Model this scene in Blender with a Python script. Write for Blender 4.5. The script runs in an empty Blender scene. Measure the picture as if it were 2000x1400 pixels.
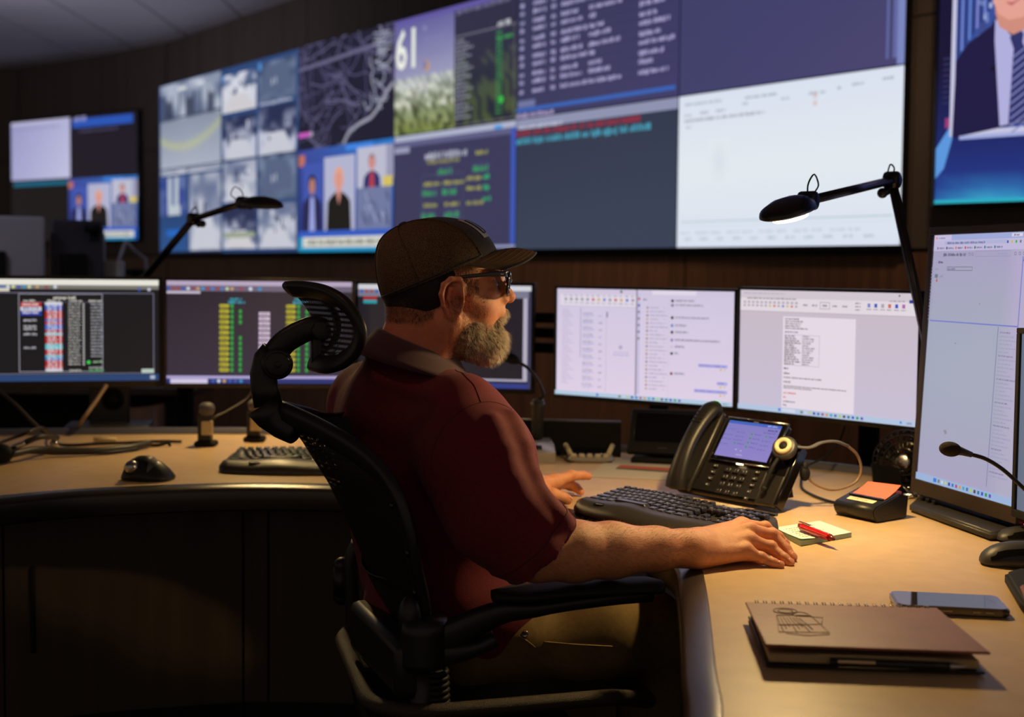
import bpy, bmesh, math, random
import numpy as np
from math import sin, cos, pi, radians, sqrt, atan
from mathutils import Vector, Matrix, Euler
from mathutils.bvhtree import BVHTree
V = Vector
COL = bpy.context.scene.collection
random.seed(7)
rng = np.random.default_rng(11)

# ---------------------------------------------------------------- camera
FPX = 2400.0
CAM_Z = 1.23
SHIFT = -0.026
_R = (Matrix.Rotation(pi / 2 - atan(0.05), 3, 'X') @ Matrix.Rotation(0.010, 3, 'Z'))
CAM = V((0, 0, CAM_Z))
def _ray(x, y):
    return _R @ V(((x - 1000) / FPX, -(y - 700) / FPX + SHIFT * 2000 / FPX, -1))
def P(x, y, Y):
    "measured point: image direction at distance Y into the room"
    r = _ray(x, y); return CAM + r * (Y / r.y)
DZ = 0.75
def D(x, y, z=DZ):
    "measured point on the horizontal plane z"
    r = _ray(x, y); return CAM + r * ((z - CAM_Z) / r.z)

cam = bpy.data.cameras.new('camera'); camo = bpy.data.objects.new('camera', cam); COL.objects.link(camo)
camo.location = CAM; camo.rotation_euler = _R.to_euler()
cam.sensor_width = 36; cam.lens = FPX / 2000 * 36; cam.shift_y = SHIFT; cam.clip_start = .05
cam.dof.use_dof = True; cam.dof.focus_distance = 2.08; cam.dof.aperture_fstop = 3.2
bpy.context.scene.camera = camo

# ---------------------------------------------------------------- materials
def lin(c):
    return tuple((v / 12.92 if v <= .04045 else ((v + .055) / 1.055) ** 2.4) for v in c)
def rgb(r, g, b):
    return lin((r / 255, g / 255, b / 255))
MATS = {}
def mat(name, col, rough=.5, metal=0, spec=.5, emit=None, estr=1, noise=None, bump=None, coat=0, sss=0, alpha=1, trans=0, sheen=0, var=None):
    """noise=(scale, amount) varies the colour; bump=(scale, strength); var=(scale vec) stretches the pattern"""
    m = bpy.data.materials.new(name); m.use_nodes = True; nt = m.node_tree; N = nt.nodes; L = nt.links
    b = N['Principled BSDF']
    b.inputs['Base Color'].default_value = (*col, 1); b.inputs['Roughness'].default_value = rough
    b.inputs['Metallic'].default_value = metal; b.inputs['Specular IOR Level'].default_value = spec
    b.inputs['Coat Weight'].default_value = coat
    if sheen: b.inputs['Sheen Weight'].default_value = sheen
    if sss:
        b.inputs['Subsurface Weight'].default_value = sss; b.inputs['Subsurface Radius'].default_value = (.01, .004, .002)
        b.inputs['Subsurface Scale'].default_value = 1
    if trans: b.inputs['Transmission Weight'].default_value = trans
    if emit: b.inputs['Emission Color'].default_value = (*emit, 1); b.inputs['Emission Strength'].default_value = estr
    if noise or bump:
        tc = N.new('ShaderNodeTexCoord'); mp = N.new('ShaderNodeMapping'); L.new(tc.outputs['Object'], mp.inputs[0])
        if var: mp.inputs['Scale'].default_value = var
    if noise:
        n = N.new('ShaderNodeTexNoise'); n.inputs['Scale'].default_value = noise[0]; n.inputs['Detail'].default_value = 5
        L.new(mp.outputs[0], n.inputs['Vector'])
        r = N.new('ShaderNodeValToRGB'); a = noise[1]
        r.color_ramp.elements[0].position = .3; r.color_ramp.elements[1].position = .7
        r.color_ramp.elements[0].color = (*[c * (1 - a) for c in col], 1)
        r.color_ramp.elements[1].color = (*[min(1, c * (1 + a)) for c in col], 1)
        L.new(n.outputs['Fac'], r.inputs[0]); L.new(r.outputs[0], b.inputs['Base Color'])
    if bump:
        n = N.new('ShaderNodeTexNoise'); n.inputs['Scale'].default_value = bump[0]; n.inputs['Detail'].default_value = 3
        L.new(mp.outputs[0], n.inputs['Vector'])
        bp = N.new('ShaderNodeBump'); bp.inputs['Strength'].default_value = bump[1]; bp.inputs['Distance'].default_value = .002
        L.new(n.outputs['Fac'], bp.inputs['Height']); L.new(bp.outputs[0], b.inputs['Normal'])
    MATS[name] = m
    return m
def attr_mat(name, rough=.5, sss=0, bump=None, spec=.5, emit=False, gloss=.4):
    "colour comes from the mesh's own colour attribute"
    m = bpy.data.materials.new(name); m.use_nodes = True; nt = m.node_tree; b = nt.nodes['Principled BSDF']
    a = nt.nodes.new('ShaderNodeAttribute'); a.attribute_name = 'Col'
    b.inputs['Roughness'].default_value = rough; b.inputs['Specular IOR Level'].default_value = spec
    if emit:
        b.inputs['Base Color'].default_value = (.01, .01, .012, 1)
        nt.links.new(a.outputs['Color'], b.inputs['Emission Color']); b.inputs['Emission Strength'].default_value = 1.0
    else:
        nt.links.new(a.outputs['Color'], b.inputs['Base Color'])
    if sss:
        b.inputs['Subsurface Weight'].default_value = sss; b.inputs['Subsurface Radius'].default_value = (.009, .0035, .002); b.inputs['Subsurface Scale'].default_value = 1
    if bump:
        tc = nt.nodes.new('ShaderNodeTexCoord')
        prev = None
        for sc_, st in bump:
            n = nt.nodes.new('ShaderNodeTexNoise'); n.inputs['Scale'].default_value = sc_; n.inputs['Detail'].default_value = 4
            nt.links.new(tc.outputs['Object'], n.inputs['Vector'])
            bp = nt.nodes.new('ShaderNodeBump'); bp.inputs['Strength'].default_value = st; bp.inputs['Distance'].default_value = .003
            nt.links.new(n.outputs['Fac'], bp.inputs['Height'])
            if prev: nt.links.new(prev.outputs[0], bp.inputs['Normal'])
            prev = bp
        nt.links.new(prev.outputs[0], b.inputs['Normal'])
    MATS[name] = m
    return m

# ---------------------------------------------------------------- mesh builder
def I4(): return Matrix.Identity(4)
class MB:
    def __init__(s): s.v = []; s.f = []; s.sm = []; s.mi = []; s.M = I4(); s.m = 0; s.c = None; s.cur = (0, 0, 0)
    def add(s, vs, fs, smooth=True, M=None):
        o = len(s.v); T = s.M if M is None else s.M @ M
        s.v += [tuple(T @ V(p)) for p in vs]
        for f in fs: s.f.append([i + o for i in f]); s.sm.append(smooth); s.mi.append(s.m)
        if s.c is not None: s.c += [s.cur] * len(vs)
        return s
    def bm(s, b, smooth=False, M=None):
        b.verts.ensure_lookup_table()
        for i, v in enumerate(b.verts): v.index = i
        b.normal_update(); k0 = len(s.sm); flat = [max(abs(q) for q in f.normal) > .9995 for f in b.faces]
        s.add([v.co.copy() for v in b.verts], [[v.index for v in f.verts] for f in b.faces], smooth, M); b.free()
        for i, q in enumerate(flat):
            if q: s.sm[k0 + i] = False
        return s
    def box(s, c, size, bev=0, seg=2, rot=None, smooth=None, taper=None):
        b = bmesh.new(); bmesh.ops.create_cube(b, size=1)
        for v in b.verts:
            t = 1
            if taper and v.co.z > 0: t = taper
            v.co = V((v.co.x * size[0] * t, v.co.y * size[1] * t, v.co.z * size[2]))
        if bev: bmesh.ops.bevel(b, geom=b.edges[:], offset=bev, segments=seg, profile=.5, affect='EDGES')
        M = Matrix.Translation(c)
        if rot is not None: M = M @ (rot if isinstance(rot, Matrix) else Euler(rot).to_matrix().to_4x4())
        return s.bm(b, bool(bev) if smooth is None else smooth, M)
    def prism(s, pts, z0, z1, bev=0, seg=2, M=None, smooth=False):
        b = bmesh.new(); n = len(pts)
        lo = [b.verts.new((p[0], p[1], z0)) for p in pts]; hi = [b.verts.new((p[0], p[1], z1)) for p in pts]
        b.faces.new(lo[::-1]); top = b.faces.new(hi)
        for i in range(n): b.faces.new((lo[i], lo[(i + 1) % n], hi[(i + 1) % n], hi[i]))
        bmesh.ops.recalc_face_normals(b, faces=b.faces[:])
        if bev:
            bmesh.ops.bevel(b, geom=[e for e in b.edges if abs(e.verts[0].co.z - e.verts[1].co.z) < 1e-6], offset=bev, segments=seg, affect='EDGES')
        bmesh.ops.triangulate(b, faces=[f for f in b.faces if len(f.verts) > 4])
        return s.bm(b, smooth or bool(bev), M)
    def loft(s, rings, cap=True, closed=True, smooth=True):
        n = len(rings[0]); vs = [p for r in rings for p in r]; fs = []
        for i in range(len(rings) - 1):
            for j in range(n if closed else n - 1):
                k = (j + 1) % n; fs.append([i * n + j, i * n + k, (i + 1) * n + k, (i + 1) * n + j])
        if cap and closed:
            fs.append(list(range(n))[::-1]); fs.append([(len(rings) - 1) * n + j for j in range(n)])
        return s.add(vs, fs, smooth)
    def tube(s, path, r, n=10, cap=True, flat=1.0, up=None):
        path = [V(p) for p in path]; m = len(path); rings = []
        rr = r if callable(r) else ((lambda t: r) if not isinstance(r, (list, tuple)) else (lambda t: r[0] + (r[1] - r[0]) * t))
        t0 = (path[1] - path[0]).normalized(); u = V(up) if up is not None else (V((0, 0, 1)) if abs(t0.z) < .9 else V((0, 1, 0)))
        for i, p in enumerate(path):
            t = (path[min(i + 1, m - 1)] - path[max(i - 1, 0)]).normalized()
            a = t.cross(u)
            if a.length < 1e-4: a = t.orthogonal()
            a.normalize(); b = a.cross(t).normalized(); u = b
            R = rr(i / (m - 1))
            rings.append([p + a * cos(q) * R + b * sin(q) * R * flat for q in [2 * pi * k / n for k in range(n)]])
        return s.loft(rings, cap)
    def cyl(s, p0, p1, r0, r1=None, n=20, smooth=True): return s.tube([p0, p1], (r0, r0 if r1 is None else r1), n)
    def disc_cyl(s, c, axis, r, h, bev=0, n=28):
        "cylinder with rounded rims centred on c"
        ax = V(axis).normalized(); c = V(c); a = ax.orthogonal().normalized(); b = ax.cross(a)
        prof = [(-h / 2, r - bev), (-h / 2 + bev * .3, r - bev * .3), (-h / 2 + bev, r), (h / 2 - bev, r), (h / 2 - bev * .3, r - bev * .3), (h / 2, r - bev)] if bev else [(-h / 2, r), (h / 2, r)]
        return s.loft([[c + ax * z + (a * cos(q) + b * sin(q)) * R for q in [2 * pi * k / n for k in range(n)]] for z, R in prof], True)
    def ell(s, c, r, nu=20, nv=12, rot=None):
        if not isinstance(r, (tuple, list)): r = (r, r, r)
        vs = [(0, 0, -r[2])]; fs = []
        for i in range(1, nv):
            ph = -pi / 2 + pi * i / nv
            for j in range(nu): q = 2 * pi * j / nu; vs.append((r[0] * cos(ph) * cos(q), r[1] * cos(ph) * sin(q), r[2] * sin(ph)))
        vs.append((0, 0, r[2])); T = len(vs) - 1
        for j in range(nu):
            k = (j + 1) % nu; fs.append([0, 1 + k, 1 + j]); fs.append([T, T - nu + j, T - nu + k])
            for i in range(nv - 2): a = 1 + i * nu; fs.append([a + j, a + k, a + nu + k, a + nu + j])
        M = Matrix.Translation(c)
        if rot is not None: M = M @ (rot if isinstance(rot, Matrix) else Euler(rot).to_matrix().to_4x4())
        return s.add(vs, fs, True, M)
    def torus(s, c, axis, R, r, n=32, m=8, a0=0, a1=2 * pi):
        ax = V(axis).normalized(); a = ax.orthogonal().normalized(); b = ax.cross(a); c = V(c)
        full = abs(a1 - a0 - 2 * pi) < 1e-6
        k = n if full else n + 1
        rings = []
        for i in range(k):
            q = a0 + (a1 - a0) * i / n; d = a * cos(q) + b * sin(q)
            rings.append([c + d * (R + r * cos(w)) + ax * r * sin(w) for w in [2 * pi * j / m for j in range(m)]])
        if full: rings.append(rings[0])
        return s.loft(rings, cap=not full)
    def text(s, txt, size, M, depth=0, align='CENTER', bold=False):
        cu = bpy.data.curves.new('t', 'FONT'); cu.body = txt; cu.size = size; cu.align_x = align; cu.align_y = 'CENTER'; cu.extrude = depth; cu.resolution_u = 2
        if bold: cu.offset = size * .02
        o = bpy.data.objects.new('t', cu); me = bpy.data.meshes.new_from_object(o)
        s.add([v.co.copy() for v in me.vertices], [list(p.vertices) for p in me.polygons], False, M)
        bpy.data.objects.remove(o); bpy.data.curves.remove(cu); bpy.data.meshes.remove(me); return s
    def mesh(s, name):
        me = bpy.data.meshes.new(name); me.from_pydata(s.v, [], s.f); me.update()
        me.polygons.foreach_set('use_smooth', s.sm); me.polygons.foreach_set('material_index', s.mi)
        if s.c is not None:
            a = me.color_attributes.new('Col', 'FLOAT_COLOR', 'POINT')
            a.data.foreach_set('color', [x for c in s.c for x in (*c, 1)])
        return me

def link(name, me, mats, parent=None):
    o = bpy.data.objects.new(name, me); COL.objects.link(o)
    for m in (mats if isinstance(mats, (list, tuple)) else [mats]): me.materials.append(MATS[m] if isinstance(m, str) else m)
    if parent: o.parent = parent
    return o
def inv_of(parent):
    M = I4(); p = parent
    chain = []
    while p is not None: chain.append(p.matrix_basis.copy()); p = p.parent
    for m in reversed(chain): M = M @ m
    return M.inverted()
def obj(name, mb, m, parent=None, world=False, label=None, edge=None):
    "one mesh object; world=True: the builder holds room coordinates"
    if world and parent is not None:
        T = inv_of(parent); mb.v = [tuple(T @ V(p)) for p in mb.v]
    o = link(name, mb.mesh(name), m, parent)
    if label: o['label'] = label
    if edge:
        try:
            o.data.set_sharp_from_angle(angle=edge)
        except Exception: pass
    return o
def thing(name, label, cat, loc=(0, 0, 0), rotz=0, group=None, rot=None):
    o = bpy.data.objects.new(name, None); COL.objects.link(o); o.empty_display_size = .02
    o.location = loc; o.rotation_euler = rot if rot is not None else (0, 0, rotz)
    o['label'] = label; o['category'] = cat
    if group: o['group'] = group
    return o
def tag(o, label, cat, group=None):
    o['label'] = label; o['category'] = cat
    if group: o['group'] = group
    return o
def struct(name, mb, m):
    o = obj(name, mb, m); o['kind'] = 'structure'; return o
def base_of(o_loc_mb, name, m, label, cat, loc, group=None):
    mb = o_loc_mb; L = V(loc); mb.v = [tuple(V(p) - L) for p in mb.v]
    o = obj(name, mb, m); o.location = L; return tag(o, label, cat, group)
def smoothpath(pts, n=8):
    "Catmull-Rom through the points"
    p = [V(q) for q in pts]; p = [p[0] * 2 - p[1]] + p + [p[-1] * 2 - p[-2]]; out = []
    for i in range(1, len(p) - 2):
        for k in range(n):
            t = k / n; a, b, c, d = p[i - 1:i + 3]
            out.append(.5 * ((2 * b) + (c - a) * t + (2 * a - 5 * b + 4 * c - d) * t * t + (-a + 3 * b - 3 * c + d) * t ** 3))
    out.append(p[-2]); return out
def lerp(a, b, t): return a + (b - a) * t
def interp(x, xs, ys): return float(np.interp(x, xs, ys))
# ================================================================ materials used all over
mat('black_plastic', rgb(26, 25, 25), .42, spec=.45)
mat('matte_black', rgb(16, 15, 15), .7, spec=.3)
mat('gloss_black', rgb(14, 13, 13), .12)
mat('dark_grey_plastic', rgb(48, 46, 45), .45)
mat('grey_plastic', rgb(92, 90, 90), .45)
mat('silver_plastic', rgb(170, 165, 158), .35, metal=.4)
mat('chrome', rgb(190, 185, 180), .2, metal=1)
mat('cream_plastic', rgb(205, 190, 150), .45)
mat('white_plastic', rgb(205, 208, 215), .45)
mat('wall_wood', rgb(104, 72, 50), .5, spec=.35, noise=(5, .30), var=(6, 6, .35))
mat('wall_upper', rgb(92, 82, 72), .65, spec=.2, noise=(3, .12), var=(4, 4, .4))
mat('groove', rgb(8, 7, 7), .8)
mat('carpet', rgb(34, 32, 34), .95, noise=(60, .3), bump=(300, .5))
mat('ceiling_tile', rgb(190, 186, 188), .9, bump=(400, .4))
mat('ceiling_grid', rgb(140, 136, 138), .6)
mat('worktop', rgb(208, 176, 133), .42, spec=.4, noise=(26, .06), bump=(420, .12))
mat('edge_band', rgb(44, 38, 38), .26, spec=.6, bump=(900, .12))
mat('cabinet', rgb(70, 58, 46), .5, spec=.3, noise=(4, .16), var=(7, 7, .4))
mat('screen_glass', rgb(9, 9, 12), .15)
attr_mat('screen', .35, emit=True)
mat('bezel', rgb(24, 21, 20), .35)
mat('bezel_warm', rgb(46, 36, 30), .4)

# ================================================================ screens: flat coloured figures in one layer stack
class Canvas:
    def __init__(s, w, h): s.w = w; s.h = h; s.mb = MB(); s.mb.c = []; s.k = 0
    def p(s, u, v): return (u * s.w, -.0004 - s.k * .00003, -v * s.h)
    def poly(s, pts, col, raw=False):
        s.k += 1; s.mb.cur = col if raw else rgb(*col)
        s.mb.add([s.p(*q) for q in pts], [list(range(len(pts)))], False); return s
    def rect(s, a, b, c, d, col): return s.poly([(a, b), (a, d), (c, d), (c, b)], col)
    def rects(s, L, col):
        s.k += 1; s.mb.cur = rgb(*col)
        for a, b, c, d in L: s.mb.add([s.p(a, b), s.p(a, d), s.p(c, d), s.p(c, b)], [[0, 1, 2, 3]], False)
        return s
    def disc(s, u, v, r, col, n=14):
        return s.poly([(u + r * cos(-2 * pi * i / n) / s.w * s.h, v + r * sin(-2 * pi * i / n)) for i in range(n)], col)
    def frame(s, a, b, c, d, t, col):
        tx = t * s.h / s.w
        return s.rects([(a, b, c, b + t), (a, d - t, c, d), (a, b, a + tx, d), (c - tx, b, c, d)], col)
    def line(s, pts, t, col):
        s.k += 1; s.mb.cur = rgb(*col)
        for (a, b), (c, d) in zip(pts, pts[1:]):
            dx, dy = (c - a) * s.w, (d - b) * s.h; L = sqrt(dx * dx + dy * dy) or 1
            ox, oy = -dy / L * t * s.h / 2 / s.w, dx / L * t * s.h / 2 / s.h
            s.mb.add([s.p(a - ox, b - oy), s.p(c - ox, d - oy), s.p(c + ox, d + oy), s.p(a + ox, b + oy)], [[3, 2, 1, 0], ], False)
        return s
    def words(s, u, v, w, h, col, seed=0, fill=.85):
        "a line of small unreadable print: letter-sized marks in word groups"
        r = random.Random(seed * 131 + int(u * 991) + int(v * 7919)); x = u; L = []
        cw = h * .52 * s.h / s.w
        while x < u + w - cw:
            for _ in range(r.randint(3, 8)):
                if x > u + w - cw: break
                t = r.choice([0, 0, .25, .25, .1]); L.append((x, v + h * t, x + cw * r.uniform(.5, .85), v + h * (.95 if r.random() > .1 else 1.15)))
                x += cw
            x += cw * .8
        return s.rects(L, col)
    def grid(s, a, b, c, d, nx, ny, fn):
        s.k += 1; vs = []; fs = []
        for j in range(ny + 1):
            for i in range(nx + 1):
                vs.append(s.p(a + (c - a) * i / nx, b + (d - b) * j / ny)); s.mb.c.append(rgb(*[max(0, min(255, q)) for q in fn(i / nx, j / ny)]))
        for j in range(ny):
            for i in range(nx): q = j * (nx + 1) + i; fs.append([q, q + nx + 1, q + nx + 2, q + 1])
        c_ = s.mb.c; s.mb.c = None; s.mb.add(vs, fs, False); s.mb.c = c_; return s
    def text(s, txt, u, v, h, col, align='LEFT', bold=False, sx=1):
        s.k += 1; s.mb.cur = rgb(*col)
        M = Matrix.Translation(s.p(u, v)) @ Matrix.Rotation(pi / 2, 4, 'X') @ Matrix.Scale(sx, 4, (1, 0, 0))
        s.mb.text(txt, h * s.h * 1.35, M, align=align, bold=bold); return s
def mix(a, b, t):
    t = max(0, min(1, t)); return tuple(a[i] + (b[i] - a[i]) * t for i in range(3))

# ================================================================ the curved wall (plan points, right to left)
WR = V((1.466, 4.66, 0)); WL = V((-2.895, 10.1, 0)); WU = (WL - WR) / 6; WN = V((WU.y, -WU.x, 0)).normalized()
if WN.y < 0: WN = -WN                                    # away from the room
PW = WU.length
straight = [WR - WU * 1.35 + V((.06, -.02, 0)), WR - WU * 1.0] + [WR + WU * k for k in range(7)]
plan = [V((2.95, 2.55, 0)), V((2.75, 2.95, 0))] + straight + [V((-3.62, 10.72, 0)), V((-4.62, 11.42, 0)), V((-5.75, 11.98, 0)), V((-7, 12.4, 0)), V((-8.4, 12.7, 0))]
CEIL = 3.05; VZ0 = 1.335; VZ1 = VZ0 + 1.36; DADO = 1.315
def wall_strip(a, b, z0, z1, off, mb, gap=.004):
    d = (b - a).normalized(); n = V((d.y, -d.x, 0));
    if n.y < 0 or (abs(n.y) < .2 and n.x < 0): n = -n
    a = a + d * gap + n * off; b = b - d * gap + n * off
    c = (a + b) / 2; ang = math.atan2(d.y, d.x)
    mb.box((c.x + n.x * .02, c.y + n.y * .02, (z0 + z1) / 2), ((b - a).length, .04, z1 - z0), rot=(0, 0, ang))
wb = MB(); wl = MB()
for i in range(len(plan) - 1):
    a, b = plan[i], plan[i + 1]; mb = wb if i < 9 else wl
    onvideo = 4 <= i < 10
    mb = wb if i < 10 else wl
    mb.m = 0; wall_strip(a, b, 0, DADO, .06, mb)
    mb.m = 1; wall_strip(a, b, DADO + .014, 2.2, .06, mb); wall_strip(a, b, 2.206, CEIL + .4, .06, mb)
    mb.m = 2; wall_strip(a, b, 0, CEIL + .4, .085, mb, gap=-.02)
struct('wall_back', wb, ['wall_wood', 'wall_upper', 'groove']); struct('wall_left', wl, ['wall_wood', 'wall_upper', 'groove'])
fl = MB(); fl.box((-2.5, 6, -.03), (15, 15, .06)); struct('floor', fl, 'carpet')
ce = MB(); ce.m = 0; T = .6
for i in range(-13, 6):
    for j in range(0, 22):
        ce.box((i * T + .1, j * T, CEIL + .02), (T - .016, T - .016, .02))
ce.m = 1; ce.box((-2.1, 6.6, CEIL + .045), (12.5, 14, .02))
struct('ceiling', ce, ['ceiling_tile', 'ceiling_grid'])
rail = MB()
for i in range(4, 10): wall_strip(plan[i], plan[i + 1], VZ0 - .03, VZ0 - .006, .035, rail, gap=-.002)
struct('trim_1', rail, 'groove')

# ================================================================ video wall: twelve panels
CW, CH = PW - .006, .68 - .006
ang_w = math.atan2(-WU.y, -WU.x)             # left to right along the wall
def panel_at(col, row):                      # col 0 = far left
    p = WR + WU * (6 - col); return V((p.x, p.y, VZ1 - .68 * row)) - V((WU.x, WU.y, 0)).normalized() * .003
def make_panel(col, row, cv, label):
    t = thing('display_panel', label, 'display', (0, 0, 0), 0, 'video wall display panels')
    t.location = panel_at(col, row); t.rotation_euler = (0, 0, ang_w)
    b = MB(); b.box((CW / 2, .024, -CH / 2), (CW, .048, CH), bev=.002); obj('housing', b, 'matte_black', t)
    obj('screen', cv.mb, 'screen', t)
GR = (58, 62, 96)
# --- camera pictures
def cctv(cv, a, b, c, d, kind, seed):
    r = np.random.default_rng(seed); nz = r.random((9, 9))
    def ns(u, v, k=5):
        x, y = u * k, v * k; i, j = int(min(x, k - 1)), int(min(y, k - 1)); fx, fy = x - i, y - j; fx = fx * fx * (3 - 2 * fx); fy = fy * fy * (3 - 2 * fy)
        return (nz[j, i] * (1 - fx) + nz[j, i + 1] * fx) * (1 - fy) + (nz[j + 1, i] * (1 - fx) + nz[j + 1, i + 1] * fx) * fy
    def fn(u, v):
        n = max(0, min(1, (ns(u, v) - .5) * 1.7 + .5))
        if kind == 'lobby':
            if v < .42: c_ = mix((70, 82, 112), (180, 188, 204), n * 1.2 if v > .12 else n * .5 + .5); c_ = mix(c_, (40, 46, 66), (1 if (int(u * 9) % 3 == 1 and v > .2) else 0) * .7)
            else:
                c_ = mix((136, 146, 164), (184, 190, 204), (v - .42) * 1.4); y0 = .60 + .16 * (1 - (2 * u - .8) ** 2)
                c_ = mix(c_, (192, 196, 140), max(0, 1 - abs(v - y0) / .07) * .8)
        elif kind == 'room': c_ = mix((214, 216, 226), (80, 94, 130), (n - .3) * 2.2 if v < .40 else 0)
        elif kind == 'dark': c_ = mix((62, 76, 104), (128, 142, 170), n * .8 if v < .5 else .25 + n * .3)
        elif kind == 'hall': c_ = mix((34, 42, 76), (196, 200, 218), (v - .2) * 1.5 + (n - .5) * .9)
        elif kind == 'blue': c_ = mix((32, 66, 116), (38, 82, 140), v)
        elif kind == 'bars': c_ = mix((40, 62, 140), (190, 200, 206), 1 if int(u * 7) in (2, 4) or (v > .75 and .3 < u < .8) else n * .35)
        else: c_ = mix((96, 108, 140), (204, 206, 216), n * .7 + v * .4)
        e = .10 * (abs(u - .5) + abs(v - .5)); return mix(c_, (60, 80, 120), e)
    cv.grid(a, b, c, d, 26, 22, fn)
    U = lambda u: a + (c - a) * u; W = lambda v: b + (d - b) * v; rr = random.Random(seed)
    if kind in ('hall', 'x', 'room'):
        for _ in range(5):                                       # wall strips, door openings, people as soft marks
            u, v, w_, h_ = rr.uniform(.05, .9), rr.uniform(.08, .4), rr.uniform(.03, .09), rr.uniform(.08, .25)
            cv.rect(U(u), W(v), U(min(.98, u + w_)), W(v + h_), rr.choice([(50, 58, 90), (70, 80, 112), (206, 208, 220), (110, 120, 150)]))
        cv.poly([(U(.05), W(.98)), (U(.95), W(.98)), (U(.7), W(.55)), (U(.25), W(.55))], rr.choice([(196, 198, 210), (178, 184, 200), (204, 202, 206)]))
        cv.disc(U(rr.uniform(.3, .7)), W(rr.uniform(.45, .7)), .022, (60, 64, 92)); cv.disc(U(rr.uniform(.2, .8)), W(rr.uniform(.45, .7)), .018, (80, 70, 80))
    if kind == 'lobby':
        for k in range(7): cv.rect(U(.08 + k * .12), W(.14), U(.10 + k * .12), W(.40), (52, 60, 88))
        cv.rect(U(.0), W(.40), U(1), W(.425), (66, 74, 100)); cv.rect(U(.3), W(.06), U(.45), W(.10), (216, 218, 222)); cv.rect(U(.62), W(.05), U(.74), W(.09), (206, 210, 220))
    if kind == 'dark': cv.poly([(U(.2), W(.1)), (U(.8), W(.16)), (U(.9), W(.8)), (U(.1), W(.8))], (84, 98, 128)); cv.rect(U(.36), W(.45), U(.40), W(.62), (170, 178, 196)); cv.rect(U(.46), W(.42), U(.50), W(.60), (160, 170, 190))
def cctv_frame(cv): cv.rect(0, 0, 1, 1, (42, 70, 118))
c1 = Canvas(CW, CH); cctv_frame(c1); cctv(c1, .02, .01, .985, 1, 'lobby', 1)
make_panel(0, 0, c1, 'leftmost panel of the top row, camera view of a lobby with a curved yellow line')
c2 = Canvas(CW, CH); cctv_frame(c2)
cctv(c2, 0, .08, .47, .49, 'room', 2); cctv(c2, .50, .05, .97, .45, 'dark', 3); c2.words(.52, .455, .42, .035, (190, 196, 210), 3)
cctv(c2, .01, .54, .47, 1, 'hall', 4); cctv(c2, .50, .51, .97, 1, 'hall', 5)
c2.rect(.0, .08, .03, .15, (70, 130, 200)); c2.rect(.5, .04, .54, .12, (80, 140, 205))
make_panel(1, 0, c2, 'second panel from the left in the top row, four camera pictures in blue frames')
c3 = Canvas(CW, CH); cctv_frame(c3); cctv(c3, .02, .0, .985, .07, 'x', 8); cctv(c3, .02, .10, .44, .55, 'bars', 6); cctv(c3, .02, .57, .46, .98, 'blue', 7); cctv(c3, .50, .1, .985, .97, 'x', 8)
c3.rect(.12, .72, .34, .80, (30, 100, 190)); c3.rect(0, .98, 1, 1, (24, 30, 60))
make_panel(0, 1, c3, 'leftmost panel of the bottom row, camera pictures and a plain blue tile')
c4 = Canvas(CW, CH); cctv_frame(c4)
cctv(c4, .01, .02, .47, .45, 'x', 9); cctv(c4, .5, .0, .97, .46, 'dark', 10); cctv(c4, .01, .52, .47, .96, 'hall', 11); cctv(c4, .5, .5, .97, .96, 'x', 12)
c4.rect(.02, .78, .45, .84, (150, 160, 140))
make_panel(1, 1, c4, 'second panel from the left in the bottom row, four pale camera pictures')
# --- road map
c5 = Canvas(CW, CH); c5.rect(0, 0, 1, 1, (26, 26, 46)); r = random.Random(5)
for _ in range(85):
    a = r.uniform(0, 2 * pi); x, y = r.uniform(0, 1), r.uniform(0, .95); pts = [(x, y)]
    for _k in range(7):
        a += r.uniform(-.5, .5); x += .055 * cos(a); y += .085 * sin(a); x = min(1, max(0, x)); y = min(1, max(0, y)); pts.append((x, y))
    if max(p[0] + .9 * p[1] for p in pts) < 1.55: c5.line(pts, .013, r.choice([(84, 80, 116), (74, 70, 104), (100, 96, 130)]))
for k in range(7): c5.line([(.02 + k * .06, .2), (.02 + k * .055, .55)], .012, (60, 58, 90))
c5.line([(0, .22), (.4, .19), (1, .14)], .035, (98, 98, 128))
pr = (.8, .45)
def coast(x, y, n, a):
    pts = [(x, y)]
    for _ in range(n): a += r.uniform(-.9, .9); x += .026 * cos(a); y += .042 * sin(a); pts.append((min(.99, x), y))
    return pts
for k in range(9): c5.line(coast(.78 + .03 * (k % 3), .25 + .055 * k, 7, r.uniform(-.5, 1.8)), .022, (138, 142, 162))
for k in range(8): c5.line(coast(.84, .12 + .03 * k, 4, 0), .014, (150, 154, 172))
for k in range(9): c5.line([(.78 + r.uniform(0, .2), .05 + k * .02), (.86 + r.uniform(0, .14), .06 + k * .02)], .012, (150, 154, 172))
c5.line([(.5, 1), (.56, .90), (.66, .84), (.78, .80), (.86, .72), (.93, .60), (1, .52)], .035, (150, 152, 168))
c5.poly([(.54, 1), (.60, .92), (.80, .84), (.88, .75), (1, .57), (1, 1)], (28, 27, 46))
c5.rect(0, .84, .14, .885, (200, 90, 190)); c5.disc(.15, .862, .024, (170, 170, 180)); c5.line([(.1, .88), (.24, 1)], .03, (90, 90, 120))
make_panel(2, 0, c5, 'third panel from the left in the top row, dark road map with pale coastline')
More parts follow.
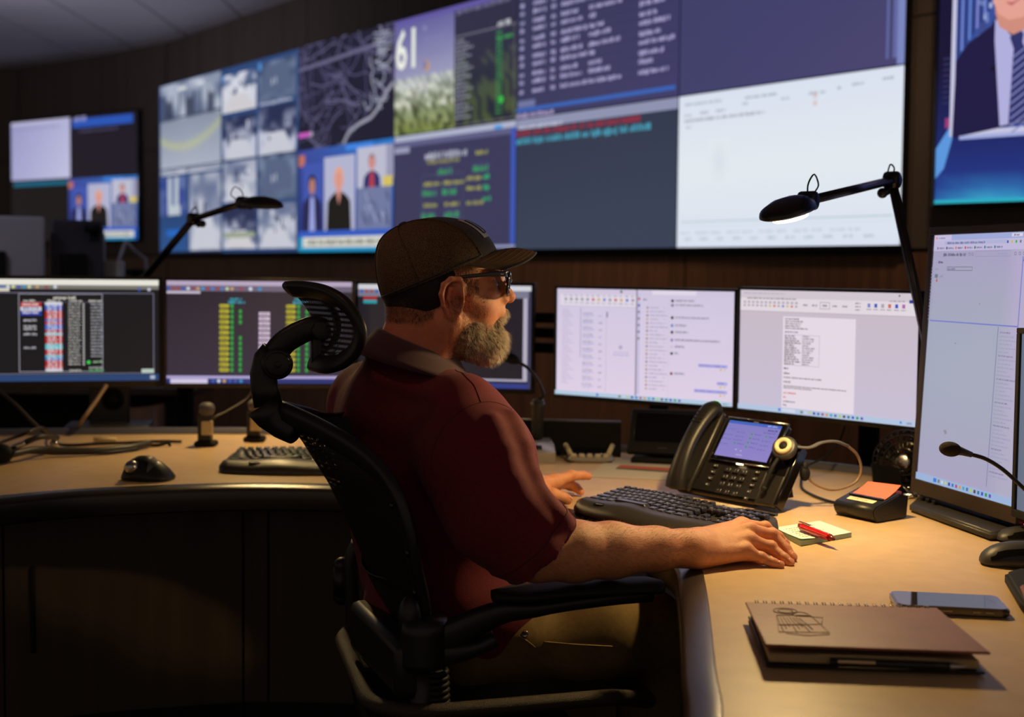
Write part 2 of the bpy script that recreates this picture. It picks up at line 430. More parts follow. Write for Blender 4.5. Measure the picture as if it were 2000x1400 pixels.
# --- news picture
def news(cv, a, b, c, d):
    def U(u): return a + (c - a) * u
    def W(v): return b + (d - b) * v
    R = lambda u0, v0, u1, v1, col: cv.rect(U(u0), W(v0), U(u1), W(v1), col)
    cv.grid(a, b, c, d, 10, 6, lambda u, v: mix(mix((60, 70, 150), (40, 120, 200), u), (30, 50, 120), v))
    R(.0, .05, .07, .16, (190, 110, 90)); R(.52, .0, .8, .06, (60, 130, 220)); R(.05, .14, .27, .80, (62, 84, 170)); R(.29, .1, .62, .80, (176, 178, 206)); R(.64, .05, .93, .42, (186, 186, 206)); R(.64, .42, .98, .80, (110, 120, 160))
    R(.93, .05, 1, .35, (150, 150, 180)); R(.90, .33, .99, .42, (210, 190, 90))
    head = lambda x, y, s, hair, skin, coat, shirt, bottom: (
        cv.poly([(U(x - s * 1.15), W(bottom)), (U(x + s * 1.15), W(bottom)), (U(x + s * 1.05), W(y + s * 1.75)), (U(x + s * .75), W(y + s * 1.3)), (U(x + s * .3), W(y + s * .95)), (U(x - s * .3), W(y + s * .95)), (U(x - s * .75), W(y + s * 1.3)), (U(x - s * 1.05), W(y + s * 1.75))], coat),
        cv.poly([(U(x - s * .35), W(bottom)), (U(x + s * .35), W(bottom)), (U(x + s * .22), W(y + s * 1.1)), (U(x - s * .22), W(y + s * 1.1))], shirt),
        cv.poly([(U(x + .46 * s * cos(-q * pi / 7)), W(y - s * .16 + .98 * s * sin(-q * pi / 7))) for q in range(14)], hair),
        cv.poly([(U(x + .36 * s * cos(-q * pi / 7)), W(y + .04 * s + .80 * s * sin(-q * pi / 7))) for q in range(14)], skin))
    head(.155, .36, .100, (30, 24, 34), (176, 122, 112), (34, 34, 78), (150, 160, 220), .80)
    head(.45, .33, .115, (226, 160, 130), (214, 150, 136), (20, 20, 18), (20, 20, 18), .80); cv.poly([(U(.42), W(.42)), (U(.45), W(.56)), (U(.48), W(.42))], (206, 140, 130))
    head(.79, .20, .075, (150, 110, 110), (206, 140, 130), (40, 46, 104), (180, 60, 70), .42)
    for k in range(26):
        r_ = random.Random(k); x = r_.uniform(.66, .94); y = r_.uniform(.44, .7)
        cv.line([(U(x), W(y)), (U(x + .03), W(y + .08))], .02 * (d - b), r_.choice([(70, 78, 110), (150, 158, 190), (90, 98, 134)]))
    R(0, .80, 1, .86, (50, 90, 190)); R(.05, .86, .95, .96, (214, 214, 204)); R(0, .965, 1, 1, (30, 150, 200)); R(0, .86, .05, 1, (30, 150, 190)); R(.95, .86, 1, 1, (20, 90, 180))
    cv.words(U(.10), W(.885), (c - a) * .8, (d - b) * .05, (96, 98, 96), 4)
c6 = Canvas(CW, CH); news(c6, 0, 0, 1, 1)
make_panel(2, 1, c6, 'third panel from the left in the bottom row, news picture with three people')
# --- weather and list
c7 = Canvas(CW, CH)
nzz = np.random.default_rng(3).random((14, 20))
def sky(u, v):
    c_ = mix((92, 88, 150), (150, 150, 184), v * 1.9 + .1 * u)
    if v > .52:
        n = nzz[min(13, int((v - .5) * 27)), min(19, int(u * 19))]
        c_ = mix((160, 166, 170), (116, 130, 60), (v - .55) * 2.2); c_ = mix(c_, (226, 230, 214), (n - .4) * 1.6 if v < .78 else (n - .7)); c_ = mix(c_, (40, 50, 26), (.55 - n) * 2.6 * (v - .5) * 2)
    return c_
c7.grid(0, 0, .52, 1, 20, 26, sky)
c7.grid(.52, 0, 1, 1, 14, 20, lambda u, v: mix((48, 46, 72), (34, 40, 50), v) if v < .45 or nzz[int(v * 13), int(u * 19)] < .55 else mix((60, 64, 84), (70, 84, 50), v))
c7.rect(0, 0, 1, .045, (96, 86, 160))
c7.text('61', .005, .28, .35, (232, 236, 224), bold=True, sx=.80); c7.text('°F', .25, .13, .05, (170, 172, 200)); c7.text('☽', .25, .42, .08, (190, 140, 60))
c7.disc(.285, .44, .045, (200, 150, 70)); c7.disc(.272, .43, .038, (130, 128, 168))
for k in range(4): c7.words(.26, .2 + k * .045, .18, .022, (128, 128, 172), k)
c7.words(.04, .565, .25, .03, (196, 198, 210), 6); c7.words(.2, .62, .1, .03, (180, 182, 190), 7)
c7.words(.54, .04, .42, .04, (112, 110, 140), 8); c7.rect(.53, .255, 1, .262, (120, 118, 140)); c7.words(.86, .215, .10, .04, (200, 200, 206), 8)
for k in range(20):
    c7.words(.535, .29 + k * .033, .07 + .09 * ((k * 7) % 5) / 5, .018, (150, 152, 170), k + 20)
    c7.words(.85, .29 + k * .033, .05, .02, (60, 150, 80), k + 50)
c7.words(.86, .33, .12, .03, (60, 150, 80), 5); c7.disc(.89, .83, .03, (50, 190, 70)); c7.frame(.525, .26, .985, .985, .006, (110, 108, 120))
make_panel(3, 0, c7, 'fourth panel from left in the top row, weather reading 61 over green fields')
c8 = Canvas(CW, CH); c8.rect(0, 0, 1, 1, (56, 56, 88)); c8.rect(0, .0, 1, .05, (172, 176, 200)); c8.rect(0, .05, 1, .10, (92, 92, 132)); c8.rect(0, .1, .14, .15, (150, 152, 180)); c8.rect(.84, .02, .9, .05, (70, 150, 220))
c8.rect(.965, .05, 1, .96, (60, 86, 180)); c8.rect(.0, .965, 1, .985, (150, 156, 190)); c8.words(.28, .17, .36, .06, (176, 178, 196), 3, 1); c8.words(.30, .235, .27, .035, (150, 148, 90), 5)
for (u, v) in ((.45, .30), (.32, .47), (.49, .47), (.31, .66), (.51, .66), (.74, .30)):
    c8.rect(u - .07, v - .01, u + .07, v + .08, (62, 62, 100)); c8.words(u - .06, v + .02, .12, .05, (50, 160, 86), 9)
for (u, v, w) in ((.27, .42, .15), (.44, .42, .18), (.27, .6, .13), (.45, .6, .13), (.70, .20, .1), (.63, .40, .12), (.63, .48, .12), (.63, .60, .14)): c8.words(u, v, w, .035, (168, 166, 84), 11)
for v in (.395, .48, .57): c8.words(.76, v, .06, .04, (44, 180, 110), 13)
c8.frame(.25, .36, .60, .74, .004, (84, 86, 116)); c8.words(.40, .79, .18, .03, (160, 158, 90), 14)
c8.rect(.0, .0, .004, 1, (30, 40, 90))
make_panel(3, 1, c8, 'fourth panel from left in the bottom row, status board in yellow and green')
# --- table of entries and dark console
c9 = Canvas(CW, CH); c9.grid(0, 0, 1, 1, 6, 6, lambda u, v: mix((52, 54, 84), (66, 62, 106), u * .6 + v * .3)); c9.rect(0, 0, .3, .035, (36, 120, 200))
for k in range(12):
    y = .055 + k * .066
    c9.rect(0, y + .045, .985, y + .048, (46, 48, 80))
    for (u, w) in ((.02, .035), (.11, .1), (.235, .04), (.30, .12 + .03 * (k % 3)), (.48, .05 + .05 * ((k * 5) % 4)), (.78, .1 + .025 * ((k * 3) % 5))):
        c9.words(u, y + .006 * (k % 2), w, .034, (168, 164, 206), k, 1)
c9.rect(.01, .87, .13, .92, (110, 116, 160)); c9.rect(0, .925, .985, .955, (56, 98, 180)); c9.words(.0, .965, .26, .035, (180, 166, 210), 70)
make_panel(4, 0, c9, 'fifth panel from left in the top row, purple table with many print rows')
c10 = Canvas(CW, CH); c10.grid(0, 0, 1, 1, 6, 6, lambda u, v: mix((46, 54, 74), (54, 64, 84), v + .2 * u)); c10.rect(0, 0, 1, .075, (142, 146, 176)); c10.words(.02, .05, .3, .03, (190, 192, 212), 3)
c10.words(0, .085, .80, .045, (150, 40, 62), 4, 1); c10.words(0, .145, .86, .05, (70, 156, 182), 5, 1)
make_panel(4, 1, c10, 'fifth panel from left in the bottom row, slate console with red line')
c11 = Canvas(CW, CH); c11.grid(0, 0, 1, 1, 6, 6, lambda u, v: mix((64, 64, 106), (72, 68, 112), u * v)); c11.rects([(.93, 0, .94, .96), (.955, 0, .972, .96)], (96, 104, 160)); c11.rect(.972, 0, 1, 1, (122, 134, 190))
make_panel(5, 0, c11, 'rightmost panel of the top row, plain indigo desktop with pale stripes')
c12 = Canvas(CW, CH); c12.grid(0, 0, 1, 1, 10, 10, lambda u, v: mix((226, 233, 238), (214, 222, 240), abs(v - .5) * 1.6))
c12.grid(.16, .3, .26, .6, 6, 6, lambda u, v: mix((216, 222, 230), (226, 233, 238), sqrt((2 * u - 1) ** 2 + (2 * v - 1) ** 2)))
for k, (u, v, w) in enumerate([(.03, .05, .2), (.33, .055, .15), (.50, .09, .04), (.62, .08, .04), (.67, .08, .03), (.74, .07, .02), (.8, .06, .05), (.92, .05, .05), (.03, .12, .04), (.11, .115, .05), (.19, .115, .05), (.32, .09, .03), (.04, .2, .03)]): c12.words(u, v, w, .018, (160, 166, 180), k)
c12.words(.03, .155, .40, .022, (150, 158, 170), 22, 1)
for (u, v) in ((.648, .105), (.648, .15)): c12.disc(u, v, .014, (196, 150, 140)); c12.disc(u, v, .008, (236, 230, 230))
c12.rect(.02, .828, .97, .838, (184, 204, 212)); c12.rect(.02, .86, .99, .863, (196, 210, 224))
for k in range(11):
    c12.words(.02 + k * .078, .895, .05 + .02 * (k % 2), .02, (190, 200, 212), k); c12.words(.04 + k * .082, .935, .045, .02, (178, 190, 204), k + 9)
make_panel(5, 1, c12, 'rightmost panel of the bottom row, bright white window with faint print')

# ================================================================ wall televisions
def television(label, loc, ang, w, h, draw, bez=.014, name='wall_television'):
    t = thing(name, label, 'television', loc, ang)
    b = MB(); b.box((w / 2, .03, -h / 2), (w, .06, h), bev=.008); b.box((w / 2, .075, -h / 2), (w * .45, .05, h * .5), bev=.01); obj('housing', b, 'gloss_black', t)
    cv = Canvas(w - 2 * bez, h - 2 * bez); draw(cv); o = obj('screen', cv.mb, 'screen', t); o.location = (bez, -.0006, -bez)
    return t
def tv_left(cv):
    cv.rect(0, 0, 1, 1, (26, 22, 34)); cv.grid(0, .0, .49, .49, 6, 6, lambda u, v: mix((150, 150, 196), (196, 196, 226), .6 * u + .3 * v)); cv.rect(0, .0, .49, .03, (180, 178, 210))
    cv.words(.02, .05, .4, .02, (140, 140, 180), 1); cv.rect(.02, .51, .47, .545, (20, 96, 124)); cv.rect(0, .545, .49, 1, (17, 16, 18)); cv.rect(.51, .02, .97, .09, (40, 84, 180)); cv.words(.52, .0, .12, .04, (150, 150, 200), 2); cv.words(.56, .11, .3, .02, (80, 76, 110), 3)
    news(cv, .475, .50, 1, 1)
pA = P(20, 238, 11.36); pB = P(270, 213, 10.33)
angL = math.atan2(pB.y - pA.y, pB.x - pA.x); wL = (pB - pA).length
television('large screen on the far left wall, split into a white window and news', (pA.x, pA.y, pA.z), angL, wL, 1.10, tv_left)
def tv_right(cv):
    cv.grid(0, 0, 1, 1, 16, 16, lambda u, v: mix(mix((16, 14, 50), (34, 60, 150), (v - .45) * 1.8), (60, 190, 220), max(0, 1 - sqrt(((u - .14) / .2) ** 2 + ((v - 1.02) / .13) ** 2))))
    for k in range(9): cv.rect(.012, .42 + k * .022, .03, .428 + k * .022, (44, 44, 90))
    cv.poly([(.0, .78), (.03, .70), (.045, .7), (.02, .86), (.0, .9)], (90, 150, 220)); cv.rect(.02, .66, .05, .70, (150, 60, 120))
    cv.rect(.031, -.0, .60, .735, (196, 196, 224))
    cv.rect(.041, .0, .58, .715, (52, 78, 152))
    for k in range(9): cv.rect(.044 + k * .0085, .0, .0485 + k * .0085, .42 - .02 * k, (100 + 16 * (k % 3), 134, 206) if k % 2 else (34, 46, 106))
    for k in range(30): r_ = random.Random(k); x = r_.uniform(.085, .125); y = r_.uniform(.18, .42); cv.rect(x, y, x + .007, y + .02, r_.choice([(170, 180, 220), (60, 70, 130), (110, 130, 190)]))
    Q = lambda x, y: ((x - 1822) / 178 * .21, 1 - (394 - y) / 394 * .81)
    def body(pts, col): cv.poly([Q(*p) for p in pts], col)
    body([(1854, 268), (1945, 255), (2080, 235), (2110, 60), (2050, 20), (1935, 40), (1925, 62), (1880, 90), (1858, 120)], (26, 22, 66))
    body([(1932, 50), (1932, 90), (1946, 252), (1990, 246), (2060, 238), (2040, 30), (2000, 70), (1965, 88)], (176, 174, 220))
    body([(1960, 88), (1978, 76), (1986, 84), (1984, 100), (1998, 130), (1999, 244), (1962, 249), (1968, 110)], (44, 48, 104))
    for k in range(11): cv.line([Q(1965, 128 + k * 14), Q(1996, 106 + k * 14)], .006, (126, 130, 186))
    body([(1932, 40), (1940, 66), (1966, 84), (1990, 76), (2006, 40), (2006, 10), (1930, 10)], (206, 140, 124))
    body([(1922, -20), (1928, 20), (1938, 42), (1958, 56), (1984, 54), (2006, 36), (2020, -20)], (226, 160, 146))
    body([(1950, 22), (1965, 24), (1985, 14), (1992, 8), (1978, 20), (1962, 30)], (186, 92, 100)); cv.disc(Q(1931, 143)[0], Q(1931, 143)[1], .010, (14, 12, 30))
    cv.rect(.055, .735, .45, .75, (160, 170, 220)); cv.rect(0, .985, 1, 1, (40, 170, 190))
e0 = P(1818, 406, 4.50); e1 = P(2000, 398, 4.26)
angR = math.atan2(e1.y - e0.y, e1.x - e0.x)
television('wall screen at the right edge showing a man in suit and striped tie', (e0.x, e0.y, e0.z + .93), angR, 1.62, .93, tv_right)
# ================================================================ worktop
inner = [D(x, y) for x, y in [(-260, 996), (-100, 979), (0, 968), (150, 955), (350, 946), (500, 943), (650, 945), (800, 951), (950, 966), (1125, 996), (1240, 1026), (1312, 1062), (1346, 1083), (1362, 1096), (1371, 1110), (1378, 1140), (1386, 1190), (1399, 1310), (1412, 1400)]]
inner.append(inner[-1] + V((-.05, -.22, 0))); inner.append(inner[-1] + V((-.03, -.12, 0)))
inner = smoothpath(inner, 5)
outer = [D(x, y) for x, y in [(-300, 862), (-150, 855), (0, 851), (160, 849), (320, 848), (480, 848), (650, 851), (800, 856), (950, 863), (1050, 870), (1200, 882), (1350, 895), (1500, 908), (1600, 917), (1700, 929), (1800, 944), (1900, 962), (2050, 996), (2200, 1050)]]
outer = smoothpath(outer, 3)
outer += [V((1.75, 1.4, 0)), V((1.75, .84, 0))]
poly = [(p.x, p.y) for p in inner] + [(p.x, p.y) for p in reversed(outer)]
wt = thing('worktop', 'curved tan worktop with black edge that wraps round the seated man', 'desk', (.0, 2.9, .72))
mb = MB(); mb.prism(poly, .722, .75); obj('surface', mb, 'worktop', wt, world=True)
def offs(path, i):
    a = path[max(i - 1, 0)]; b = path[min(i + 1, len(path) - 1)]; t = (b - a); t.z = 0; t.normalize(); return V((t.y, -t.x, 0))
mb = MB(); prof = [(0, .7505), (.003, .7512), (.020, .7490), (.034, .7455), (.0405, .741), (.042, .734), (.042, .700), (.038, .694), (0, .694)]
mb.loft([[V((p.x, p.y, 0)) + offs(inner, i) * a + V((0, 0, z)) for a, z in prof] for i, p in enumerate(inner)])
obj('edge_band', mb, 'edge_band', wt, world=True)
mb = MB(); prof = [(0, .71), (0, .765), (-.006, .768), (-.018, .768), (-.022, .765), (-.022, .71)]
o2 = [p for p in outer[:-2]]
mb.loft([[V((p.x, p.y, 0)) + offs(o2, i) * a + V((0, 0, z)) for a, z in prof] for i, p in enumerate(o2)])
mat('rail_blue', rgb(84, 84, 100), .4)
obj('back_rail', mb, 'rail_blue', wt, world=True)
for k, q in enumerate([D(1700, 1000), D(1900, 1250)]):
    mb = MB(); mb.box((q.x + .15, q.y, .37), (.10, .07, .70), bev=.008); mb.box((q.x + .15, q.y, .012), (.12, .55, .024), bev=.008); obj('leg', mb, 'matte_black', wt, world=True)
# dark modesty panel under the right hand run, set back from the edge
mb = MB(); mp = [V((p.x, p.y, 0)) + offs(inner, i) * -.30 for i, p in enumerate(inner) if 68 < i]
mb.loft([[p + V((0, 0, .12)), p + V((.012, 0, .12)), p + V((.012, 0, .72)), p + V((0, 0, .72))] for p in mp[::3]], smooth=False)
obj('modesty_panel', mb, 'cabinet', wt, world=True)

# ---------------------------------------------------------------- cabinets below
def cab_pt(x, y): return D(x, y, .678)
front = smoothpath([cab_pt(*q) for q in [(-300, 1030), (-150, 1013), (5, 1003), (160, 993), (320, 986), (475, 981), (524, 981), (690, 984), (860, 993), (1000, 1008)]], 8)
def fx(px):                                           # plan point of the cabinet front under an image column
    best = min(range(len(front) - 1), key=lambda i: abs(((front[i].x / front[i].y) * FPX + 1000) - px)); return best
def cabinet(x0, x1, label, handle=None, filler=None):
    i0, i1 = fx(x0), fx(x1); seg = front[i0:i1 + 1]; mid = seg[len(seg) // 2]
    FI = {(round(p.x, 5), round(p.y, 5)): i for i, p in enumerate(front)}; NR = [offs(front, FI[(round(p.x, 5), round(p.y, 5))]) for p in front]
    t = thing('cabinet', label, 'cabinet', (mid.x, mid.y, .16), group='cabinets under the worktop')
    n = lambda i: offs(seg, i)
    def slab(a0, a1, z0, z1, name, m, s=None, inset=.0025):
        sg = s or seg; pts = [V(p) for p in sg]; nn = [NR[FI[(round(p.x, 5), round(p.y, 5))]] for p in sg]
        d0 = (pts[1] - pts[0]).normalized() * inset; d1 = (pts[-1] - pts[-2]).normalized() * inset
        pts[0] = pts[0] + d0; pts[-1] = pts[-1] - d1
        mb = MB(); mb.loft([[V((p.x, p.y, 0)) + nn[i] * a + V((0, 0, z)) for a, z in ((a0, z0), (a1, z0), (a1, z1), (a0, z1))] for i, p in enumerate(pts)], smooth=False)
        return obj(name, mb, m, t, world=True)
    slab(-.36, -.022, .205, .676, 'body', 'matte_black')
    if filler: slab(-.021, 0, .20, .678, 'filler_panel', 'cabinet', front[fx(filler[0]):fx(filler[1]) + 1])
    s2 = front[fx(filler[1]):i1 + 1] if filler else seg
    dr = slab(-.021, 0, .20, .678, 'door', 'cabinet', s2)
    if handle:
        h = front[fx(handle)]; mb = MB(); mb.box((h.x, h.y - .0015, .455), (.012, .012, .20), bev=.0055); obj('handle', mb, 'matte_black', dr, world=True)
    slab(-.30, -.06, .0, .2, 'plinth', 'groove')
cabinet(-250, 4, 'curved dark wood cabinet cut off by the left edge of the photo')
cabinet(4, 475, 'wide curved dark wood cabinet with a long black slot handle', handle=68)
cabinet(475, 900, 'dark wood cabinet behind the chair, narrow filler strip at its left', filler=(475, 524))

# ---------------------------------------------------------------- equipment rail behind the monitors
er = smoothpath([D(x, y) for x, y in [(-300, 862), (0, 851), (320, 848), (650, 851), (950, 863), (1200, 882), (1500, 908), (1700, 929), (1850, 954), (2050, 1000)]], 6)
t = thing('equipment_rail', 'black slatted equipment rail running behind the desk monitors', 'rail', (er[20].x, er[20].y + .3, 0))
for nm, z0, z1 in (('slat', .985, 1.015), ('slat', 1.03, 1.06), ('slat', 1.075, 1.105)):
    mb = MB(); mb.loft([[V((p.x, p.y, 0)) + offs(er, i) * -a + V((0, 0, z)) for a, z in ((.28, z0), (.28, z1), (.30, z1), (.30, z0))] for i, p in enumerate(er)], smooth=False); obj(nm, mb, 'matte_black', t, world=True)
for i in range(3, len(er), 9):
    p = er[i] - offs(er, i) * .33; mb = MB(); mb.box((p.x, p.y, .555), (.05, .03, 1.11), bev=.003, rot=(0, 0, math.atan2(offs(er, i).y, offs(er, i).x) + pi / 2)); obj('post', mb, 'matte_black', t, world=True)
# ================================================================ monitors
def monitor(label, TL, YL, TR, YR, h, draw, tilt=0, roll=0, bez=(.010, .010, .010, .014), frame='bezel', group=None, stand=None, depth=.025, logo=None, arm=.06):
    a = P(*TL, YL); b = P(*TR, YR); w = (V((b.x, b.y)) - V((a.x, a.y))).length; ang = math.atan2(b.y - a.y, b.x - a.x)
    t = thing('monitor', label, 'monitor', a, rot=(tilt, roll, ang), group=group)
    l, r_, tp, bt = bez
    mb = MB()                                          # frame with an opening
    for (x0, x1, z0, z1) in ((0, w, -tp, 0), (0, w, -h, -h + bt), (0, l, -h + bt, -tp), (w - r_, w, -h + bt, -tp)):
        mb.box(((x0 + x1) / 2, depth / 2 - .003, (z0 + z1) / 2), (x1 - x0, depth + .006, z1 - z0), bev=.0015)
    obj('bezel', mb, frame, t)
    mb = MB(); mb.box((w / 2, depth * .5 + .002, -h / 2), (w - .004, depth, h - .004), bev=.004); mb.box((w / 2, depth + .015, -h / 2), (w * .7, .03, h * .62), bev=.012); obj('back_cover', mb, 'matte_black', t)
    cv = Canvas(w - l - r_, h - tp - bt); draw(cv); o = obj('screen', cv.mb, 'screen', t); o.location = (l, -.0005, -tp)
    if logo:
        mb = MB(); mb.text(logo, .011, Matrix.Translation((w / 2, -.0042, -h + bt / 2)) @ Matrix.Rotation(pi / 2, 4, 'X')); obj('logo', mb, 'silver_plastic', t)
    if stand == 'column':
        M = t.matrix_basis; q = M @ V((w / 2, depth + .05, -h)); zb = (DZ - a.z)
        mb = MB(); mb.box((w * .72, depth + .045, (-.12 + zb) / 2), (.115, .035, -zb - .12), bev=.006); obj('stand_column', mb, 'dark_grey_plastic', t)
        mb = MB(); mb.torus((w * .72 + .01, depth + .024, zb + .085), (0, 1, 0), .028, .005, 24); mb.disc_cyl((w * .72 + .01, depth + .027, zb + .085), (0, 1, 0), .027, .004); obj('cable_hole', mb, 'matte_black', t)
        mb = MB(); mb.box((w * .72, depth + .02, zb + .008), (.24, .16, .014), bev=.006); obj('stand_base', mb, 'dark_grey_plastic', t)
    elif arm:
        zb = DZ - a.z
        mb = MB(); mb.box((w / 2, depth + .035, -h / 2), (.1, .02, .1), bev=.004); mb.tube([(w / 2, depth + .04, -h / 2), (w / 2, depth + arm, -h / 2)], .018, 12); mb.box((w / 2, depth + arm, -h / 2), (.06, .02, .12), bev=.005)
        obj('stand_arm', mb, 'black_plastic', t)
    return t, w
DG = 'dark dispatch monitors on the left'
def icons(cv, u0, u1, v, n, s, seed):
    r = random.Random(seed)
    for i in range(n): cv.disc(u0 + (u1 - u0) * i / max(1, n - 1), v, s, r.choice([(80, 120, 190), (60, 90, 170), (200, 205, 220), (190, 150, 110), (150, 70, 80), (60, 140, 190), (190, 200, 160)]), 8)
def scrA(cv):
    cv.rect(0, 0, 1, 1, (24, 23, 26)); cv.rect(0, 0, 1, .055, (228, 226, 214)); cv.rect(0, .055, 1, .095, (120, 116, 110)); cv.rect(0, .09, .24, .12, (214, 206, 186)); icons(cv, .10, .34, .075, 10, .018, 2); icons(cv, .38, .47, .075, 3, .018, 9); icons(cv, .9, .95, .095, 2, .016, 4)
    cv.frame(0, .13, .975, .93, .006, (126, 126, 150)); cv.frame(.285, .14, .71, .91, .007, (150, 148, 160)); cv.rect(.3, .22, .7, .224, (110, 110, 125))
    cv.words(.46, .165, .13, .03, (206, 204, 190), 3, 1)
    for (u, ) in ((.31,), (.43,), (.54,), (.64,)): cv.words(u, .2, .07, .022, (196, 194, 186), 4)
    cv.rect(.295, .225, .40, .27, (176, 40, 46)); cv.rect(.295, .27, .40, .31, (206, 206, 214)); cv.rect(.295, .31, .40, .355, (40, 60, 160)); 
    for k in range(3): cv.words(.305, .235 + k * .04, .085, .022, (226, 216, 214) if k != 1 else (60, 70, 150), k)
    for v in (.39, .45, .475, .525, .66): cv.words(.31, v, .07, .022, (180, 180, 186), 5)
    pal = [(204, 206, 220), (70, 100, 190), (50, 80, 180), (180, 30, 36), (176, 30, 34), (186, 34, 38), (70, 80, 170), (180, 40, 44), (60, 100, 190), (70, 110, 190), (180, 30, 40), (120, 190, 196), (180, 30, 36), (170, 36, 40), (176, 30, 34), (70, 180, 190), (90, 190, 200), (176, 40, 50), (180, 30, 36), (70, 170, 190), (60, 110, 190), (180, 34, 38), (170, 30, 36), (200, 90, 100), (190, 196, 210)]
    for k, c_ in enumerate(pal):
        y = .225 + k * .0272; cv.rect(.418, y, .505, y + .0262, c_); cv.words(.43, y + .004, .05, .018, (224, 222, 226), k, 1); cv.disc(.495, y + .013, .01, (230, 210, 214), 7)
    for k in range(21):
        y = .235 + k * .0295; cv.words(.535, y, .065, .015, (188, 186, 180), k, 1); cv.disc(.613, y + .01, .011, (178, 178, 176), 7)
    for k in range(17): cv.words(.65, .235 + k * .032, .065, .015, (178, 178, 184), k + 40, 1)
    cv.words(.54, .885, .06, .02, (190, 190, 186), 4); cv.disc(.638, .815, .018, (60, 200, 80)); cv.words(.66, .80, .05, .02, (150, 190, 150), 4); cv.words(.64, .86, .08, .02, (170, 170, 176), 4); cv.words(.64, .885, .08, .02, (50, 170, 70), 4)
    cv.rect(.91, .885, .975, .925, (180, 196, 186)); cv.rect(0, .935, 1, 1, (40, 66, 110)); icons(cv, .02, .16, .965, 6, .018, 6); cv.rect(.955, .95, .98, .985, (170, 180, 200))
monitor('leftmost dark monitor with a red and blue colour-coded list', (-86, 537), 3.50, (318, 541), 3.62, .325, scrA, group=DG, stand='column', logo='DELL', bez=(.012, .012, .010, .020), frame='bezel_warm')
def scrB(cv):
    cv.grid(0, 0, 1, 1, 6, 6, lambda u, v: mix((44, 36, 46), (54, 46, 62), v)); cv.rect(0, 0, 1, .045, (180, 164, 190)); cv.rect(0, .045, 1, .10, (106, 96, 116)); cv.rect(0, .1, .18, .125, (190, 180, 200)); icons(cv, .01, .35, .075, 14, .018, 3); icons(cv, .4, .5, .075, 3, .02, 5)
    for u0 in (.34, .69):
        cv.words(u0, .16, .07, .025, (50, 160, 180), 3, 1); cv.words(u0 - .01, .19, .095, .03, (50, 160, 180), 4, 1)
    for k in range(13):
        y = .225 + k * .052
        for u0 in (.27, .63):
            cv.disc(u0 + .02, y + .018, .0185, (182, 172, 50)); cv.disc(u0 + .055, y + .018, .0185, (182, 172, 50)); cv.rect(u0 + .02, y, u0 + .055, y + .036, (182, 172, 50)); cv.words(u0 + .01, y + .008, .05, .02, (120, 112, 40), k)
            for du, ok in ((.08, True), (.125, k not in (0, 4, 5))):
                if ok: cv.rect(u0 + du - .008, y - .002, u0 + du + .009, y + .040, (36, 130, 56)); cv.rect(u0 + du - .003, y + .01, u0 + du + .003, y + .026, (70, 190, 90))
        cv.rect(.495, .30 + k * .047, .555, .335 + k * .047, (206, 186, 206)); cv.words(.505, .306 + k * .047, .04, .022, (150, 130, 160), k)
    cv.rect(0, .925, 1, .952, (170, 160, 206)); cv.rect(0, .952, 1, 1, (40, 50, 110)); cv.rect(.02, .955, .22, 1, (206, 196, 222)); icons(cv, .25, .4, .976, 6, .018, 8)
monitor('dark monitor right of the leftmost one with yellow and green tags', (319, 541), 3.60, (694, 548), 3.64, .325, scrB, group=DG, frame='bezel_warm')
def scrC(cv):
    cv.rect(0, 0, 1, 1, (34, 30, 38)); cv.rect(0, 0, 1, .05, (206, 206, 214)); cv.rect(0, .05, 1, .12, (120, 120, 140)); icons(cv, .02, .4, .07, 14, .018, 3)
    for k in range(5): cv.rect(.03 + k * .13, .12, .11 + k * .13, .155, (160, 34, 40)); cv.rect(.03 + k * .13, .155, .11 + k * .13, .19, (40, 150, 160))
    cv.rect(.955, .12, .98, .93, (176, 170, 190)); cv.rect(.0, .91, .98, .93, (170, 166, 186)); cv.rect(0, .95, 1, 1, (50, 60, 130)); cv.rect(.985, .05, 1, 1, (60, 60, 90))
monitor('dark monitor directly behind the man\'s beard with a pale window border', (694, 548), 3.68, (1045, 558), 3.58, .325, scrC, group=DG)
WG = 'white document monitors right of the man'
def taskbar(cv, u0, v, n, s, du=.024):
    pal = [(120, 120, 90), (200, 210, 220), (190, 200, 120), (50, 60, 160), (50, 110, 190), (170, 70, 120), (210, 150, 60), (50, 160, 190), (60, 110, 160), (170, 200, 80), (90, 60, 60), (50, 110, 140), (50, 80, 190), (40, 150, 80), (90, 80, 180)]
    for k in range(n): cv.rect(u0 + k * du, v - s, u0 + k * du + du * .55, v + s, pal[k % len(pal)])
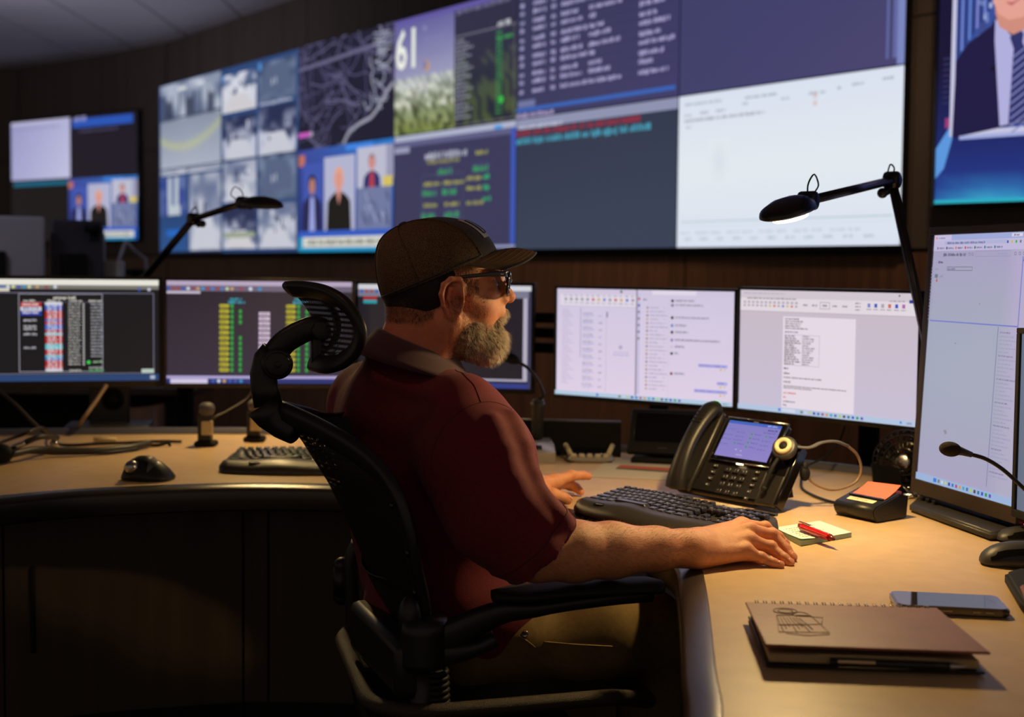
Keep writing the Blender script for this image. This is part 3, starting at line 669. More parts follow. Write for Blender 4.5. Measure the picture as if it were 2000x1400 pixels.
def scrD(cv):
    cv.grid(0, 0, 1, 1, 6, 6, lambda u, v: mix((206, 198, 222), (222, 206, 228), v)); cv.rect(0, 0, 1, .05, (206, 196, 220)); cv.rect(.02, .05, .468, .16, (222, 214, 228)); cv.rect(.02, .16, .468, .163, (170, 160, 180))
    for k in range(13): cv.words(.04 + k * .033, .055, .022, .012, (130, 124, 140), k); cv.rect(.045 + k * .033, .085, .06 + k * .033, .11, [(150, 144, 160), (110, 120, 200), (210, 170, 90), (200, 100, 90)][(k * 3) % 4 if k > 4 else 0]); cv.words(.04 + k * .033, .125, .022, .012, (140, 134, 150), k + 4)
    for k in range(34): cv.words(.035, .19 + k * .021, .035 + .035 * ((k * 5) % 4) / 3, .010, (176, 168, 196), k)
    cv.rect(.145, .18, .148, .64, (130, 126, 170)); cv.rect(.297, .19, .300, .95, (190, 180, 200)); cv.rect(.300, .21, .306, .26, (90, 86, 110))
    for k in range(11):
        y = .22 + k * .066
        cv.words(.16, y, .06, .014, (150, 140, 160), k); cv.words(.16, y + .02, .07, .012, (150, 150, 210), k + 3); cv.words(.16, y + .04, .05, .01, (190, 182, 204), k + 7); cv.words(.255, y + .022, .022, .012, (120, 110, 130) if k % 3 else (140, 140, 200), k)
    cv.disc(.385, .53, .02, (176, 166, 196)); cv.words(.345, .57, .09, .015, (180, 170, 196), 5); cv.words(.34, .595, .1, .012, (160, 160, 216), 6)
    cv.rect(.470, 0, .478, .965, (140, 130, 150)); cv.rect(.478, .03, .495, .95, (198, 190, 220))
    for k in range(7): cv.disc(.487, .08 + k * .06, .012, [(190, 90, 60), (70, 80, 190), (130, 124, 150)][min(k, 2)])
    cv.words(.51, .075, .03, .02, (100, 94, 120), 1); cv.rect(.56, .0, .80, .04, (222, 214, 230)); cv.disc(.385, .02, .012, (60, 90, 60))
    for k in range(22):
        y = .15 + k * .035; cv.disc(.535, y + .008, .010, [(150, 110, 120), (180, 150, 130), (110, 110, 140), (190, 160, 90)][k % 4]); cv.words(.55, y, .05 + .025 * (k % 3), .013, (160, 152, 176), k); cv.words(.625, y, .02, .012, (190, 182, 200), k)
    cv.rect(.655, .08, .657, .96, (196, 188, 208))
    for k, (v, w, c_) in enumerate([(.08, .1, (60, 50, 60)), (.12, .15, (130, 120, 140)), (.23, .18, (30, 40, 30)), (.30, .06, (120, 124, 190)), (.36, .07, (30, 50, 30)), (.43, .24, (130, 124, 180)), (.49, .05, (200, 190, 210)), (.55, .02, (60, 80, 60)), (.73, .05, (120, 60, 50))]):
        cv.disc(.675, v + .012, .014, c_); cv.rect(.688, v - .006, .70 + w, v + .026, (206, 196, 218)); cv.words(.692, v, w, .016, (140, 130, 152), k)
    for (v, w) in ((.64, .15), (.79, .05), (.865, .17)): cv.rect(.97 - w, v, .975, v + .03, (176, 172, 226)); cv.words(.975 - w, v + .006, w - .01, .016, (130, 126, 196), 3); cv.disc(.94, v + .045, .01, (210, 180, 90)); cv.disc(.96, v + .045, .01, (210, 190, 160))
    cv.rect(0, .962, 1, 1, (176, 200, 222)); cv.rect(.25, .968, .262, .992, (40, 110, 210)); taskbar(cv, .38, .98, 15, .010); cv.words(.955, .975, .03, .012, (120, 130, 150), 3)
monitor('white monitor nearest the man with mail and chat windows', (1085, 558), 3.42, (1441, 562), 3.12, .312, scrD, group=WG, bez=(.007, .007, .007, .012))
def scrE(cv):
    cv.grid(0, 0, 1, 1, 6, 6, lambda u, v: mix((200, 186, 196), (198, 190, 212), v)); cv.rect(0, 0, 1, .065, (208, 198, 208)); cv.rect(0, .065, 1, .17, (224, 214, 222)); cv.words(.04, .06, .3, .014, (130, 122, 130), 3); cv.words(.02, .02, .25, .012, (176, 166, 180), 4)
    for k in range(13): cv.rect(.02 + k * .026, .09, .035 + k * .026, .11, (180, 170, 184)); cv.rect(.02 + k * .026, .12, .034 + k * .026, .135, [(170, 160, 176), (90, 120, 200), (210, 180, 90), (200, 110, 90)][k % 4 if k > 5 else 0])
    cv.frame(.475, .085, .53, .14, .004, (150, 140, 150))
    for u in (.38, .43, .49, .545, .6): cv.words(u, .105, .03, .016, (120, 118, 140), 4)
    for k, c_ in enumerate([(120, 130, 190), (60, 90, 180), (170, 160, 180), (206, 110, 90), (60, 80, 190), (170, 100, 170)]): cv.rect(.735 + k * .036, .085, .750 + k * .036, .115, c_); cv.words(.73 + k * .036, .125, .026, .01, (130, 120, 140), k)
    for k in range(3): cv.words(.67, .08 + k * .025, .03, .012, (120, 110, 130), k)
    cv.rect(.95, .05, .99, .075, (40, 60, 150)); cv.words(.85, .055, .08, .014, (150, 140, 160), 2); cv.disc(.90, .02, .008, (110, 100, 110)); cv.rect(0, .175, 1, .178, (180, 170, 180))
    cv.grid(.265, .21, .675, .955, 4, 6, lambda u, v: (228, 216, 228))
    for k in range(5): cv.words(.277, .222 + k * .019, .085 + .02 * ((k * 3) % 4) / 3 + (.05 if k == 4 else 0), .013, (96, 86, 96), k)
    cv.words(.277, .328, .08, .013, (96, 90, 130), 9)
    cv.frame(.276, .355, .478, .605, .0025, (150, 140, 150)); cv.rect(.379, .355, .381, .605, (170, 160, 170))
    for k in range(13): y = .36 + k * .0188; cv.words(.279, y, .06 + .035 * ((k * 5) % 4) / 3, .014, (60, 54, 64), k, 1); cv.words(.384, y, .04 + .03 * ((k * 3) % 4) / 3, .012, (110, 100, 112), k); cv.rect(.278, y + .0165, .477, y + .017, (184, 174, 184))
    for (v, w, c_) in ((.625, .03, (50, 40, 50)), (.665, .04, (80, 70, 80)), (.735, .045, (90, 80, 90)), (.825, .075, (206, 90, 70)), (.86, .02, (210, 110, 90)), (.895, .07, (80, 70, 80)), (.925, .02, (80, 70, 80))): cv.words(.277, v, w, .015, c_, 7, 1)
    cv.words(.277, .70, .22, .012, (96, 88, 96), 3); cv.words(.277, .77, .36, .011, (96, 88, 96), 4); cv.words(.277, .785, .17, .011, (96, 88, 96), 5)
    cv.rect(0, .957, 1, 1, (178, 196, 222)); cv.rect(.25, .964, .262, .988, (40, 110, 210)); cv.rect(.27, .962, .35, .99, (206, 212, 232)); taskbar(cv, .38, .978, 15, .010); cv.rect(.92, .968, .93, .986, (60, 140, 210)); cv.words(.955, .97, .03, .016, (120, 130, 150), 3)
monitor('white monitor left of the tall portrait one showing a text document', (1443, 560), 3.06, (1803, 571), 2.70, .312, scrE, group=WG, bez=(.007, .007, .007, .010))
def scrF(cv):
    cv.grid(0, 0, 1, 1, 8, 16, lambda u, v: mix((166, 158, 192), (160, 166, 186), sin(v * 3)) if u < .8 else mix((176, 166, 200), (170, 168, 192), v))
    cv.rect(0, 0, 1, .022, (158, 168, 214)); cv.rect(0, 0, .19, .022, (196, 188, 222)); cv.rect(0, .022, 1, .064, (190, 182, 216)); cv.rect(.12, .026, .76, .040, (172, 176, 214)); cv.words(.15, .029, .4, .009, (90, 92, 130), 3)
    cv.rect(.02, .007, .035, .017, (230, 120, 50)); cv.words(.05, .009, .07, .007, (120, 110, 140), 3); cv.rect(.80, .004, .90, .016, (214, 206, 230)); cv.words(.82, .007, .06, .007, (60, 60, 90), 3)
    for k, c_ in enumerate([(120, 110, 140), (60, 60, 80), (220, 110, 50), (200, 60, 40), (60, 110, 80), (50, 120, 150), (50, 120, 150)]): cv.rect(.04 + k * .10, .048, .055 + k * .10, .058, c_); cv.words(.065 + k * .10, .050, .06, .007, (100, 94, 120), k)
    for k, c_ in enumerate([(50, 80, 160), (200, 180, 60), (40, 170, 60), (120, 110, 140), (110, 100, 130), (150, 30, 60)]): cv.rect(.76 + k * .04, .030, .775 + k * .04, .040, c_)
    cv.words(.12, .074, .25, .012, (84, 80, 100), 8, 1); cv.frame(.46, .067, .80, .089, .0012, (140, 132, 160)); cv.words(.68, .076, .1, .006, (140, 150, 190), 3)
    for u in (.39, .42, .84, .88, .92): cv.frame(u, .074, u + .018, .085, .0015, (110, 100, 130))
    cv.words(.07, .105, .06, .010, (70, 64, 84), 2, 1); cv.rect(.02, .120, .985, .1215, (170, 160, 186)); cv.words(.93, .098, .03, .012, (50, 46, 60), 3); cv.words(.04, .134, .04, .007, (140, 130, 150), 3)
    cv.frame(.17, .128, .44, .144, .0022, (96, 104, 110)); cv.words(.18, .133, .08, .008, (110, 100, 150), 2); cv.rect(.04, .158, .075, .173, (100, 120, 140)); cv.frame(.09, .158, .14, .172, .001, (150, 142, 170)); cv.words(.10, .163, .03, .006, (120, 110, 130), 5); cv.poly([(.065, .172), (.058, .186), (.075, .186)], (190, 60, 30)); cv.disc(.066, .186, .004, (190, 60, 30))
    cv.rect(.022, .345, .925, .350, (110, 120, 196)); cv.rect(.92, .09, .928, .35, (110, 120, 196))
    cv.rect(.738, .353, .744, .955, (120, 120, 160))
    for k in range(17): cv.words(0, .13 + k * .013, .035, .006, (150, 142, 176), k)
    for k in range(38): cv.words(.765, .37 + k * .0145, .10 + .08 * ((k * 7) % 5) / 4, .006, (150, 148, 182) if k % 6 else (120, 110, 150), k)
    cv.disc(.33, .43, .0025, (80, 76, 90)); cv.disc(.55, .27, .0022, (80, 76, 90)); cv.poly([(.27, .78), (.30, .775), (.31, .79), (.29, .795)], (136, 138, 150))
    cv.rect(0, .972, 1, 1, (150, 176, 214)); cv.rect(.2, .977, .235, .993, (50, 120, 210)); taskbar(cv, .25, .985, 15, .0065, .038)
tF, wF = monitor('tall portrait monitor near the right edge on a flat black base', (1820, 445), 2.54, (2034, 430), 2.21, .547, scrF, tilt=radians(-3.0), bez=(.014, .016, .016, .030), frame='bezel_warm', depth=.03, arm=0)
bl = tF.matrix_basis @ V((0, 0, -.565)); br = tF.matrix_basis @ V((wF, 0, -.565)); 
mb = MB(); fp = [D(1776, 1000), D(1932, 1057), D(1968, 1056), D(2040, 1026), D(1850, 968), D(1800, 978)]
mb.prism([(p.x, p.y) for p in fp], .7505, .768, bev=.004); obj('stand_base', mb, 'dark_grey_plastic', tF, world=True)
c_ = (bl + br) / 2 + V((.10, .04, 0)); mb = MB(); mb.tube([(c_.x, c_.y, .766), (c_.x + .01, c_.y + .01, 1.1)], .024, 20); mb.disc_cyl((c_.x, c_.y, .772), (0, 0, 1), .055, .012, .004); obj('stand_column', mb, 'dark_grey_plastic', tF, world=True)
mb = MB()
for k in range(4): mb.box((.018 + k * .022, -.004, -.565 + .012), (.010, .006, .006), bev=.0015)
obj('buttons', mb, 'matte_black', tF)
def scrG(cv): cv.rect(0, 0, 1, 1, (96, 108, 130))
monitor('monitor cut off by the right edge of the photo behind the microphone neck', (1991, 640), 2.20, (2180, 590), 1.95, .34, scrG, frame='matte_black')
# ================================================================ jointed task lamps
mat('lamp_black', rgb(30, 26, 30), .28, spec=.55)
mat('lamp_glow', (.9, .8, .6), .4, emit=(1, .74, .36), estr=9)
def task_lamp(label, base, elbow, head, tip, gz=.0155):
    base, elbow, head, tip = map(V, (base, elbow, head, tip))
    t = thing('task_lamp', label, 'desk lamp', base, group='jointed black task lamps')
    mb = MB(); mb.disc_cyl(base + V((0, 0, .012)), (0, 0, 1), .055, .024, .006); mb.disc_cyl(base + V((0, 0, .04)), (0, 0, 1), .022, .05, .004); obj('base', mb, 'lamp_black', t, world=True)
    for nm, a, b in (('lower_arm', base + V((0, 0, .05)), elbow), ('upper_arm', elbow, head)):
        d = (b - a); L = d.length; q = d.to_track_quat('Z', 'Y').to_matrix().to_4x4(); side = V((0, 0, 1)).cross(d.normalized()); side.normalize()
        mb = MB()
        for s in (-1, 1): mb.tube([a + side * .007 * s, b + side * .007 * s], .007, 10)
        mb.tube([a, b], .009, 10, flat=1.0); mb.disc_cyl(a, side, .016, .026, .004)
        obj(nm, mb, 'lamp_black', t, world=True)
    d = (head - elbow).normalized(); side = V((0, 0, 1)).cross(d).normalized()
    mb = MB(); mb.disc_cyl(elbow, side, .019, .032, .005); mb.tube([elbow, elbow + d * .03 - V((0, 0, .022)), elbow + d * .055 - V((0, 0, .02))], .008, 10); mb.ell(elbow + d * .052 - V((0, 0, .022)), .011); mb.tube(smoothpath([elbow + V((0, 0, .008)), elbow - d * .012 + V((0, 0, .024)), elbow + d * .012 + V((0, 0, .034)), elbow + d * .03 + V((0, 0, .012))], 6), .0018, 6)
    obj('elbow_joint', mb, 'lamp_black', t, world=True)
    # shade: a tapered almond shell from the pivot to the tip
    ax = (tip - head); L = ax.length; ax.normalize(); sd = V((0, 0, 1)).cross(ax).normalized(); up = ax.cross(sd).normalized()
    if up.z < 0: up = -up
    mb = MB(); mb.disc_cyl(head, sd, .018, .034, .004); mb.tube([head, head + ax * .03 - up * .004], .015, 12)
    mb.tube(smoothpath([head + up * .006, head - ax * .006 + up * .030, head - ax * .035 + up * .044, head - ax * .05 + up * .022, head - ax * .03 + up * .01], 6), .0016, 6)
    obj('pivot', mb, 'lamp_black', t, world=True)
    mb = MB(); rings = []; n = 24
    for s_, w_, h_ in ((.03, .018, .016), (.16, .030, .022), (.32, .038, .026), (.55, .041, .027), (.78, .034, .022), (.92, .021, .014), (.99, .007, .005)):
        c = head + ax * (L * (s_)) - up * .006
        rings.append([c + sd * w_ * cos(q) + up * (h_ * sin(q) * (1.0 if sin(q) > 0 else .35)) for q in [2 * pi * k / n for k in range(n)]])
    mb.loft(rings); obj('shade', mb, 'lamp_black', t, world=True)
    c = head + ax * L * .45 - up * gz; mb = MB(); mb.loft([[c + ax * (L * .30 * cos(q)) * 1.0 * k + sd * .026 * sin(q) * k - up * z for q in [2 * pi * i / 24 for i in range(24)]] for k, z in ((1.0, -.004), (1.0, .003), (.96, .0045))]); obj('diffuser', mb, 'lamp_glow', t, world=True, label='warm strip light under the shade')
    return c - up * .012, -up
LR, nR = task_lamp('black task lamp over the right desk, warm strip lit under its shade', D(1862, 966) + V((0, 0, .001)), P(1742, 352, 2.63), P(1578, 392, 2.30), P(1497, 424, 2.17))
rb = P(262, 600, 3.79); LL, nL = task_lamp('black task lamp seen against the left camera pictures', (rb.x, rb.y, 1.108), P(378, 428, 3.66), P(475, 396, 3.46), P(550, 399, 3.38), .003)
# ================================================================ things on the desk
def fr(ax, ay, bx, by, z=DZ):
    a, b = D(ax, ay, z), D(bx, by, z); return a, math.atan2(b.y - a.y, b.x - a.x), (b - a).length
mat('key_black', rgb(40, 40, 46), .26, spec=.7); mat('key_side', rgb(20, 26, 44), .35); mat('key_print', rgb(165, 165, 170), .5)
mat('kb_body', rgb(50, 46, 44), .40, spec=.5, bump=(900, .1)); mat('led_green', rgb(30, 200, 80), .4, emit=rgb(30, 210, 90), estr=.9)
def keyboard(label, loc, ang, L, Dp, legends=True, logo=None, tilt=.0):
    t = thing('keyboard', label, 'keyboard', loc, ang, group='wave-shaped black keyboards')
    mb = MB(); nx, ny = 56, 26; grid = []
    def hgt(u, v):                                    # surface height over the desk, v from front to back
        h = interp(v, [0, .04, .14, .30, .36, .95, 1], [.006, .016, .026, .027, .019, .030, .012])
        h += .006 * math.exp(-((u - .33) / .12) ** 2) * (1 - abs(v - .3)) ; return h * min(1, (min(u, 1 - u) / .035 + .25) ** .5)
    def pos(u, v):
        x = L * u; c = .0
        y0 = .020 * math.cos((u - .38) * 2 * pi) * .5 - .006 * sin(u * pi); y0 = -.012 * sin(u * 2.6 + .3) + .018 * abs(2 * u - 1) ** 3
        y1 = Dp + .016 * sin(u * pi) - .03 * abs(2 * u - 1) ** 6
        y = y0 + (y1 - y0) * v
        s = .018 * (abs(2 * v - 1) ** 5); x = x * (1 - 2 * s / L) + s
        return x, y
    for j in range(ny + 1):
        for i in range(nx + 1):
            x, y = pos(i / nx, j / ny); grid.append((x, y, hgt(i / nx, j / ny)))
    fs = [[j * (nx + 1) + i, j * (nx + 1) + i + 1, (j + 1) * (nx + 1) + i + 1, (j + 1) * (nx + 1) + i] for j in range(ny) for i in range(nx)]
    o = len(grid); low = [(x, y, .003) for x, y, z in grid]; grid += low
    rim = [i for i in range(nx + 1)] + [j * (nx + 1) + nx for j in range(1, ny + 1)] + [ny * (nx + 1) + i for i in range(nx - 1, -1, -1)] + [j * (nx + 1) for j in range(ny - 1, 0, -1)]
    for a, b in zip(rim, rim[1:] + rim[:1]): fs.append([a, a + o, b + o, b])
    fs += [[q + o for q in f[::-1]] for f in fs[:nx * ny]]
    mb.add(grid, fs, True); obj('body', mb, 'kb_body', t, edge=radians(60))
    U = (L - .045) / 22.7; R = Dp * .60 / 5.7
    cache = {}
    def key(x, v_row, w, txt, small=False):
        u = (x + w * U / 2) / L; dwave = .006 * math.exp(-((u - .33) / .12) ** 2)
        y = Dp * .355 + (5 - v_row) * R * .98 - .012 * sin(u * 2.6 + .3) * .6 - .004; h = hgt(u, .40 + (5 - v_row) * .105) + .003
        kd = R * (.62 if small else .86); kw = w * U - .0022
        kk = (round(kw, 4), small, txt if legends else '')
        if kk not in cache:
            m_ = MB(); m_.m = 0; m_.box((0, 0, .0), (kw, kd, .009), bev=.0016, seg=2, taper=.84)
            if legends and txt: m_.m = 1; m_.text(txt, R * (.42 if len(txt) < 2 else .26), Matrix.Translation((-kw * .18, kd * .12, .0048)))
            cache[kk] = m_.mesh('key'); [cache[kk].materials.append(MATS[q]) for q in ('key_black', 'key_print')]
        k = bpy.data.objects.new('key', cache[kk]); COL.objects.link(k); k.parent = t; k.location = (x + w * U / 2, y, h + .002)
        k.rotation_euler = (radians(3), 0, 0)
    x0 = .022
    for i in range(13): key(x0 + (i * 1.12 + .1) * U, 0, .95, 'F%d' % i if i else 'esc', True)
    for r_, row in ((1, '`1234567890-='), (2, 'QWERTYUIOP[]'), (3, "ASDFGHJKL;'"), (4, 'ZXCVBNM,./')):
        st = {1: 0, 2: 1.5, 3: 1.8, 4: 2.3}[r_]
        if st: key(x0, r_, st, {2: 'tab', 3: 'caps', 4: 'shift'}[r_])
        for i, c in enumerate(row): key(x0 + (st + i) * U, r_, 1, c)
        e = st + len(row); key(x0 + e * U, r_, 15 - e, {1: 'back', 2: '\\', 3: 'enter', 4: 'shift'}[r_])
    for a, w_, c in ((0, 1.5, 'ctrl'), (1.5, 1.3, ''), (2.8, 1.3, 'alt'), (4.1, 5.4, ''), (9.5, 1.3, 'alt'), (10.8, 1.3, ''), (12.1, 1.3, ''), (13.4, 1.6, 'ctrl')): key(x0 + a * U, 5, w_, c)
    for r_ in (1, 2):
        for i, c in enumerate((('ins', 'home', 'pg'), ('del', 'end', 'pg'))[r_ - 1]): key(x0 + (15.35 + i) * U, r_, 1, c)
    key(x0 + 16.35 * U, 4, 1, ''); [key(x0 + (15.35 + i) * U, 5, 1, '') for i in range(3)]
    for r_, row in ((1, 'N/*-'), (2, '789'), (3, '456'), (4, '123')):
        for i, c in enumerate(row): key(x0 + (18.65 + i) * U, r_, 1, c)
    key(x0 + 18.65 * U, 5, 2, '0'); key(x0 + 20.65 * U, 5, 1, '.'); key(x0 + 21.65 * U, 2.5, 1, '+'); key(x0 + 21.65 * U, 4.5, 1, 'ent')
    for i in range(4): mb = MB(); mb.box((x0 + (18.4 + i * 1.1) * U, Dp * .93, hgt(.9, .93) + .001), (U * .9, R * .5, .005), bev=.001); obj('media_button', mb, 'dark_grey_plastic', t)
    for i in range(3): mb = MB(); mb.box((x0 + (5.2 + i * 1.6) * U, Dp * 1.02, hgt(.4, .97) + .004), (U * 1.3, R * .6, .005), bev=.001); obj('media_button', mb, 'dark_grey_plastic', t)
    for i in range(2): mb = MB(); mb.box((x0 + (13.2 + i * 2.3) * U, Dp * 1.0, hgt(.6, .97) + .004), (U * 2.0, R * .9, .005), bev=.001); obj('media_button', mb, 'cream_plastic', t)
    if logo:
        mb = MB(); mb.m = 0; mb.prism([(.015 * cos(q), .0055 * sin(q)) for q in [2 * pi * i / 20 for i in range(20)]], 0, .0015); mb.m = 1; mb.text(logo, .006, Matrix.Translation((0, 0, .0019)))
        T = Matrix.Translation((L * .20, Dp * .10, hgt(.2, .10) + .0012)) @ Matrix.Rotation(radians(14), 4, 'X'); mb.v = [tuple(T @ V(p)) for p in mb.v]; obj('logo_badge', mb, ['gloss_black', 'key_print'], t)
    return t
a, an, l_ = fr(1098, 1000, 1318, 1050)
keyboard('black wave keyboard between the man\'s two hands', a, an + radians(2), .418, .19, True, 'logitech')
a, an, l_ = fr(418, 927, 650, 928)
keyboard('black wave keyboard on the left desk, partly behind the chair', a + V((.0, .0, 0)), an, .45, .215, False, 'logitech')

# ---------------------------------------------------------------- desk phone with headset station
mat('phone_body', rgb(30, 27, 25), .36, spec=.5, bump=(700, .06)); mat('phone_screen_edge', rgb(10, 10, 11), .08)
O = D(1512, 1003); ux = (D(1430, 832 + 0, .75) - O); 
th = radians(131); ph_w, ph_h = .305, .215
t = thing('desk_phone', 'black office telephone with lit touch screen and handset on its left', 'telephone', O, th + pi)
t.scale = (.875, .875, .875); t.location.z += .010
# local: +x to the viewer's right along the face (towards O), face leans back along -y... built with origin at right foot
LN = radians(36); Rf = Matrix.Rotation(pi / 2 - LN, 4, 'X')          # face frame: x right, y up the slope, z outwards
Tf = Rf
def face(mb): mb.M = Tf; return mb
mb = face(MB()); mb.box((-(ph_w + .060) / 2, ph_h / 2 + .004, -.013), (ph_w - .060, ph_h, .022), bev=.006); obj('body', mb, 'phone_body', t)
mb = MB(); mb.prism([(.005, .012), (.10, .012), (.085, .06), (.02, .03)], -ph_w + .03, -.02, M=Matrix.Rotation(pi / 2, 4, 'Z') @ Matrix.Rotation(pi / 2, 4, 'X')); obj('foot', mb, 'matte_black', t)
SX0, SX1 = -.225, -.068
mb = face(MB()); mb.box(((SX0 + SX1) / 2, .157, .001), (SX1 - SX0 + .022, .118, .012), bev=.003); so = obj('screen_frame', mb, 'phone_screen_edge', t)
mb = face(MB()); mb.tube([(SX0 - .012, .097, .006), (SX1 + .012, .097, .006)], .0022, 8); mb.tube([(SX0 - .012, .2175, .004), (SX1 + .012, .2175, .004)], .0022, 8); mb.tube([(SX1 + .012, .13, .004), (SX1 + .012, .2175, .004)], .003, 8); obj('chrome_trim', mb, 'chrome', so)
cv = Canvas(SX1 - SX0, .100); cv.grid(0, 0, 1, 1, 6, 6, lambda u, v: mix((124, 120, 190), (138, 126, 196), v)); cv.rect(0, 0, 1, .08, (58, 96, 186)); cv.words(.74, .02, .2, .04, (170, 180, 230), 3); cv.words(.78, .13, .18, .05, (60, 56, 120), 4); cv.words(.72, .21, .22, .04, (96, 90, 160), 5)
for (u, v) in ((.52, .31), (.52, .43), (.52, .55), (.52, .67), (.28, .61), (.80, .33)): cv.disc(u, v, .028, (50, 150, 40)); cv.words(u + .05, v - .02, .13, .04, (104, 98, 170), 3)
for (u, v) in ((.08, .24), (.06, .40), (.06, .52), (.06, .66), (.28, .3), (.28, .42), (.28, .52), (.8, .46), (.8, .58), (.78, .7)): cv.disc(u - .03, v, .02, (104, 100, 170)); cv.words(u, v - .02, .12, .04, (112, 106, 176), 7)
cv.disc(.36, .78, .02, (190, 180, 220)); cv.disc(.46, .8, .02, (190, 180, 220)); cv.words(.4, .9, .12, .03, (190, 180, 220), 7)
o = obj('screen', cv.mb, 'screen', t); o.matrix_basis = Tf @ Matrix.Translation((SX0, .208, .0075)) @ Matrix.Rotation(-pi / 2, 4, 'X')
mb = face(MB()); mb.text('cisco', .008, Matrix.Translation(((SX0 + SX1) / 2, .2115, .0075)) ); obj('logo', mb, 'silver_plastic', t)
mb = face(MB()); mb.box(((SX0 + SX1) / 2 + .005, .094, .0055), (.020, .0026, .003), bev=.001); obj('lit_bar', mb, 'lamp_glow', t, label='bright golden bar below the screen')
bk = 0
for r_, row in enumerate(('123', '456', '789', '*0#')):
    for i, c in enumerate(row):
        mb = face(MB()); mb.m = 0; x = -.172 + i * .0245; y = .077 - r_ * .0195; mb.box((x, y, .0005), (.017, .0115, .006), bev=.002); mb.m = 1; mb.text(c, .0075, Matrix.Translation((x, y, .0038))); obj('key', mb, ['key_black', 'key_print'], t)
for x, n_ in ((-.212, 4), (-.086, 5)):
    for r_ in range(n_):
        mb = face(MB()); mb.m = 0; y = .082 - r_ * .0175; mb.box((x, y, .0005), (.014, .009, .006), bev=.002); mb.m = 1; mb.box((x, y, .0036), (.005, .003, .0004)); obj('key', mb, ['key_black', 'led_red' if False else 'key_print'], t)
# handset in its cradle on the left
hx = -.278
hs = thing('handset_root', 'x', 'x'); bpy.data.objects.remove(hs)
mb = face(MB()); pth = smoothpath([(hx, -.006, .022), (hx, .02, .036), (hx, .07, .048), (hx, .12, .050), (hx, .175, .044), (hx, .215, .032), (hx, .225, .018)], 6)
n = 16; rings = []
for i, p in enumerate(pth):
    s_ = i / (len(pth) - 1); w_ = .026 + .004 * cos(s_ * 2 * pi); h_ = .015 + .010 * abs(2 * s_ - 1) ** 3
    if i in (0, len(pth) - 1): w_ *= .5; h_ *= .5
    a_ = pth[min(i + 1, len(pth) - 1)] - pth[max(0, i - 1)]; a_.normalize(); up = V((1, 0, 0)).cross(a_)
    rings.append([p + V((1, 0, 0)) * w_ * cos(q) + up * h_ * sin(q) for q in [2 * pi * k / n for k in range(n)]])
mb.loft(rings); hd = obj('handset', mb, 'black_plastic', t)
mb = face(MB()); mb.box((hx + .0, .243, .024), (.022, .008, .010), bev=.003); obj('light', mb, 'led_green', hd, label='green message light')
mb = face(MB())
for k in range(4): mb.box((hx, .165 + k * .011, .063 - k * .0030 - .001), (.030, .004, .002), bev=.0008)
obj('speaker_slots', mb, 'matte_black', hd)
mb = face(MB()); mb.box((hx, .115, .004), (.056, .225, .018), bev=.008); obj('cradle', mb, 'phone_body', t)
# headset charging station bolted to the right of the phone
mb = face(MB()); mb.box((-.028, .085, .0), (.056, .168, .018), bev=.005); st = obj('headset_dock', mb, 'phone_body', t)
mb = face(MB()); mb.box((-.028, .122, .0095), (.052, .085, .002), bev=.0008); mb.box((.004, .085, -.006), (.010, .16, .030), bev=.003); obj('gloss_panel', mb, 'gloss_black', st)
M = t.matrix_basis @ Tf
ec = M @ V((-.016, .140, .032))
h = thing('headset', 'single-ear office headset with thin band hanging at the phone\'s right', 'headset', ec)
nrm = (M.to_3x3() @ V((.2, 0, 1))).normalized()
mb = MB(); mb.disc_cyl(ec, nrm, .026, .016, .005); cup = obj('earpiece', mb, 'dark_grey_plastic', h, world=True)
mb = MB(); mb.torus(ec + nrm * .010, nrm, .0135, .0052, 28, 10); obj('ear_ring', mb, 'cream_plastic', cup, world=True); mb = MB(); mb.disc_cyl(ec + nrm * .009, nrm, .010, .004); obj('ear_center', mb, 'matte_black', cup, world=True)
b0 = M @ V((-.019, .130, .030)); b1 = M @ V((-.032, .035, .022)); mb = MB(); mb.tube(smoothpath([b0, (b0 + b1) / 2 + nrm * .008, b1], 6), .0042, 8); mb.ell(b1, .0065); obj('boom', mb, 'matte_black', h, world=True)
Yb = ec.y
bp = [ec + V((.012, 0, .004))] + [P(x, y, Yb + d) for x, y, d in [(1580, 874, .0), (1605, 864, .01), (1632, 862, .02), (1655, 870, .03)]]
mb = MB(); mb.tube(smoothpath(bp, 6), .0065, 8, flat=.45); mat('band_tan', rgb(150, 122, 92), .4); obj('band_pad', mb, 'grey_plastic', h, world=True)
bp = [P(x, y, Yb + d) for x, y, d in [(1655, 870, .03), (1674, 888, .05), (1682, 915, .06), (1674, 938, .06), (1650, 952, .05), (1620, 956, .03), (1590, 944, .02), (1572, 925, .01)]]
mb = MB(); mb.tube(smoothpath(bp, 6), .0028, 8); obj('band', mb, 'band_tan', h, world=True)
mb = MB(); mb.ell(bp[-1], (.011, .008, .015)); mb.tube([bp[-1], bp[-1] + V((.0, .0, .024))], .006); obj('temple_pad', mb, 'matte_black', h, world=True)
mat('cable_black', rgb(22, 20, 20), .5)
def cable(label, pts, r=.003, name='cable', m='cable_black', z=None):
    mb = MB(); mb.tube(smoothpath(pts, 8), r, 7); return base_of(mb, name, m, label, 'cable', pts[0])
cable('black cable from the phone to the note dispenser', [D(1562, 912, .80), D(1566, 925, .77), D(1566, 952, .754), D(1590, 968, .754), D(1625, 980, .754), D(1652, 984, .756)])
cable('black cable hanging behind the phone under the right document monitor', [P(1650, 832, 2.94), P(1640, 860, 2.93), P(1615, 890, 2.9), P(1585, 905, 2.85), P(1560, 918, 2.8)], .0025)

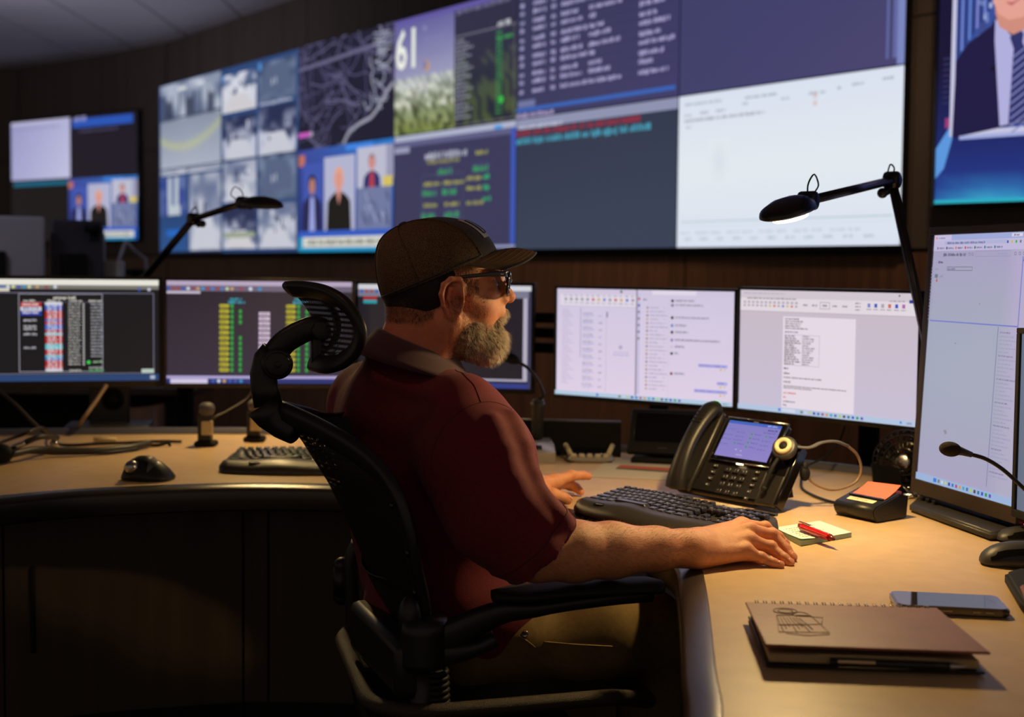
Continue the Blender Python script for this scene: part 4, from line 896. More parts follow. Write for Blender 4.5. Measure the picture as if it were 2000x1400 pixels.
# ---------------------------------------------------------------- pop-up note dispenser
mat('note_pink', rgb(250, 120, 100), .7); mat('label_cream', rgb(240, 230, 190), .6); mat('ink', rgb(50, 44, 40), .6)
Fc = D(1708, 1023); rz = radians(-55); WX, DY = .100, .102
a = Fc - V((cos(rz), sin(rz), 0)) * WX
t = thing('note_dispenser', 'black pop-up note dispenser with pink note and station label', 'note dispenser', a, rz)
mb = MB(); mb.prism([(0, .012), (.008, .002), (DY - .004, .002), (DY, .044), (DY * .72, .050), (.004, .031), (-.004, .024)], 0, WX, bev=.002, M=Matrix(((0, 0, 1, 0), (1, 0, 0, 0), (0, 1, 0, 0), (0, 0, 0, 1)))); obj('body', mb, 'black_plastic', t)
sl = math.atan2(.019, DY * .72 - .004)
def lid(y, dz=.0): return (WX / 2, y, .031 + (y - .004) * math.tan(sl) + dz)
RL = Matrix.Rotation(sl, 4, 'X')
mb = MB(); mb.m = 0; mb.box(lid(.022, .0006), (.064, .013, .0008), rot=RL); mb.m = 1; mb.text('STATION 1', .0095, Matrix.Translation(lid(.022, .0012)) @ RL); obj('label', mb, ['label_cream', 'ink'], t, label='cream strip of tape reading STATION 1')
mb = MB(); mb.box(lid(.037, .001), (.082, .007, .004), bev=.0012, rot=RL); obj('slot_bar', mb, 'gloss_black', t)
mb = MB(); ns = 10; mb.loft([[(WX * .12 + (WX * .80) * q, .038 + .050 * k / ns, lid(.038 + .05 * k / ns)[2] + .0015 + .010 * (k / ns) ** 2 * (.6 + .4 * q)) for q in (0, .25, .5, .75, 1)] for k in range(ns + 1)], cap=False, closed=False)
mb.loft([[(WX * .12 + (WX * .80) * q, .038 + .050 * k / ns, lid(.038 + .05 * k / ns)[2] + .0009 + .010 * (k / ns) ** 2 * (.6 + .4 * q)) for q in (1, .75, .5, .25, 0)] for k in range(ns + 1)], cap=False, closed=False); obj('note', mb, 'note_pink', t)
mb = MB(); mb.box(lid(.085, -.004), (.08, .02, .008), bev=.003); obj('paper_block', mb, 'note_pink', t)

# ---------------------------------------------------------------- green note pad and red pen
mat('pad_green', rgb(206, 236, 224), .7); mat('pad_teal', rgb(70, 160, 150), .7); mat('pad_side', rgb(150, 176, 166), .8); mat('pen_red', rgb(196, 24, 30), .25, coat=.4); mat('ink_red', rgb(200, 110, 90), .7); mat('pen_dark', rgb(110, 12, 20), .3)
cs = [D(1564, 1067, .75), D(1663, 1049, .75), D(1600, 1026, .75), D(1513, 1040, .75)]
c0 = cs[0]; t = thing('note_pad', 'pale green sticky note pad with red handwriting beside his hand', 'note pad', c0)
mb = MB(); mb.prism([(p.x, p.y) for p in cs], .7505, .7585); obj('sheets', mb, 'pad_side', t, world=True)
mb = MB(); mb.prism([(p.x, p.y) for p in cs], .7586, .7591); obj('top_sheet', mb, 'pad_green', t, world=True)
mb = MB(); n = 8; A, B, C_, E = [V((p.x, p.y, 0)) for p in cs]
mb.loft([[lerp(lerp(A, B, q * .62), lerp(E, C_, q * .62), k / n) + V((0, 0, .7594 + .004 * (1 - q) ** 2 * (1 - k / n) ** 2)) for q in [i / 6 for i in range(7)]] for k in range(n + 1)], cap=False, closed=False); obj('lifted_sheet', mb, 'pad_green', t, world=True)
mb = MB(); r = random.Random(4)
for k in range(6):
    v = .18 + k * .12
    for j in range(9 + k % 3):
        u = .12 + j * .055; p = lerp(lerp(A, B, u), lerp(E, C_, u), v); q = lerp(lerp(A, B, u + .03), lerp(E, C_, u + .03), v + r.uniform(-.05, .05)); zz = .7600 + .004 * (1 - u / .62) ** 2 * (1 - v) ** 2 if u < .62 else .7600
        mb.tube([p + V((0, 0, zz)), q + V((0, 0, zz))], .0004, 4)
obj('handwriting', mb, 'ink_red', t, world=True)
p0, p1 = D(1566, 1029, .7685), D(1632, 1054, .7672); d = (p1 - p0).normalized()
t = thing('ballpoint_pen', 'red retractable pen lying on the green note pad', 'pen', p0)
mb = MB(); L = (p1 - p0).length * .84; mb.tube([p0 + d * L * q for q in (0, .05, .4, .8, .97, 1)], lambda s: .0068, 14); obj('barrel', mb, 'pen_red', t, world=True)
mb = MB(); mb.tube([p0 + d * L, p0 + d * (L + .005), p0 + d * (L + .015)], (.0062, .0018), 14); obj('grip_tip', mb, 'pen_dark', t, world=True)
mb = MB(); mb.tube([p0 + d * (L + .015), p0 + d * (L + .019)], (.0012, .0006), 8); obj('nib', mb, 'chrome', t, world=True)
mb = MB(); up = V((0, 0, 1)); sd = d.cross(up); mb.box(p0 - d * .004 + up * .001, (.012, .008, .009), bev=.003, rot=(0, 0, math.atan2(d.y, d.x))); mb.box(p0 + d * .010 + up * .0088, (.036, .0045, .0016), bev=.0007, rot=(0, 0, math.atan2(d.y, d.x))); obj('clip', mb, 'pen_dark', t, world=True)
mb = MB(); mb.tube(smoothpath([p0 + d * (L * k) + up * (.0066 * cos(a_)) + sd * (-.0066 * sin(a_)) for k, a_ in ((.12, -.1), (.16, .8), (.4, 1.1), (.7, .9), (.84, .5), (.8, .1), (.6, .35), (.4, .3), (.28, -.1))], 5), .0005, 5); obj('white_swirl', mb, 'white_plastic', t, world=True)

# ---------------------------------------------------------------- spiral notebook
mat('leather', rgb(140, 86, 68), .52, spec=.5, noise=(14, .14), bump=(60, .25)); mat('leather_dark', rgb(30, 20, 17), .5); mat('paper_edge', rgb(176, 156, 120), .8); mat('stamp', rgb(116, 70, 56), .55)
A, B = D(1497, 1303, .752), D(1925, 1318, .752); L = (B - A).length; rz = math.atan2(B.y - A.y, B.x - A.x)
t = thing('spiral_notebook', 'brown leather-covered spiral notebook with embossed emblem, nearest thing on the desk', 'notebook', A, rz); Wd = .212
def sheet(nm, m, z0, z1, x0, x1, y0, y1, sk, bev=.0012):
    mb = MB(); mb.prism([(x0, y0), (x1, y0), (x1 - sk, y1), (x0 + sk * .3, y1)], z0, z1, bev=bev, seg=1); return obj(nm, mb, m, t)
sheet('back_cover', 'leather_dark', .0, .0035, 0, L, 0, Wd, .004)
sheet('pages', 'paper_edge', .0045, .0155, .004, L - .006, .006, Wd - .002, .004)
mb = MB(); mb.prism([(-.002, -.002), (L + .004, -.004), (L - .002, Wd), (-.003, Wd)], 0, .0035, bev=.0012, seg=1); mb.v = [(x, y, z + .0195 + .006 * (1 - y / Wd)) for x, y, z in mb.v]; fcv = obj('front_cover', mb, 'leather', t)
mb = MB()
for k in range(21):
    x = .012 + (L - .03) * k / 20
    for dx in (0, .0035): mb.torus((x + dx, Wd + .001, .013), (1, 0, .12), .0115, .0008, 16, 5, .3, 5.9)
obj('spiral_wire', mb, 'gloss_black', t)
mb = MB(); ez = lambda y: .0235 + .006 * (1 - y / Wd)
def el(pts, r=.00045): mb.tube([(x, y, ez(y)) for x, y in pts], r, 5)
for (cx, cy, R_) in ((.045, .165, .016), (.062, .15, .011), (.045, .165, .010)): el([(cx + R_ * cos(q), cy + R_ * sin(q)) for q in [2 * pi * i / 18 for i in range(19)]])
for k in range(8): el([(.030 + k * .004, .135 - .006 * (k % 2)), (.028 + k * .0055, .06 + .012 * (k % 3))])
el([(.03, .14), (.075, .145), (.085, .06), (.022, .055), (.03, .14)]); el([(.026, .09), (.08, .10)]); el([(.03, .05), (.055, .042), (.084, .052)]); el([(.06, .14), (.09, .135), (.082, .1)])
obj('emblem', mb, 'stamp', fcv)
A2 = t.matrix_basis @ V((.075, -.004, .011)); B2 = t.matrix_basis @ V((.235, -.006, .011)); d = (B2 - A2).normalized()
pn = thing('black_pen', 'black pen tucked under the front cover of the notebook', 'pen', A2)
mb = MB(); mb.tube([A2, A2 + d * .1, B2 - d * .02], .0048, 12); obj('barrel', mb, 'gloss_black', pn, world=True); mb = MB(); mb.tube([B2 - d * .02, B2], (.0048, .0012), 12); obj('tip', mb, 'chrome', pn, world=True)
mb = MB(); mb.box(A2 + d * .03 + V((0, -.0045, .002)), (.045, .002, .004), bev=.0008, rot=(0, 0, rz)); obj('clip', mb, 'chrome', pn, world=True)

# ---------------------------------------------------------------- smartphone
mat('phone_glass', rgb(10, 11, 13), .04).node_tree.nodes['Principled BSDF'].inputs['IOR'].default_value = 2.3; mat('phone_case', rgb(80, 66, 44), .2, spec=.7, coat=.5); mat('alu', rgb(150, 140, 120), .3, metal=.8)
A, B = D(1752, 1196, .752), D(1976, 1207, .752); L = (B - A).length; rz = math.atan2(B.y - A.y, B.x - A.x)
def rrect(x0, y0, x1, y1, r, n=6): return [(cx + r * cos(q), cy + r * sin(q)) for cx, cy, s in ((x1 - r, y1 - r, 0), (x0 + r, y1 - r, 1), (x0 + r, y0 + r, 2), (x1 - r, y0 + r, 3)) for q in [pi / 2 * (s + k / n) for k in range(n + 1)]]
t = thing('smartphone', 'smartphone in a clear case lying face up behind the notebook', 'phone', A, rz)
mb = MB(); mb.prism(rrect(0, 0, L, .082, .012), 0, .0105, bev=.002); obj('case', mb, 'phone_case', t)
mb = MB(); mb.prism(rrect(.003, .003, L - .003, .079, .010), .0104, .0112, bev=.0003); obj('glass', mb, 'phone_glass', t)
mb = MB()
for x, w_ in ((.030, .012), (.058, .034), (.108, .012), (.125, .012)): mb.box((x, -.0004, .0055), (w_, .0016, .003), bev=.0006)
obj('side_buttons', mb, 'alu', t)

# ---------------------------------------------------------------- mice
def mouse(label, loc, rz, L=.115, W=.064, H=.038, m='dark_grey_plastic', group=None, name='computer_mouse'):
    t = thing(name, label, 'mouse', loc, rz, group=group)
    mb = MB(); n = 28; rings = []
    for k in range(19):
        s = k / 18; x = -L / 2 + L * (1 - cos(s * pi)) / 2; e = max(.02, sqrt(max(0, 1 - (2 * (x + L / 2) / L - 1) ** 2))) ** .62
        w_ = W / 2 * e * (1 - .10 * math.exp(-((s - .55) / .2) ** 2)); h_ = H * e * interp(s, [0, .35, .7, 1], [.8, 1.0, .86, .6])
        rings.append([V((x, w_ * cos(q), .002 + max(0, h_ * (sin(q) if sin(q) > 0 else 0)) ** 1.0 + (0 if sin(q) > 0 else -.0))) for q in [2 * pi * j / n for j in range(n)]])
    mb.loft(rings); body = obj('body', mb, m, t)
    mb = MB(); rr = []
    for k in range(9):
        s = .12 + .76 * k / 8; x = -L / 2 + L * s; e = sqrt(max(0, 1 - (2 * s - 1) ** 2)) ** .62; rr.append([V((x, W / 2 * e * cos(q) * 1.012, .002 + H * e * interp(s, [0, .35, .7, 1], [.8, 1.0, .86, .6]) * sin(q) * 1.012)) for q in [radians(a_) for a_ in (18, 26, 34, 42, 50)]])
    mb.loft(rr, cap=False, closed=False); obj('side_grip', mb, 'gloss_black', t)
    return t
mm = D(1990, 1108, .752); m1 = mouse('round grey mouse at the right edge, in front of the flatter one', mm + V((.005, .02, 0)), radians(168), .118, .068, .040, group='mice by the right edge')
mb = MB(); mb.text('Dell', .008, Matrix.Translation((.040, .0, .034)) @ Matrix.Rotation(radians(20), 4, 'Y') @ Matrix.Rotation(radians(-90), 4, 'Z')); obj('logo', mb, 'key_print', m1)
mb = MB(); mb.disc_cyl((-.022, 0, .040), (0, 1, 0), .008, .006, .001); obj('scroll_wheel', mb, 'matte_black', m1)
mm = D(1985, 1060, .752); m2 = mouse('flat dark mouse with a red light at the right edge', mm + V((.035, .02, 0)), radians(175), .125, .062, .028, group='mice by the right edge')
mat('led_red', rgb(240, 40, 60), .3, emit=rgb(255, 60, 80), estr=3)
mb = MB(); mb.ell((.012, .0, .0295), (.0022, .0022, .001)); obj('indicator', mb, 'led_red', m2, label='small lit red light')
hm = D(1500, 1100, .752); hand_mouse = mouse('black mouse hidden under the man\'s right palm', V((.372, 2.045, .7515)), radians(10), .11, .058, .026, m='matte_black')
# trackball on the left desk
A = D(290, 934, .752); t = thing('trackball_mouse', 'black sculpted trackball mouse with a silver ball on the left desk', 'mouse', A + V((.0, .0, 0)), radians(-8))
mb = MB(); n = 26; rings = []
for k in range(23):
    s = k / 22; x = -.058 + .116 * (1 - cos(s * pi)) / 2; u = (x + .058) / .116; e = max(.03, sqrt(max(0, 1 - (2 * u - 1) ** 2))) ** .55
    h_ = interp(u, [0, .15, .3, .5, .75, .92, 1], [.024, .040, .049, .050, .036, .020, .012]); rings.append([V((x, .045 * e * cos(q) * (1 - .25 * max(0, sin(q))), .002 + h_ * max(0, sin(q)) * min(1, e * 1.25))) for q in [2 * pi * j / n for j in range(n)]])
mb.loft(rings); obj('body', mb, 'black_plastic', t)
mb = MB(); mb.ell((-.026, -.030, .029), .0155, 24, 14); obj('ball', mb, 'chrome', t); mb = MB(); mb.torus((-.026, -.031, .029), (0, -.8, .4), .0155, .002, 24); obj('ball_ring', mb, 'matte_black', t)
mb = MB(); mb.loft([[V((.012 + .03 * s, -.040 * (1 - .5 * s) * cos(q), .004 + (.046 - .026 * s) * sin(q) + .0008)) for q in [radians(a_) for a_ in range(20, 100, 10)]] for s in (0, .3, .6, .9)], cap=False, closed=False); obj('button', mb, 'dark_grey_plastic', t)

# ---------------------------------------------------------------- paging microphone, control unit, touch panel, papers
A, B = D(1040, 903, .752), D(1090, 903, .752); 
t = thing('paging_microphone', 'paging microphone with thin bent neck on a silver desk base', 'microphone', D(1062, 905, .75), radians(4))
mb = MB(); mb.prism([(-.03, 0), (.115, 0), (.115, .03), (-.0, .052), (-.03, .052)], -.07, .045, bev=.003, M=Matrix(((0, 0, 1, 0), (1, 0, 0, 0), (0, 1, 0, 0), (0, 0, 0, 1)))) if False else None
mb = MB(); mb.prism([(.0, .0), (.13, .0), (.13, .048), (.045, .045), (.0, .026)], -.10, .030, bev=.003, M=Matrix(((0, 0, 1, 0), (1, 0, 0, 0), (0, 1, 0, 0), (0, 0, 0, 1)))); obj('base', mb, 'silver_plastic', t)
mb = MB(); mb.box((-.045, .022, .0372), (.085, .018, .003), bev=.001, rot=(radians(24), 0, 0)); obj('talk_bar', mb, 'black_plastic', t)
q = t.matrix_basis @ V((-.008, .095, .05)); mb = MB(); mb.tube([q, q + V((0, 0, .085)), q + V((0, 0, .092))], (.0145, .019), 20); mb.disc_cyl(q + V((0, 0, .096)), (0, 0, 1), .0165, .010, .003); obj('socket', mb, 'dark_grey_plastic', t, world=True)
Ym = q.y; mb = MB(); mb.tube(smoothpath([q + V((0, 0, .10)), P(1061, 770, Ym), P(1050, 742, Ym - .01), P(1030, 718, Ym - .02), P(1003, 702, Ym - .03)], 8), .0045, 8); nk = obj('gooseneck', mb, 'black_plastic', t, world=True)
mb = MB(); e = P(996, 699, Ym - .032); mb.ell(e, (.028, .014, .014), rot=(0, .35, 0)); obj('capsule', mb, 'matte_black', nk, world=True)
t = thing('control_pad', 'small silver and cream button pad between the microphone and touch panel', 'button pad', D(1152, 905, .75), radians(-2))
mb = MB(); mb.prism(rrect(-.058, 0, .062, .09, .018), .002, .014, bev=.005); obj('body', mb, 'silver_plastic', t)
mb = MB(); mb.box((.0, .068, .020), (.082, .034, .006), bev=.002, rot=(.3, 0, 0)); obj('display', mb, 'gloss_black', t)
for i in range(5):
    for j in range(2): mb = MB(); mb.box((-.040 + i * .02, .016 + j * .018, .0165), (.014, .011, .006), bev=.002); obj('button', mb, 'cream_plastic', t)
for s in (-1, 1): mb = MB(); mb.tube([(.048 * s, .045, .016), (.060 * s, .085, .034)], .0065, 10); obj('side_arm', mb, 'cream_plastic', t)
t = thing('touch_panel', 'black tilted touch control panel under the nearest white monitor', 'touch panel', D(1282, 908, .75) + V((.015, .02, 0)), radians(-14))
R_ = Matrix.Rotation(radians(-38), 4, 'X')
mb = MB(); mb.M = Matrix.Translation((0, .0, .022)) @ R_; mb.box((0, .0, .066), (.178, .016, .132), bev=.006); obj('housing', mb, 'matte_black', t)
mb = MB(); mb.M = Matrix.Translation((0, .0, .022)) @ R_; mb.box((.0, -.0085, .075), (.145, .002, .085), bev=.0008); obj('glass', mb, 'screen_glass', t)
mb = MB(); mb.box((0, .035, .008), (.15, .10, .014), bev=.004); mb.box((0, .05, .035), (.10, .02, .06), bev=.004); obj('foot', mb, 'matte_black', t)
mb = MB(); mb.M = Matrix.Translation((0, .0, .022)) @ R_; mb.text('crestron', .007, Matrix.Translation((0, -.0085, .016)) @ Matrix.Rotation(pi / 2, 4, 'X')); obj('logo', mb, 'grey_plastic', t)
mat('paper', rgb(196, 184, 160), .8); mat('stripe_orange', rgb(190, 84, 44), .7); mat('stripe_green', rgb(60, 90, 50), .7)
t = thing('paper_sheet', 'printed paper sheet with an orange stripe behind the right keyboard', 'paper', D(1165, 918, .75))
mb = MB(); cs = [D(1150, 932), D(1340, 940), D(1350, 912), D(1190, 893)]; mb.prism([(p.x, p.y) for p in cs], .7505, .7512); obj('sheet', mb, 'paper', t, world=True)
mb = MB(); cs = [D(1205, 914), D(1360, 924), D(1350, 918), D(1212, 909)]; mb.prism([(p.x, p.y) for p in cs], .7513, .7516); obj('orange_stripe', mb, 'stripe_orange', t, world=True)
mb = MB(); cs = [D(1202, 916.5), D(1360, 927), D(1360, 924.4), D(1205, 914.3)]; mb.prism([(p.x, p.y) for p in cs], .7513, .7516); obj('green_stripe', mb, 'stripe_green', t, world=True)
t = thing('cable_tray', 'low black cable tray with a bluish rim at the back of the desk', 'cable tray', D(1110, 893, .75))
c0, c1 = D(985, 886), D(1212, 893); mb = MB(); dd = (c1 - c0).normalized(); nn_ = V((-dd.y, dd.x, 0)); mb.loft([[c + nn_ * a_ + V((0, 0, z)) for a_, z in ((0, .001), (0, .085), (.008, .090), (.012, .085), (.012, .001))] for c in (c0, c1)], smooth=False); obj('panel', mb, 'matte_black', t, world=True)
mb = MB(); mb.tube([c0 + V((0, 0, .0905)) + nn_ * .006, c1 + V((0, 0, .0905)) + nn_ * .006], .004, 8); obj('rim', mb, 'rail_blue', t, world=True)

# ---------------------------------------------------------------- small fan behind the portrait monitor
fc = P(1772, 905, 2.70)
t = thing('desk_fan', 'glossy black desk fan half hidden by the portrait monitor', 'fan', (fc.x, fc.y, .75))
ax = V((-.55, -.8, .22)).normalized()
a_ = ax.orthogonal().normalized(); b_ = ax.cross(a_)
mb = MB()
for R_, z in ((.072, 0), (.072, .035), (.060, .044), (.045, .049), (.030, .052), (.016, .053)): mb.torus(fc + ax * (z - .02), ax, R_, .0022, 32, 6)
for k in range(28):
    q = 2 * pi * k / 28; d = a_ * cos(q) + b_ * sin(q); mb.tube(smoothpath([fc + ax * -.02 + d * .072, fc + ax * .015 + d * .072, fc + ax * .029 + d * .045, fc + ax * .033 + d * .014], 3), .0011, 5)
obj('cage', mb, 'gloss_black', t, world=True)
mb = MB(); mb.disc_cyl(fc + ax * .033, ax, .016, .008, .003); obj('hub_badge', mb, 'chrome', t, world=True)
for k in range(4):
    q = 2 * pi * k / 4 + .4; d = a_ * cos(q) + b_ * sin(q); e = ax.cross(d); mb = MB(); mb.loft([[fc + d * (.012 + .05 * s) + (e * cos(w) * (.006 + .018 * s) + ax * (.006 * cos(w) * 1.0 + .0015 * sin(w))) for w in [2 * pi * j / 10 for j in range(10)]] for s in (0, .3, .7, 1)]); obj('blade', mb, 'gloss_black', t, world=True)
mb = MB(); mb.disc_cyl(fc - ax * .045, ax, .032, .05, .008); obj('motor', mb, 'gloss_black', t, world=True)
mb = MB(); mb.tube([fc - ax * .045, V((fc.x + .03, fc.y + .03, .77))], .012, 12); mb.disc_cyl((fc.x + .02, fc.y + .02, .760), (0, 0, 1), .06, .018, .006); obj('stand', mb, 'gloss_black', t, world=True)
q0 = D(1706, 966); t = thing('tablet_stand', 'black folded easel stand beside the fan', 'stand', q0)
mb = MB(); pts = [D(1708, 964), D(1765, 975)]; mb.loft([[c + V((.0, y_, z)) for y_, z in ((0, .001), (.03, .062), (.036, .062), (.008, .001))] for c in [lerp(pts[0], pts[1], k / 4) for k in range(5)]], smooth=False); obj('plate', mb, 'gloss_black', t, world=True)
mb = MB(); mb.tube([pts[0] + V((.02, .03, .055)), pts[1] + V((.02, .0, .008))], .004, 8); mb.tube([pts[1] + V((0, 0, .008)), pts[1] + V((.09, .02, .008))], .005, 8); obj('rod', mb, 'chrome', t, world=True)
# gooseneck microphone at the right
Yg = 2.02
t = thing('gooseneck_microphone', 'foam-tipped gooseneck microphone in front of the portrait monitor', 'microphone', P(1880, 882, Yg))
mb = MB(); mb.ell(P(1856, 877, Yg), (.0185, .0125, .0125), 24, 16, rot=(0, .12, 0)); mat('foam', rgb(46, 34, 28), .95, bump=(900, 1.0)); obj('foam_tip', mb, 'foam', t, world=True)
mb = MB(); mb.tube([P(1868, 879, Yg), P(1880, 882, Yg), P(1898, 888, Yg)], lambda s: .0085 - .004 * s, 12); obj('collar', mb, 'dark_grey_plastic', t, world=True)
mb = MB(); mb.tube(smoothpath([P(x, y, Yg + d) for x, y, d in [(1896, 887, 0), (1925, 896, 0), (1955, 914, .0), (1985, 940, .0), (2030, 985, -.01), (2080, 1050, -.02)]] + [V((P(2090, 1090, Yg).x, Yg - .02, .76))], 6), .0034, 8); obj('neck', mb, 'black_plastic', t, world=True)
mb = MB(); q = P(2090, 1090, Yg - .02); mb.disc_cyl((q.x, q.y, .765), (0, 0, 1), .045, .028, .006); obj('base', mb, 'black_plastic', t, world=True)
# leather holster at the right edge
t = thing('phone_holster', 'dark case with brown leather flap cut off by the right edge', 'case', D(1985, 1175, .75))
mb = MB(); cs = [D(1962, 1141, .752), D(1990, 1190, .752), D(2020, 1225, .752), D(2080, 1215, .752), D(2050, 1140, .752), D(1990, 1132, .752)]; mb.prism([(p.x, p.y) for p in cs], .751, .772, bev=.005); obj('body', mb, 'matte_black', t, world=True)
mb = MB(); cs = [D(1992, 1150, .773), D(2003, 1180, .773), D(2060, 1180, .773), D(2030, 1140, .773)]; mb.prism([(p.x, p.y) for p in cs], .7735, .779, bev=.002); obj('flap', mb, 'leather', t, world=True)
mat('plug_orange', rgb(190, 120, 70), .4)
mb = MB(); q = D(1990, 1036, .768); mb.tube([q - V((.013, 0, 0)), q + V((0, 0, 0))], .0025, 10); mb.tube([q, q + V((.05, .0, 0))], .0055, 12); base_of(mb, 'audio_plug', 'plug_orange', 'orange-brown audio plug behind the flat mouse at the right edge', 'plug', q)

# ---------------------------------------------------------------- left desk clutter
def dock(label, x, y, hpx):
    q = D(x, y, .75); t = thing('charging_dock', label, 'dock', q, group='small docks at the back of the left desk')
    mb = MB(); mb.prism(rrect(-.028, -.022, .028, .03, .008), 0, .014, bev=.003); obj('foot', mb, 'matte_black', t)
    mb = MB(); mb.box((-.004, .010, .05), (.036, .030, .075), bev=.004); obj('post', mb, 'dark_grey_plastic', t); mb = MB(); mb.box((.006, -.008, .05), (.030, .012, .038), bev=.002); obj('front_plate', mb, 'cream_plastic', t)
    mb = MB(); mb.disc_cyl((.002, .004, .10), (0, 0, 1), .021, .034, .012); obj('head', mb, 'grey_plastic', t)
dock('small dock with a tan block left of the left keyboard', 402, 871, 60); dock('small dock with a tan block seen past the chair headrest', 497, 862, 50)
r = random.Random(2)
def strewn(label, pts, rad, m='cable_black', name='cable'): return cable(label, [D(x, y, .7525 + rad + dz) for x, y, dz in pts], rad, name, m)
strewn('thick grey ribbed cord bundled across the back of the left desk', [(-40, 900, .0), (20, 888, .01), (70, 878, .012), (130, 880, .004), (190, 880, .0), (250, 874, .0), (292, 866, .0)], .009, 'dark_grey_plastic')
strewn('black headset cord lying in front of the grey cord bundle', [(-30, 905, 0), (40, 885, 0), (110, 886, 0), (200, 884, 0), (270, 876, 0)], .004)
strewn('brown looped cord behind the grey cord bundle', [(-20, 872, .0), (40, 850, .05), (80, 836, .06), (100, 850, .03), (120, 868, 0), (200, 866, 0), (300, 862, 0), (355, 862, 0)], .0045, 'bezel_warm')
cable('tan cable rising from the desk to the leftmost monitor', [D(150, 838, .76), P(165, 815, 3.45), P(190, 780, 3.5), P(208, 752, 3.54)], .006, 'cable', 'band_tan')
cable('dark cable looping beside the leftmost monitor stand', [P(92, 850, 3.3), P(60, 820, 3.3), P(25, 785, 3.3), P(-20, 750, 3.3)], .005, 'cable', 'leather_dark')
cable('thin brown cable behind the left docks', [P(500, 752, 3.62), P(480, 780, 3.60), P(440, 805, 3.56), P(420, 815, 3.54), P(405, 838, 3.52), D(400, 856, .755)], .004, 'cable', 'bezel_warm')
t = thing('headset_bundle', 'folded dark headset with metal clasps lying at the left desk edge', 'headset', D(60, 880, .75))
mb = MB(); mb.tube(smoothpath([D(x, y, .76 + z) for x, y, z in [(15, 884, .0), (45, 866, .03), (80, 853, .045), (112, 855, .03)]], 6), .007, 10); obj('band', mb, 'dark_grey_plastic', t, world=True)
mb = MB(); mb.ell(D(2, 886, .775), (.03, .02, .024)); obj('ear_cushion', mb, 'matte_black', t, world=True)
mb = MB(); mb.tube([D(20, 876, .785), D(48, 864, .80)], .006, 8); obj('slider', mb, 'chrome', t, world=True)
mb = MB(); mb.torus(D(100, 864, .775), (.3, -1, .3), .013, .004, 20); mb.ell(D(106, 866, .772), (.012, .01, .01)); obj('clasp', mb, 'chrome', t, world=True)
mb = MB(); q = D(205, 858, .757); mb.tube([q - V((.03, 0, 0)), q + V((.03, 0.004, 0))], .006, 10); base_of(mb, 'cable_connector', 'cream_plastic', 'small tan metal connector lying behind the cords', 'connector', q)
mb = MB(); q = D(310, 869, .755); mb.tube(smoothpath([q - V((.03, .005, 0)), q, q + V((.02, .012, .004)), q + V((.03, 0, 0))], 4), .0045, 8); base_of(mb, 'cable_clip', 'matte_black', 'small black clip on the left desk left of the docks', 'clip', q)
# ================================================================ second row of desks, seen over the left monitors
mat('mon_back_grey', rgb(170, 170, 186), .55); mat('mon_back_dark', rgb(60, 60, 76), .5); mat('console_wood', rgb(120, 84, 56), .5, noise=(4, .2), var=(6, 6, .4))
q = P(120, 840, 5.0)
t = thing('rear_console', 'dark wood console of the next desk row behind the left monitors', 'console', (-2.0, 5.2, 0))
mb = MB(); mb.box((-2.35, 5.25, .735), (2.2, .8, .03), bev=.004); obj('console_top', mb, 'cabinet', t, world=True)
mb = MB(); mb.box((-2.45, 5.35, .36), (1.9, .5, .70), bev=.004); obj('console_body', mb, 'matte_black', t, world=True)
for x0, x1, ytop in ((155, 190, 822), (246, 320, 797)):
    a, b = P(x0, 860, 4.78), P(x1, 860, 4.78); zt = P(x0, ytop, 4.78).z; mb = MB()
    n = 8; mb.loft([[V((lerp(a.x, b.x, k / n), 4.78 - .05 * sin(k / n * pi * .5), z)) for z in (.0, zt + .02 * (k / n) ** 2)] + [V((lerp(a.x, b.x, k / n), 4.80, z)) for z in (zt + .02 * (k / n) ** 2, .0)] for k in range(n + 1)]); obj('end_panel', mb, 'console_wood', t, world=True)
def back_mon(label, x0, x1, y0, y1, Y, m, skew=0):
    a, b = P(x0, y0, Y), P(x1, y0 + skew, Y + .12); zb = P(x1, y1, Y).z; t = thing('monitor', label, 'monitor', (a.x, a.y, .75), group='monitors of the next desk row seen from behind')
    mb = MB(); c = (a + b) / 2; an = math.atan2(b.y - a.y, b.x - a.x); w_ = (b - a).length; mb.box((c.x, c.y, (a.z + zb) / 2), (w_, .035, a.z - zb), bev=.012, rot=(0, 0, an)); obj('back_cover', mb, m, t, world=True)
    mb = MB(); mb.box((c.x, c.y - .03, (a.z + zb) / 2 - .02), (.10, .03, .10), bev=.006, rot=(0, 0, an)); mb.box((c.x, c.y + .01, (.755 + zb) / 2 + .04), (.07, .03, zb - .755 + .08), bev=.004); mb.box((c.x, c.y, .758), (.22, .16, .012), bev=.004); obj('stand', mb, 'matte_black', t, world=True)
    return t
back_mon('grey back of a monitor rising over the leftmost desk monitor', -110, 88, 419, 590, 4.9, 'mon_back_grey')
back_mon('dark back of a monitor beside the grey one under the wall screen', 97, 202, 428, 590, 5.1, 'mon_back_dark', 8)
q = P(182, 446, 5.1); t = thing('webcam', 'black webcam clipped on the dark monitor back', 'webcam', (q.x, q.y, q.z - .02)); mb = MB(); mb.tube([q - V((.03, 0, 0)), q + V((.03, 0, 0))], .019, 12); obj('camera_body', mb, 'matte_black', t, world=True); mb = MB(); mb.box(q + V((0, .02, -.03)), (.04, .02, .05), bev=.004); obj('clip', mb, 'matte_black', t, world=True)
q = P(195, 484, 5.35); mb = MB(); mb.box(q, (.045, .02, .12), bev=.004); mb.box((q.x, q.y + .02, (q.z + .75) / 2), (.02, .015, q.z - .75)); base_of(mb, 'small_display', 'mon_back_grey', 'narrow grey display edge right of the dark monitor back', 'display', (q.x, q.y, .75))
